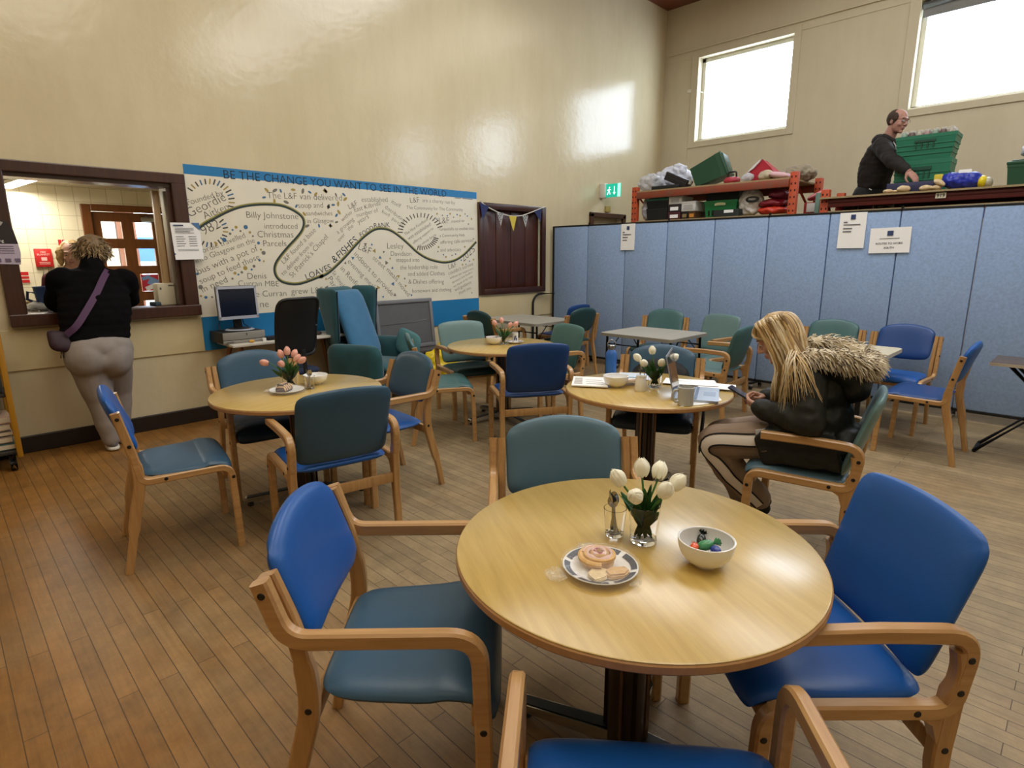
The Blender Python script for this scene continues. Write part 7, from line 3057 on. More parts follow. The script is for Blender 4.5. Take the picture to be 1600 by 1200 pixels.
# laptop: hinge line along e, keyboard towards the seated woman
lp = thing('laptop', 'open silver laptop seen edge-on with window glare coloured into its keyboard', 'laptop', (3.03, 1.665, Z0 + 0.0015), radians(24.5))
lap_m = mat('laptop_silver', '#aeb4bd', 0.3, metal=0.6)
bm = new()
prism(bm, roundrect(0.35, 0.235, 0.012), 0, 0.014, Matrix.Translation((0, -0.1175, 0)))
obj('base', bm, lap_m, lp, smooth=False)
bm = new()
for i in range(13):
    for j in range(5):
        box(bm, (-0.150 + i * 0.025, -0.030 - j * 0.021, 0.0148), (0.021, 0.017, 0.002))
obj('keys', bm, mat('laptop_keys_glare', '#6d7d96', 0.25), lp, smooth=False)  # bluish window reflection put into the key colour
bm = new()
prism(bm, roundrect(0.10, 0.066, 0.004), 0.0139, 0.0147, Matrix.Translation((0.0, -0.185, 0)))
obj('trackpad', bm, mat('trackpad', '#9fb0c6', 0.2), lp, smooth=False)  # pale blue holds the same window reflection
bm = new()
Ms = Matrix.Translation((0, 0.0, 0.014)) @ Euler((radians(-13), 0, 0)).to_matrix().to_4x4()
prism(bm, roundrect(0.35, 0.006, 0.002), 0, 0.24, Ms)
scn = obj('screen_lid', bm, lap_m, lp, smooth=False)
bm = new()
prism(bm, [(-0.165, -0.0036), (0.165, -0.0036), (0.165, -0.0029), (-0.165, -0.0029)], 0.014, 0.228, Ms)
obj('screen', bm, mat('laptop_screen', '#1f2836', 0.08), scn, smooth=False)
bm = new()
tube(bm, [(-0.14, 0.002, 0.012), (0.14, 0.002, 0.012)], 0.006, 10)
obj('hinge', bm, black_pl, lp)
# black jacket draped over the back of the chair behind
jk = thing('black_jacket', 'black jacket draped inside the blue chair back behind the laptop', 'jacket', (3.68, 2.15, 0), radians(204.5))
bm = new()
cushion(bm, lambda u, v: Vector((0.085 + 0.05 * (1 - (v + 1) / 2) - 0.05 * (v + 1) / 2, -u * 0.20, 0.57 + 0.105 * (v + 1) - 0.05 * u * u * (v + 1) / 2)), 0.03, 20, 16, 3.5, 4)
for v in bm.verts:
    v.co += Vector((1, 0, 0.3)) * 0.012 * noise.noise(v.co * 14)
obj('cloth', bm, mat('jacket_black', '#0e0e11', 0.7), jk)
bm = new()
cushion(bm, lambda u, v: Vector((0.30 + u * 0.18, v * 0.20, 0.515 + 0.012 * noise.noise(Vector((u * 3, v * 3, 0))))), 0.022, 18, 18, 4, 4)
obj('cloth', bm, MATS['jacket_black'], jk)
bm = new()
cushion(bm, lambda u, v: Vector((0.22 + u * 0.05, 0.31 + 0.006 * v, 0.34 + 0.17 * v)), 0.012, 10, 14, 4, 4)
obj('sleeve', bm, MATS['jacket_black'], jk)
# ------------------------------------------------------------------ people
skin = mat('skin', '#c79a86', 0.55, vary=0.06, scale=20)
skin_red = mat('skin_ruddy', '#a67a6c', 0.55, vary=0.08, scale=20)


def hand(bm, M, side, curl=(0.5, 0.6, 0.4), k=1.0, thumb=0.5):
    """wrist at the origin, fingers along +x, palm facing -z, thumb on side * y"""
    lens = [(0.040, 0.024, 0.019), (0.044, 0.028, 0.020), (0.041, 0.026, 0.019), (0.033, 0.020, 0.017)]
    pal = [0.078, 0.080, 0.075, 0.068]
    for i in range(4):
        y = side * (0.030 - 0.0195 * i)
        a = Vector((0.004, y * 0.55, 0))
        p = Vector((pal[i] * k, y * 1.02, 0.002 if i in (1, 2) else -0.001))
        capsule(bm, M @ (a * k), M @ p, 0.0125 * k, 0.0105 * k, 10)
        ang = 0.0
        for j in range(3):
            ang += curl[j] * (1 + 0.12 * i)
            q = p + Vector((cos(ang), side * 0.05 * (1.5 - i) * (j == 0), -sin(ang))) * lens[i][j] * k
            capsule(bm, M @ p, M @ q, (0.0092 - 0.0008 * j) * k, (0.0084 - 0.0009 * j) * k, 10)
            p = q
    ball(bm, M @ Vector((0.04 * k, 0, -0.004)), 0.022 * k, 12, 8)
    t0 = Vector((0.020, side * 0.024, -0.008)) * k
    t1 = t0 + Vector((0.032, side * 0.026, -0.014 - 0.012 * thumb)) * k
    t2 = t1 + Vector((0.026, side * 0.006, -0.010 * thumb)) * k
    t3 = t2 + Vector((0.020, -side * 0.006 * thumb, -0.008 * thumb)) * k
    capsule(bm, M @ t0, M @ t1, 0.014 * k, 0.011 * k, 10)
    capsule(bm, M @ t1, M @ t2, 0.0105 * k, 0.0095 * k, 10)
    capsule(bm, M @ t2, M @ t3, 0.0095 * k, 0.008 * k, 10)


def basis(f, up):
    f = Vector(f).normalized()
    y = Vector(up).cross(f).normalized()
    z = f.cross(y).normalized()
    return Matrix((f, y, z)).transposed()


def head(bm, c, f, up, k=1.0):
    """head blobs around centre c: f faces forward; local x forward, y left, z up"""
    M = Matrix.Translation(c) @ basis(f, up).to_4x4()

    def P(x, y, z):
        return M @ (Vector((x, y, z)) * k)
    R = M.to_3x3().to_4x4()

    def E(x, y, z, a, b, cc):
        ball(bm, P(x, y, z), (a * k, b * k, cc * k), 16, 12, R)
    E(-0.012, 0, 0.030, 0.096, 0.077, 0.088)
    E(0.025, 0, -0.025, 0.066, 0.066, 0.085)
    E(0.034, 0, -0.072, 0.048, 0.050, 0.040)
    E(0.068, 0, -0.096, 0.020, 0.022, 0.018)          # chin
    E(0.074, 0, 0.028, 0.024, 0.052, 0.014)           # brow
    for s in (1, -1):
        E(0.062, s * 0.038, -0.030, 0.024, 0.024, 0.022)   # cheek
        E(0.0765, s * 0.031, 0.008, 0.0125, 0.0145, 0.0115)   # eyelid over the eye
        E(-0.008, s * 0.076, -0.008, 0.018, 0.009, 0.030)  # ear
        E(0.095, s * 0.011, -0.032, 0.011, 0.009, 0.008)  # nostril
    capsule(bm, P(0.083, 0, 0.018), P(0.108, 0, -0.026), 0.0085 * k, 0.0125 * k)
    E(0.087, 0, -0.058, 0.009, 0.024, 0.0065)
    E(0.085, 0, -0.069, 0.009, 0.021, 0.0070)
    return M


def lips(parent, M, m, k=1.0):
    bm = new()
    R = M.to_3x3().to_4x4()
    ball(bm, M @ (Vector((0.0915, 0, -0.0585)) * k), (0.006 * k, 0.020 * k, 0.0042 * k), 12, 8, R)
    ball(bm, M @ (Vector((0.0900, 0, -0.0675)) * k), (0.006 * k, 0.018 * k, 0.0048 * k), 12, 8, R)
    return obj('lips', bm, m, parent)


def eyes(parent, M, k=1.0, down=0.0, brow_m=None, lash=None):
    for s in (1, -1):
        bm = new()
        R = M.to_3x3().to_4x4()
        ball(bm, M @ (Vector((0.0795, s * 0.031, 0.0055 - down)) * k), (0.0110 * k, 0.0120 * k, 0.0068 * k), 14, 10, R)
        e = obj('eye', bm, mat('eye_white', '#d8d4cf', 0.25), parent)
        bm = new()
        ball(bm, M @ (Vector((0.0885, s * 0.031, 0.0045 - down)) * k), (0.0030 * k, 0.0052 * k, 0.0050 * k), 10, 8, R)
        obj('iris', bm, mat('iris_dark', '#2b241f', 0.2), e)
        bm = new()
        tube(bm, spline([M @ (Vector(p) * k) for p in ((0.089, s * 0.013, 0.027), (0.093, s * 0.030, 0.031), (0.080, s * 0.050, 0.027))], 10), [0.002 * k, 0.0035 * k, 0.0038 * k, 0.0038 * k, 0.0036 * k, 0.0034 * k, 0.003 * k, 0.0028 * k, 0.0022 * k, 0.0014 * k], 6)
        obj('eyebrow', bm, brow_m or mat('brow_brown', '#5c4634', 0.8), parent)
        bm = new()
        tube(bm, spline([M @ (Vector(p) * k) for p in ((0.0885, s * 0.019, 0.004 - down * 1.6), (0.0925, s * 0.031, 0.001 - down * 1.6), (0.085, s * 0.044, 0.003 - down * 1.6))], 8), 0.0014 * k, 6)
        obj('eyelash', bm, lash or mat('lash_dark', '#2c2019', 0.8), parent)


# ================================================================== blonde woman with the phone
GL = (3.146, 0.713, 0)
GR = radians(101.1)
gw = thing('person', 'woman with long blonde hair in a dark fur-hooded parka, sitting and looking at a phone', 'person', GL, GR)
bm = new()
hc, hf, hu = Vector((0.425, 0.0, 1.082)), Vector((0.86, 0.10, -0.50)), Vector((0.5, 0, 0.86))
HM = head(bm, hc, hf, hu, 1.0)
capsule(bm, hc + Vector((-0.05, 0, -0.05)), (0.27, 0, 0.93), 0.052, 0.062)
chain(bm, [(0.27, 0, 0.93), (0.20, 0, 0.80), (0.18, 0, 0.60)], [0.07, 0.08, 0.08])
LW, RW = Vector((0.462, 0.135, 0.738)), Vector((0.470, -0.075, 0.748))
for s, sh, el, w in ((1, (0.25, 0.17, 0.91), (0.215, 0.235, 0.715), LW), (-1, (0.25, -0.17, 0.91), (0.26, -0.23, 0.72), RW)):
    chain(bm, [(0.25, 0, 0.90), sh, el, w], [0.05, 0.042, 0.034, 0.026])
# hands round the phone
ph_c = Vector((0.575, 0.020, 0.775))
ph_x = Vector((0.86, -0.06, 0.40)).normalized()      # long axis
ph_n = Vector((-0.42, 0.0, 0.90)).normalized()       # screen normal
ML_ = Matrix.Translation(LW) @ basis(Vector((0.74, -0.62, 0.10)), Vector((0.15, 0.75, -0.62))).to_4x4()
hand(bm, ML_, 1, (0.45, 0.75, 0.5), 0.95, 0.4)
MR_ = Matrix.Translation(RW) @ basis(Vector((0.82, 0.42, 0.25)), Vector((-0.25, -0.55, 0.75))).to_4x4()
hand(bm, MR_, 1, (0.55, 0.75, 0.5), 0.95, 0.6)
for s, hp_, kn, an, toe in ((1, (0.20, 0.095, 0.56), (0.675, 0.105, 0.515), (0.445, -0.050, 0.165), (0.50, -0.045, 0.05)), (-1, (0.20, -0.095, 0.56), (0.69, -0.095, 0.50), (0.555, -0.16, 0.10), (0.66, -0.17, 0.04))):
    chain(bm, [(0.17, 0, 0.60), hp_, kn, an, toe], [0.08, 0.07, 0.050, 0.036, 0.03])
g_body = obj('body', remesh(bm, 0.0048, 4), skin, gw)
lips(g_body, HM, mat('lips_rose', '#a9675f', 0.45))
eyes(g_body, HM, 1.0, 0.003)
# parka
parka = mat('parka_black_green', '#151712', 0.6, vary=0.12, scale=14, bump=0.08, bscale=90)
bm = new()
ball(bm, (0.19, 0, 0.575), (0.150, 0.205, 0.115), 20, 14)
ball(bm, (0.175, 0, 0.70), (0.135, 0.185, 0.14), 20, 14)
ball(bm, (0.20, 0, 0.84), (0.130, 0.190, 0.135), 20, 14)
capsule(bm, (0.235, 0.125, 0.905), (0.235, -0.125, 0.905), 0.085)
for s, sh, el, w in ((1, (0.25, 0.175, 0.90), (0.215, 0.245, 0.722), LW), (-1, (0.25, -0.175, 0.90), (0.26, -0.24, 0.725), RW)):
    d = (w - Vector(el)).normalized()
    chain(bm, [sh, el, w - d * 0.03], [0.086, 0.072, 0.056], 16)
    capsule(bm, w - d * 0.05, w - d * 0.012, 0.054, 0.050, 16)
# skirt of the coat over the lap and round the seat
capsule(bm, (0.16, 0.185, 0.555), (0.36, 0.175, 0.555), 0.060, 0.048)
capsule(bm, (0.16, -0.185, 0.555), (0.36, -0.175, 0.555), 0.060, 0.048)
prism(bm, [(0.06, 0.495), (0.30, 0.490), (0.395, 0.470), (0.46, 0.60), (0.40, 0.66), (0.1, 0.66)], 0.165, 0.232, Matrix(((1, 0, 0, 0), (0, 0, 1, 0), (0, 1, 0, 0), (0, 0, 0, 1))))
prism(bm, [(0.06, 0.495), (0.30, 0.490), (0.395, 0.480), (0.44, 0.60), (0.38, 0.66), (0.1, 0.66)], -0.232, -0.165, Matrix(((1, 0, 0, 0), (0, 0, 1, 0), (0, 1, 0, 0), (0, 0, 0, 1))))
ball(bm, (0.06, 0, 0.60), (0.07, 0.19, 0.10), 16, 12)
ball(bm, (0.33, 0.06, 0.62), (0.09, 0.10, 0.05), 16, 12)
ball(bm, (0.33, -0.06, 0.62), (0.09, 0.10, 0.05), 16, 12)
coat = obj('parka', remesh(bm, 0.0085, 4, wrinkle=0.010, wfreq=13), parka, gw)
bm = new()
prism(bm, [(0.405, 0.655), (0.455, 0.640), (0.430, 0.555), (0.375, 0.575)], 0.205, 0.212, Matrix(((1, 0, 0, 0), (0, 0, 1, 0), (0, 1, 0, 0), (0, 0, 0, 1))))
obj('pocket_paper', bm, mat('tissue_white', '#c9c7cb', 0.7), coat, smooth=False)
bm = new()
box(bm, (0.402, 0.236, 0.545), (0.03, 0.004, 0.008), rot=(0, 0.3, 0))
obj('zip_pull', bm, steel, coat)
# hood with fur trim, lying back
bm = new()
ball(bm, (0.115, 0, 0.945), (0.110, 0.160, 0.085), 20, 14)
ball(bm, (0.06, 0, 0.89), (0.075, 0.13, 0.10), 18, 12)
ball(bm, (0.20, 0.09, 0.96), (0.08, 0.06, 0.06), 16, 10)
ball(bm, (0.20, -0.09, 0.96), (0.08, 0.06, 0.06), 16, 10)
hood = obj('hood', remesh(bm, 0.009, 4, wrinkle=0.008, wfreq=15), parka, gw)
fur_path = spline([(0.29, 0.12, 1.005), (0.20, 0.165, 1.03), (0.10, 0.165, 1.025), (0.025, 0.12, 1.00), (0.0, 0.0, 0.985), (0.025, -0.12, 1.00), (0.10, -0.165, 1.03), (0.20, -0.165, 1.05), (0.29, -0.12, 1.05)], 60)
rnd = random.Random(11)
for key, col, cnt in (('fur_cream', '#c4b79e', 900), ('fur_pale', '#ddd4c2', 800), ('fur_grey', '#9a9083', 420)):
    bm = new()
    if key == 'fur_cream':
        tube(bm, fur_path, 0.036, 12)
    for q in range(cnt):
        i = rnd.randrange(59)
        p = fur_path[i].lerp(fur_path[i + 1], rnd.random())
        o_ = Vector((rnd.gauss(0, 1), rnd.gauss(0, 1), rnd.gauss(0, 1))).normalized()
        flow = Vector((-0.9, p.y * 2.2, -0.35))
        a = p + o_ * 0.030
        d = (o_ * 0.55 + flow * 0.8 + Vector((rnd.gauss(0, 0.25), rnd.gauss(0, 0.25), rnd.gauss(0, 0.25)))).normalized()
        L = rnd.uniform(0.035, 0.060)
        tube(bm, [a - d * 0.008, a + d * L * 0.5 + o_ * 0.004, a + d * L - Vector((0, 0, 0.012))], [0.0042, 0.0036, 0.0006], 4, caps=False)
    obj('fur_trim', bm, mat(key, col, 0.9), hood)
# trousers with a striped side seam
khaki = mat('trouser_taupe', '#8b7868', 0.8, vary=0.06, scale=12)
bm = new()
legL = [(0.20, 0.095, 0.555), (0.45, 0.105, 0.560), (0.672, 0.108, 0.515), (0.600, 0.050, 0.36), (0.455, -0.040, 0.185)]
legR = [(0.20, -0.095, 0.555), (0.45, -0.10, 0.550), (0.690, -0.095, 0.495), (0.64, -0.125, 0.32), (0.560, -0.155, 0.125)]
chain(bm, legL, [0.110, 0.100, 0.092, 0.090, 0.070], 18)
chain(bm, legR, [0.108, 0.098, 0.088, 0.084, 0.066], 18)
ball(bm, (0.17, 0, 0.565), (0.13, 0.17, 0.075), 18, 12)
tro = obj('trousers', remesh(bm, 0.0075, 4, wrinkle=0.006, wfreq=11), khaki, gw)


def side_stripe(off0, off1, th, m, name):
    pth = spline([Vector(p) for p in legL[1:]], 40)
    rad = [0.100 - 0.008 * min(1, k / 13) if k < 26 else 0.091 - 0.021 * (k - 26) / 13 for k in range(40)]
    bm = new()
    rows = []
    for i, p in enumerate(pth):
        t = (pth[min(39, i + 1)] - pth[max(0, i - 1)]).normalized()
        out = Vector((0.10, 1, 0.22))
        out = (out - t * out.dot(t)).normalized()
        w = t.cross(out).normalized()
        rows.append([])
        for j in range(5):
            b = (off0 + (off1 - off0) * j / 4)
            r = rad[i] + th
            rows[-1].append(bm.verts.new(p + out * r * cos(b) + w * r * sin(b)))
    for a, b in zip(rows, rows[1:]):
        for j in range(4):
            bm.faces.new((a[j], a[j + 1], b[j + 1], b[j]))
    solid(bm, 0.004)
    return obj(name, bm, m, tro)


side_stripe(-0.26, 0.26, 0.009, mat('stripe_cream', '#dcd5cf', 0.8), 'side_stripe')
side_stripe(-0.34, -0.25, 0.011, mat('stripe_black', '#1d1a1c', 0.8), 'stripe_edge')
side_stripe(0.25, 0.34, 0.011, mat('stripe_black', '#1d1a1c', 0.8), 'stripe_edge')


def shoe(parent, heel, toe, upm, solem, name='shoe'):
    """trainer from heel to toe (floor contact points)"""
    heel, toe = Vector(heel), Vector(toe)
    f = (toe - heel).normalized()
    B = basis(f, (0, 0, 1)).to_4x4()
    M = Matrix.Translation(heel) @ B
    L = (toe - heel).length

    def tr(b):
        bmesh.ops.transform(b, matrix=M, verts=b.verts)
        return b
    bm = new()
    cushion(bm, lambda u, v: Vector(((u + 1) / 2 * L, v * (0.036 + 0.010 * sin(pi * min(1, (u + 1) / 2 * 0.8 + 0.2))), 0.018)), 0.018, 18, 10, 3.5, 8)
    s = obj(name, tr(bm), solem, parent)
    bm = new()
    ball(bm, (L * 0.70, 0, 0.045), (L * 0.30, 0.042, 0.030), 16, 10)
    ball(bm, (L * 0.28, 0, 0.055), (L * 0.26, 0.036, 0.045), 16, 10)
    capsule(bm, (L * 0.2, 0, 0.06), (L * 0.2, 0, 0.085), 0.038)
    me = remesh(bm, 0.007, 3)
    me.transform(M)
    obj('upper', me, upm, s)
    return s


sole_m = mat('sole_black', '#1b1a1b', 0.6)
up_m = mat('trainer_pale', '#a9a8a8', 0.6)
shoe(gw, (0.385, -0.085, 0.165), (0.535, -0.02, 0.003), up_m, sole_m)
shoe(gw, (0.515, -0.155, 0.0), (0.755, -0.17, 0.0), mat('trainer_dark', '#2a292c', 0.6), sole_m)
bm = new()
chain(bm, [(0.455, -0.045, 0.20), (0.428, -0.065, 0.12)], [0.042, 0.038])
obj('sock', bm, mat('sock_black', '#18171a', 0.8), gw)
# hair: a cap and long tapering locks
hair_cols = [mat('hair_blonde', '#b89a68', 0.45, vary=0.15, scale=30), mat('hair_pale', '#d6c6a6', 0.4, vary=0.1, scale=30), mat('hair_dark_blonde', '#7d6238', 0.5, vary=0.2, scale=30)]
Hf = HM.to_3x3() @ Vector((1, 0, 0))
Hu = HM.to_3x3() @ Vector((0, 0, 1))
Hs = HM.to_3x3() @ Vector((0, 1, 0))
bm = new()
R_ = HM.to_3x3().to_4x4()
ball(bm, hc - Hf * 0.018 + Hu * 0.038, (0.104, 0.088, 0.096), 22, 16, R_)
ball(bm, hc - Hf * 0.062 - Hu * 0.02, (0.066, 0.082, 0.10), 18, 12, R_)
g_hair = obj('hair', remesh(bm, 0.006, 3), hair_cols[0], gw)
rnd = random.Random(5)
for ci in range(3):
    bm = new()
    for q in range(120):
        s = 1 if q % 3 else -1
        t = rnd.random()          # 0 at the fringe, 1 at the back of the crown
        root = hc + Hf * (0.062 - 0.135 * t) + Hu * (0.124 - 0.02 * abs(t - 0.4)) + Hs * (s * rnd.uniform(0.0, 0.03))
        side = hc + Hf * (0.052 - 0.135 * t) + Hu * 0.052 + Hs * (s * (0.094 + rnd.uniform(-0.004, 0.006)))
        if t < 0.45:
            low = hc + Vector((-0.025 - 0.08 * t + rnd.uniform(-0.012, 0.012), s * (0.098 + rnd.uniform(-0.01, 0.02)), -0.12))
            end = Vector((0.405 - 0.10 * t + rnd.uniform(-0.02, 0.02), s * (0.10 + rnd.uniform(-0.02, 0.035)), rnd.uniform(0.72, 0.84)))
        else:
            low = hc + Vector((-0.10 - 0.12 * (t - 0.45) + rnd.uniform(-0.02, 0.02), s * (0.125 + rnd.uniform(-0.01, 0.03)), -0.10))
            end = Vector((0.31 - 0.22 * (t - 0.45) + rnd.uniform(-0.03, 0.03), s * (0.205 + rnd.uniform(-0.02, 0.03)), rnd.uniform(0.80, 0.93)))
        pts = spline([root, (root + side) / 2 + Hu * 0.014 + Hs * s * 0.028, side, low, low.lerp(end, 0.6) + Vector((0, s * 0.012, 0)), end], 18)
        w = rnd.uniform(0.0035, 0.0075)
        tube(bm, pts, [w * (0.55 + 0.6 * sin(pi * min(1, 0.15 + 0.75 * k / 17))) if k < 12 else w * (1.1 * (17 - k) / 6 + 0.12) for k in range(18)], 6, flat=0.55)
    obj('hair_locks', bm, hair_cols[ci], g_hair)
for ci in (0, 1):
    bm = new()
    for q in range(44):
        # fringe swept over the brow
        s = 1 if q % 2 else -1
        t = rnd.random()
        root = hc + Hf * 0.055 + Hu * (0.122) + Hs * rnd.uniform(-0.02, 0.02)
        a = hc + Hf * (0.098 - 0.01 * t) + Hu * (0.072 - 0.03 * t) + Hs * s * 0.03
        b = hc + Hf * (0.070 - 0.03 * t) + Hu * (0.040 - 0.02 * t) + Hs * s * 0.076
        e = hc + Hf * (0.01 - 0.03 * t) + Hu * (0.0 - 0.02 * t) + Hs * s * 0.094
        tube(bm, spline([root, a, b, e], 14), [0.0045] * 10 + [0.004, 0.0035, 0.003, 0.002], 6, flat=0.5)
    obj('hair_locks', bm, hair_cols[ci], g_hair)
for ci in range(3):
    bm = new()
    for q in range(70):
        # the back of the head, falling over the hood
        a = rnd.uniform(-1.25, 1.25) + pi
        dr = Hf * cos(a) + Hs * sin(a)
        root = hc + Hu * (0.128 + rnd.uniform(-0.004, 0.004)) + dr * 0.015
        m1 = hc - Hf * 0.02 + Hu * 0.095 + dr * 0.085
        m2 = hc - Hf * 0.02 + Hu * 0.02 + dr * 0.108
        low = hc + dr * 0.130 + Vector((-0.03, 0, -0.10))
        end = Vector((0.255 + rnd.uniform(-0.05, 0.04), dr.y * 0.24 + rnd.uniform(-0.02, 0.02), rnd.uniform(0.90, 1.0)))
        w = rnd.uniform(0.0035, 0.0075)
        tube(bm, spline([root, m1, m2, low, end], 16), [w] * 11 + [w * 0.85, w * 0.7, w * 0.5, w * 0.3, w * 0.12], 6, flat=0.55)
    obj('hair_locks', bm, hair_cols[ci], g_hair)
for ci in (0, 1):
    bm = new()
    for q in range(24):
        # thin loose strands over the near shoulder
        st_ = hc + Vector((-0.07 - 0.05 * rnd.random(), 0.098, -0.02 - 0.05 * rnd.random()))
        en_ = Vector((rnd.uniform(0.16, 0.36), rnd.uniform(0.262, 0.285), rnd.uniform(0.76, 0.86)))
        md_ = st_.lerp(en_, 0.45) + Vector((rnd.uniform(-0.02, 0.01), 0.075, 0.045))
        w = rnd.uniform(0.002, 0.0042)
        tube(bm, spline([st_ + Vector((0.03, -0.03, 0.06)), st_, md_, en_], 16), [w] * 10 + [w * 0.9, w * 0.75, w * 0.6, w * 0.45, w * 0.3, w * 0.12], 5, flat=0.6)
    obj('hair_locks', bm, hair_cols[ci], g_hair)
# phone, held, so a thing of its own
B = Matrix((ph_x, ph_n.cross(ph_x).normalized(), ph_n)).transposed().to_4x4()
Gm = Matrix.Translation(GL) @ Matrix.Rotation(GR, 4, 'Z')
phone = thing('mobile_phone', 'dark mobile phone held in the blonde woman\'s hands', 'phone', (0, 0, 0))
phone.matrix_world = Gm @ Matrix.Translation(ph_c) @ B
bm = new()
prism(bm, roundrect(0.145, 0.07, 0.009), -0.004, 0.004)
obj('case', bm, mat('phone_case', '#20242c', 0.4), phone)
bm = new()
prism(bm, roundrect(0.138, 0.064, 0.007), 0.0041, 0.0046)
obj('screen', bm, mat('phone_screen', '#3a3a52', 0.08), phone)

# ================================================================== woman leaning at the hatch
hw = thing('person', 'woman in black top and grey joggers leaning on the hatch sill, seen from behind', 'person', (0.92, 5.45, 0))
O = Vector((0.92, 5.45, 0))


def W(x, y, z):
    return Vector((x, y, z)) - O


bm = new()
c_h = W(1.005, 5.80, 1.555)
HMh = head(bm, c_h, (-0.10, 0.92, -0.22), (0.0, 0.2, 0.97), 0.98)
capsule(bm, c_h + Vector((0, -0.03, -0.06)), W(0.965, 5.66, 1.40), 0.058, 0.065)
chain(bm, [W(0.965, 5.66, 1.36), W(0.945, 5.585, 1.18), W(0.89, 5.43, 0.90)], [0.07, 0.09, 0.09])
for s, sh, el, wr in ((-1, W(0.74, 5.64, 1.32), W(0.72, 5.80, 1.165), W(0.84, 6.02, 1.125)), (1, W(1.19, 5.64, 1.31), W(1.215, 5.80, 1.165), W(1.12, 6.02, 1.125))):
    chain(bm, [W(0.965, 5.65, 1.34), sh, el, wr], [0.06, 0.05, 0.042, 0.030])
    Mh = Matrix.Translation(wr) @ basis(Vector((0.4 * -s, 0.92, -0.05)), Vector((0, 0, 1))).to_4x4()
    hand(bm, Mh, -s, (0.25, 0.3, 0.2), 0.95, 0.3)
LLh = [W(0.785, 5.39, 0.80), W(0.845, 5.425, 0.43), W(0.875, 5.40, 0.09)]
LRh = [W(0.985, 5.40, 0.80), W(1.00, 5.56, 0.44), W(0.985, 5.58, 0.09)]
for L_ in (LLh, LRh):
    chain(bm, [W(0.88, 5.42, 0.88)] + L_, [0.09, 0.08, 0.05, 0.036])
obj('body', remesh(bm, 0.0065, 4), skin, hw)
knit = mat('knit_black', '#0b0a0c', 0.95, spec=0.12, vary=0.2, scale=30)
bm = new()
T0, T1, T2, T3 = W(0.965, 5.66, 1.345), W(0.945, 5.585, 1.20), W(0.905, 5.47, 1.02), W(0.885, 5.42, 0.905)
for k in range(9):
    q = k / 8
    ctr = T0.lerp(T3, q) + Vector((0, -0.018 * sin(pi * q), 0))
    ball(bm, ctr, (0.232 + 0.012 * sin(pi * q), 0.135 + 0.035 * sin(pi * min(1, q * 1.1)), 0.085), 20, 14)
for s, sh, el, wr in ((-1, W(0.765, 5.65, 1.33), W(0.725, 5.80, 1.17), W(0.82, 5.99, 1.13)), (1, W(1.165, 5.65, 1.32), W(1.210, 5.80, 1.17), W(1.13, 5.99, 1.13))):
    chain(bm, [sh, el, wr], [0.105, 0.085, 0.056], 16)
capsule(bm, W(0.97, 5.67, 1.41), W(0.99, 5.735, 1.475), 0.090, 0.076)
for v in bm.verts:
    pass
obj('jumper', remesh(bm, 0.010, 12, wrinkle=0.010, wfreq=8), knit, hw)
jog = mat('jogger_grey', '#8d8580', 0.85, vary=0.07, scale=16)
bm = new()
ball(bm, W(0.80, 5.375, 0.76), (0.150, 0.158, 0.165), 20, 14)
ball(bm, W(0.96, 5.385, 0.75), (0.145, 0.155, 0.165), 20, 14)
ball(bm, W(0.88, 5.40, 0.83), (0.232, 0.165, 0.12), 20, 14)
ball(bm, W(0.88, 5.375, 0.74), (0.12, 0.140, 0.12), 20, 14)
chain(bm, LLh, [0.135, 0.098, 0.066], 18)
chain(bm, LRh, [0.130, 0.092, 0.066], 18)
obj('joggers', remesh(bm, 0.009, 10, wrinkle=0.009, wfreq=5), jog, hw)
shoe(hw, W(0.875, 5.335, 0), W(0.885, 5.57, 0), mat('trainer_grey', '#6d6a68', 0.6), mat('sole_white', '#c9c5bd', 0.6))
shoe(hw, W(0.985, 5.50, 0), W(1.00, 5.735, 0), MATS['trainer_grey'], MATS['sole_white'])
hair_a = [mat('hair_ash', '#7c6548', 0.6, vary=0.25, scale=30), mat('hair_ash_light', '#a48d68', 0.6, vary=0.2, scale=30)]
bm = new()
ball(bm, c_h + Vector((0, -0.025, 0.025)), (0.100, 0.108, 0.108), 22, 16)
ball(bm, c_h + Vector((0, -0.055, -0.045)), (0.090, 0.070, 0.070), 18, 12)
hh = obj('hair', remesh(bm, 0.007, 3, wrinkle=0.010, wfreq=22), hair_a[0], hw)
rnd = random.Random(2)
for ci in (0, 1):
    bm = new()
    for q in range(260):
        a = rnd.uniform(-2.9, 2.9)
        el_ = rnd.uniform(-0.5, 1.3)
        n_ = Vector((sin(a) * cos(el_), -cos(a) * cos(el_), sin(el_)))
        p = c_h + Vector((0, -0.028, 0.018)) + Vector((n_.x * 0.098, n_.y * 0.104, n_.z * 0.104))
        d = Vector((n_.x * 0.6 + rnd.gauss(0, 0.5), n_.y * 0.6, -0.9 + rnd.gauss(0, 0.35))).normalized()
        L = rnd.uniform(0.05, 0.085)
        tube(bm, [p - n_ * 0.012, p + d * L * 0.5 + n_ * 0.001, p + d * L - n_ * 0.008], [0.0055, 0.0045, 0.001], 5, caps=False)
    obj('hair_locks', bm, hair_a[ci], hh)
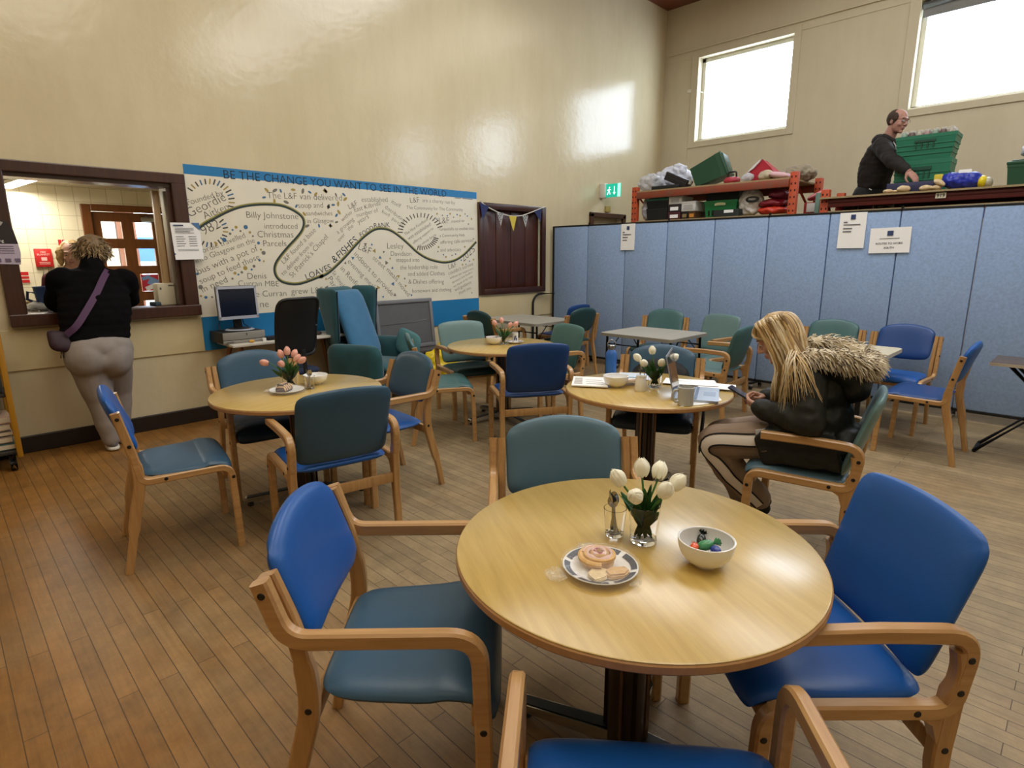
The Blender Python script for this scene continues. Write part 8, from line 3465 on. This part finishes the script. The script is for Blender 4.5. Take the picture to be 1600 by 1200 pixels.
# cross-body bag, worn
cb_ = thing('crossbody_bag', 'small dark purple bag on a purple strap across the leaning woman\'s back', 'bag', tuple(W(0.655, 5.36, 0.90) + O))
OB = Vector((0.655, 5.36, 0.90))
bm = new()
cushion(bm, lambda u, v: Vector((u * 0.075, 0.0 + v * 0.03, v * 0.075 - 0.02 * u)), 0.034, 12, 12, 4, 4)
obj('bag', bm, mat('bag_aubergine', '#2d1722', 0.6), cb_)
bm = new()
stp = [Vector(p) - OB for p in ((1.055, 5.585, 1.405), (1.00, 5.495, 1.345), (0.93, 5.42, 1.24), (0.84, 5.345, 1.12), (0.755, 5.305, 1.01), (0.69, 5.325, 0.95))]
sp4 = spline(stp, 30)
rows = []
for i, p in enumerate(sp4):
    t_ = (sp4[min(29, i + 1)] - sp4[max(0, i - 1)]).normalized()
    w_ = t_.cross(Vector((0, -1, 0.25))).normalized()
    rows.append([bm.verts.new(p + w_ * 0.023), bm.verts.new(p - w_ * 0.023)])
for a, b in zip(rows, rows[1:]):
    bm.faces.new((a[0], a[1], b[1], b[0]))
solid(bm, 0.004)
obj('strap', bm, mat('strap_purple', '#4d3050', 0.7), cb_)
bm = new()
for k in range(4):
    tube(bm, [(-0.01 + 0.012 * k, -0.02, -0.07), (-0.02 + 0.016 * k, -0.025, -0.12)], 0.004, 6)
obj('tassel', bm, MATS['bag_aubergine'], cb_)

# ================================================================== person inside the kitchen
kp = thing('person', 'fair haired person in the kitchen, mostly hidden behind the leaning woman', 'person', (1.02, 6.80, 0))
bm = new()
c_k = Vector((0.0, 0.0, 1.535))
HMk = head(bm, c_k, (-0.25, -0.95, -0.15), (0, 0, 1), 0.97)
capsule(bm, (0, 0.02, 1.47), (0, 0.03, 1.38), 0.055, 0.065)
chain(bm, [(0, 0.03, 1.36), (0, 0.03, 1.15), (0, 0.03, 0.92)], [0.10, 0.12, 0.13])
for s in (-1, 1):
    chain(bm, [(0, 0.03, 1.33), (s * 0.19, 0.02, 1.30), (s * 0.23, 0.0, 1.05), (s * 0.20, -0.12, 0.90)], [0.07, 0.05, 0.042, 0.03])
    Mh = Matrix.Translation((s * 0.20, -0.12, 0.90)) @ basis(Vector((0.0, -0.6, -0.6)), Vector((0, -0.6, 0.6))).to_4x4()
    hand(bm, Mh, s, (0.3, 0.4, 0.3), 0.95, 0.3)
    chain(bm, [(0, 0.03, 0.9), (s * 0.09, 0.03, 0.84), (s * 0.10, 0.02, 0.46), (s * 0.10, 0.04, 0.06), (s * 0.11, -0.10, 0.035)], [0.12, 0.09, 0.06, 0.04, 0.034])
kb_ = obj('body', remesh(bm, 0.0075, 4), skin, kp)
eyes(kb_, HMk, 0.97)
lips(kb_, HMk, MATS['lips_rose'], 0.97)
bm = new()
ball(bm, (0, 0.03, 1.25), (0.20, 0.13, 0.16), 18, 12)
ball(bm, (0, 0.03, 1.05), (0.19, 0.14, 0.18), 18, 12)
for s in (-1, 1):
    chain(bm, [(s * 0.18, 0.02, 1.30), (s * 0.23, 0.0, 1.06)], [0.075, 0.06])
obj('top', remesh(bm, 0.011, 4, wrinkle=0.006), mat('top_wine', '#54202f', 0.8), kp)
bm = new()
for s in (-1, 1):
    chain(bm, [(s * 0.08, 0.03, 0.90), (s * 0.10, 0.02, 0.46), (s * 0.10, 0.04, 0.08)], [0.12, 0.085, 0.06])
obj('trousers', remesh(bm, 0.011, 4), mat('trouser_dark', '#23232a', 0.8), kp)
bm = new()
ball(bm, c_k + Vector((0.01, 0.03, 0.035)), (0.098, 0.105, 0.098), 20, 14)
ball(bm, c_k + Vector((-0.085, 0.02, -0.02)), (0.03, 0.06, 0.09), 14, 10)
ball(bm, c_k + Vector((0.085, 0.04, -0.02)), (0.03, 0.06, 0.09), 14, 10)
obj('hair', remesh(bm, 0.007, 3, wrinkle=0.010, wfreq=25), mat('hair_fair', '#b3925c', 0.55, vary=0.2, scale=40), kp)

# ================================================================== man at the racking
mn_ = thing('person', 'balding man in glasses and a black hoodie reaching over the rack board', 'person', (8.10, 2.06, 1.30))
OM = Vector((8.10, 2.06, 1.30))


def Q_(x, y, z):
    return Vector((x, y, z)) - OM


bm = new()
c_m = Q_(7.885, 1.845, 2.935)
HMm = head(bm, c_m, (-0.42, -0.88, -0.20), (-0.05, -0.25, 0.96), 1.06)
capsule(bm, c_m + Vector((0.02, 0.04, -0.06)), Q_(7.93, 1.935, 2.76), 0.060, 0.070)
chain(bm, [Q_(7.94, 1.945, 2.70), Q_(7.98, 2.01, 2.52), Q_(8.05, 2.07, 2.25)], [0.07, 0.10, 0.10])
RSh, REl, RWr = Q_(7.79, 1.955, 2.685), Q_(7.575, 1.775, 2.490), Q_(7.385, 1.580, 2.345)
LSh, LEl, LWr = Q_(8.10, 1.90, 2.67), Q_(8.03, 1.68, 2.46), Q_(7.90, 1.52, 2.36)
for sh, el, wr in ((RSh, REl, RWr), (LSh, LEl, LWr)):
    chain(bm, [Q_(7.94, 1.95, 2.66), sh, el, wr], [0.06, 0.05, 0.042, 0.032])
Mh = Matrix.Translation(RWr) @ basis(Vector((-0.18, -0.66, -0.62)), Vector((-0.55, -0.35, 0.55))).to_4x4()
hand(bm, Mh, -1, (0.22, 0.28, 0.2), 1.12, 0.5)
Mh = Matrix.Translation(LWr) @ basis(Vector((-0.4, -0.7, -0.5)), Vector((-0.3, -0.3, 0.8))).to_4x4()
hand(bm, Mh, 1, (0.3, 0.4, 0.3), 1.1, 0.5)
LGm = [[Q_(8.06 + s * 0.10, 2.08 - s * 0.03, 2.17), Q_(8.10 + s * 0.11, 2.05, 1.74), Q_(8.15 + s * 0.12, 2.07, 1.375), Q_(8.12 + s * 0.12, 1.93, 1.345)] for s in (-1, 1)]
for L_ in LGm:
    chain(bm, [Q_(8.06, 2.08, 2.22)] + L_, [0.10, 0.08, 0.055, 0.040, 0.034])
mb = obj('body', remesh(bm, 0.0062, 4), skin_red, mn_)
eyes(mb, HMm, 1.06, 0.001, mat('brow_dark', '#3a2c25', 0.8))
lips(mb, HMm, mat('lips_dull', '#94605a', 0.5), 1.06)
hood_m = mat('hoodie_black', '#17120f', 0.85, vary=0.15, scale=18)
bm = new()
for k in range(9):
    q = k / 8
    ball(bm, Q_(7.95, 1.975, 2.66).lerp(Q_(8.035, 2.05, 2.30), q) + Vector((0, 0.012 * sin(pi * q), 0)), (0.185, 0.150 + 0.034 * sin(pi * min(1, q * 0.8 + 0.1)), 0.105), 20, 14)
capsule(bm, Q_(7.80, 1.965, 2.665), Q_(8.09, 1.93, 2.655), 0.082)
for sh, el, wr in ((RSh, REl, RWr), (LSh, LEl, LWr)):
    d = (wr - el).normalized()
    chain(bm, [sh, el, wr - d * 0.02], [0.095, 0.078, 0.048], 16)
mh = obj('hoodie', remesh(bm, 0.0095, 9, wrinkle=0.010, wfreq=10), hood_m, mn_)
bm = new()
ball(bm, Q_(7.965, 2.015, 2.765), (0.115, 0.085, 0.075), 18, 12)
tube(bm, spline([Q_(7.99, 1.99, 2.80), Q_(7.87, 1.955, 2.79), Q_(7.84, 1.87, 2.735), Q_(7.90, 1.82, 2.70), Q_(8.0, 1.86, 2.735), Q_(8.03, 1.96, 2.79)], 24), 0.034, 10)
obj('hood', remesh(bm, 0.009, 3, wrinkle=0.006, wfreq=14), hood_m, mh)
cord = mat('cord_grey', '#a7a3a0', 0.7)
for k, (x, y) in enumerate(((7.815, 1.835), (7.875, 1.79))):
    bm = new()
    tube(bm, spline([Q_(x, y + 0.01, 2.715), Q_(x - 0.015, y - 0.022, 2.66), Q_(x - 0.012, y - 0.03, 2.60), Q_(x - 0.012, y - 0.032, 2.545)], 12), 0.0065, 8)
    obj('drawcord', bm, cord, mh)
trm = mat('trouser_black', '#0b0b0d', 0.8)
bm = new()
ball(bm, Q_(8.06, 2.08, 2.22), (0.185, 0.165, 0.12), 18, 12)
for L_ in LGm:
    chain(bm, L_[:3], [0.125, 0.085, 0.062], 16)
mt_ = obj('trousers', remesh(bm, 0.010, 4, wrinkle=0.006), trm, mn_)
bm = new()
box(bm, Q_(7.873, 2.03, 2.235), (0.004, 0.032, 0.010), rot=(0.5, 0, 0))
obj('pocket_logo', bm, mat('logo_white', '#c7c7c7', 0.6), mt_)
for s in (-1, 1):
    shoe(mn_, Q_(8.155 + s * 0.12, 2.12, 1.30), Q_(8.12 + s * 0.13, 1.86, 1.30), MATS['trainer_dark'], sole_m)
bm = new()
Rm_ = HMm.to_3x3().to_4x4()
k = 1.06


def HP(x, y, z):
    return HMm @ (Vector((x, y, z)) * k)


ball(bm, HP(-0.040, 0, 0.030), (0.078 * k, 0.083 * k, 0.088 * k), 20, 14, Rm_)
for s in (1, -1):
    ball(bm, HP(0.0, s * 0.062, 0.030), (0.045 * k, 0.022 * k, 0.050 * k), 14, 10, Rm_)
    ball(bm, HP(0.012, s * 0.072, -0.004), (0.012 * k, 0.008 * k, 0.022 * k), 10, 8, Rm_)
obj('hair', remesh(bm, 0.006, 3, wrinkle=0.003, wfreq=60), mat('hair_brown', '#3a2a22', 0.8, vary=0.2, scale=50), mn_)
# spectacles, worn
gl = thing('spectacles', 'thin dark spectacles worn by the man at the rack', 'glasses', tuple(HP(0.1, 0, 0.005) + OM))
OG = HP(0.1, 0, 0.005)
dkf = mat('spectacle_frame', '#23201f', 0.35, metal=0.4)
bm = new()
for s in (1, -1):
    ring = [HP(0.1005 - 0.006 * abs(cos(a)), s * 0.032 + 0.024 * cos(a), 0.004 + 0.016 * sin(a)) - OG for a in [2 * pi * q / 20 for q in range(21)]]
    tube(bm, ring, 0.0017, 6, caps=False)
    tube(bm, [HP(0.094, s * 0.057, 0.010) - OG, HP(0.05, s * 0.083, 0.012) - OG, HP(-0.012, s * 0.088, 0.010) - OG], 0.0019, 6)
tube(bm, [HP(0.102, 0.009, 0.008) - OG, HP(0.106, 0, 0.011) - OG, HP(0.102, -0.009, 0.008) - OG], 0.0017, 6)
obj('frame', bm, dkf, gl)
for s in (1, -1):
    bm = new()
    c0 = bm.verts.new(HP(0.099, s * 0.032, 0.004) - OG)
    rg = [bm.verts.new(HP(0.1 - 0.006 * abs(cos(a)), s * 0.032 + 0.023 * cos(a), 0.004 + 0.015 * sin(a)) - OG) for a in [2 * pi * q / 20 for q in range(20)]]
    for q in range(20):
        bm.faces.new((c0, rg[q], rg[(q + 1) % 20]))
    solid(bm, 0.0012)
    obj('lens', bm, mat('lens_glass', '#e8eef2', 0.03, alpha=0.10), gl)
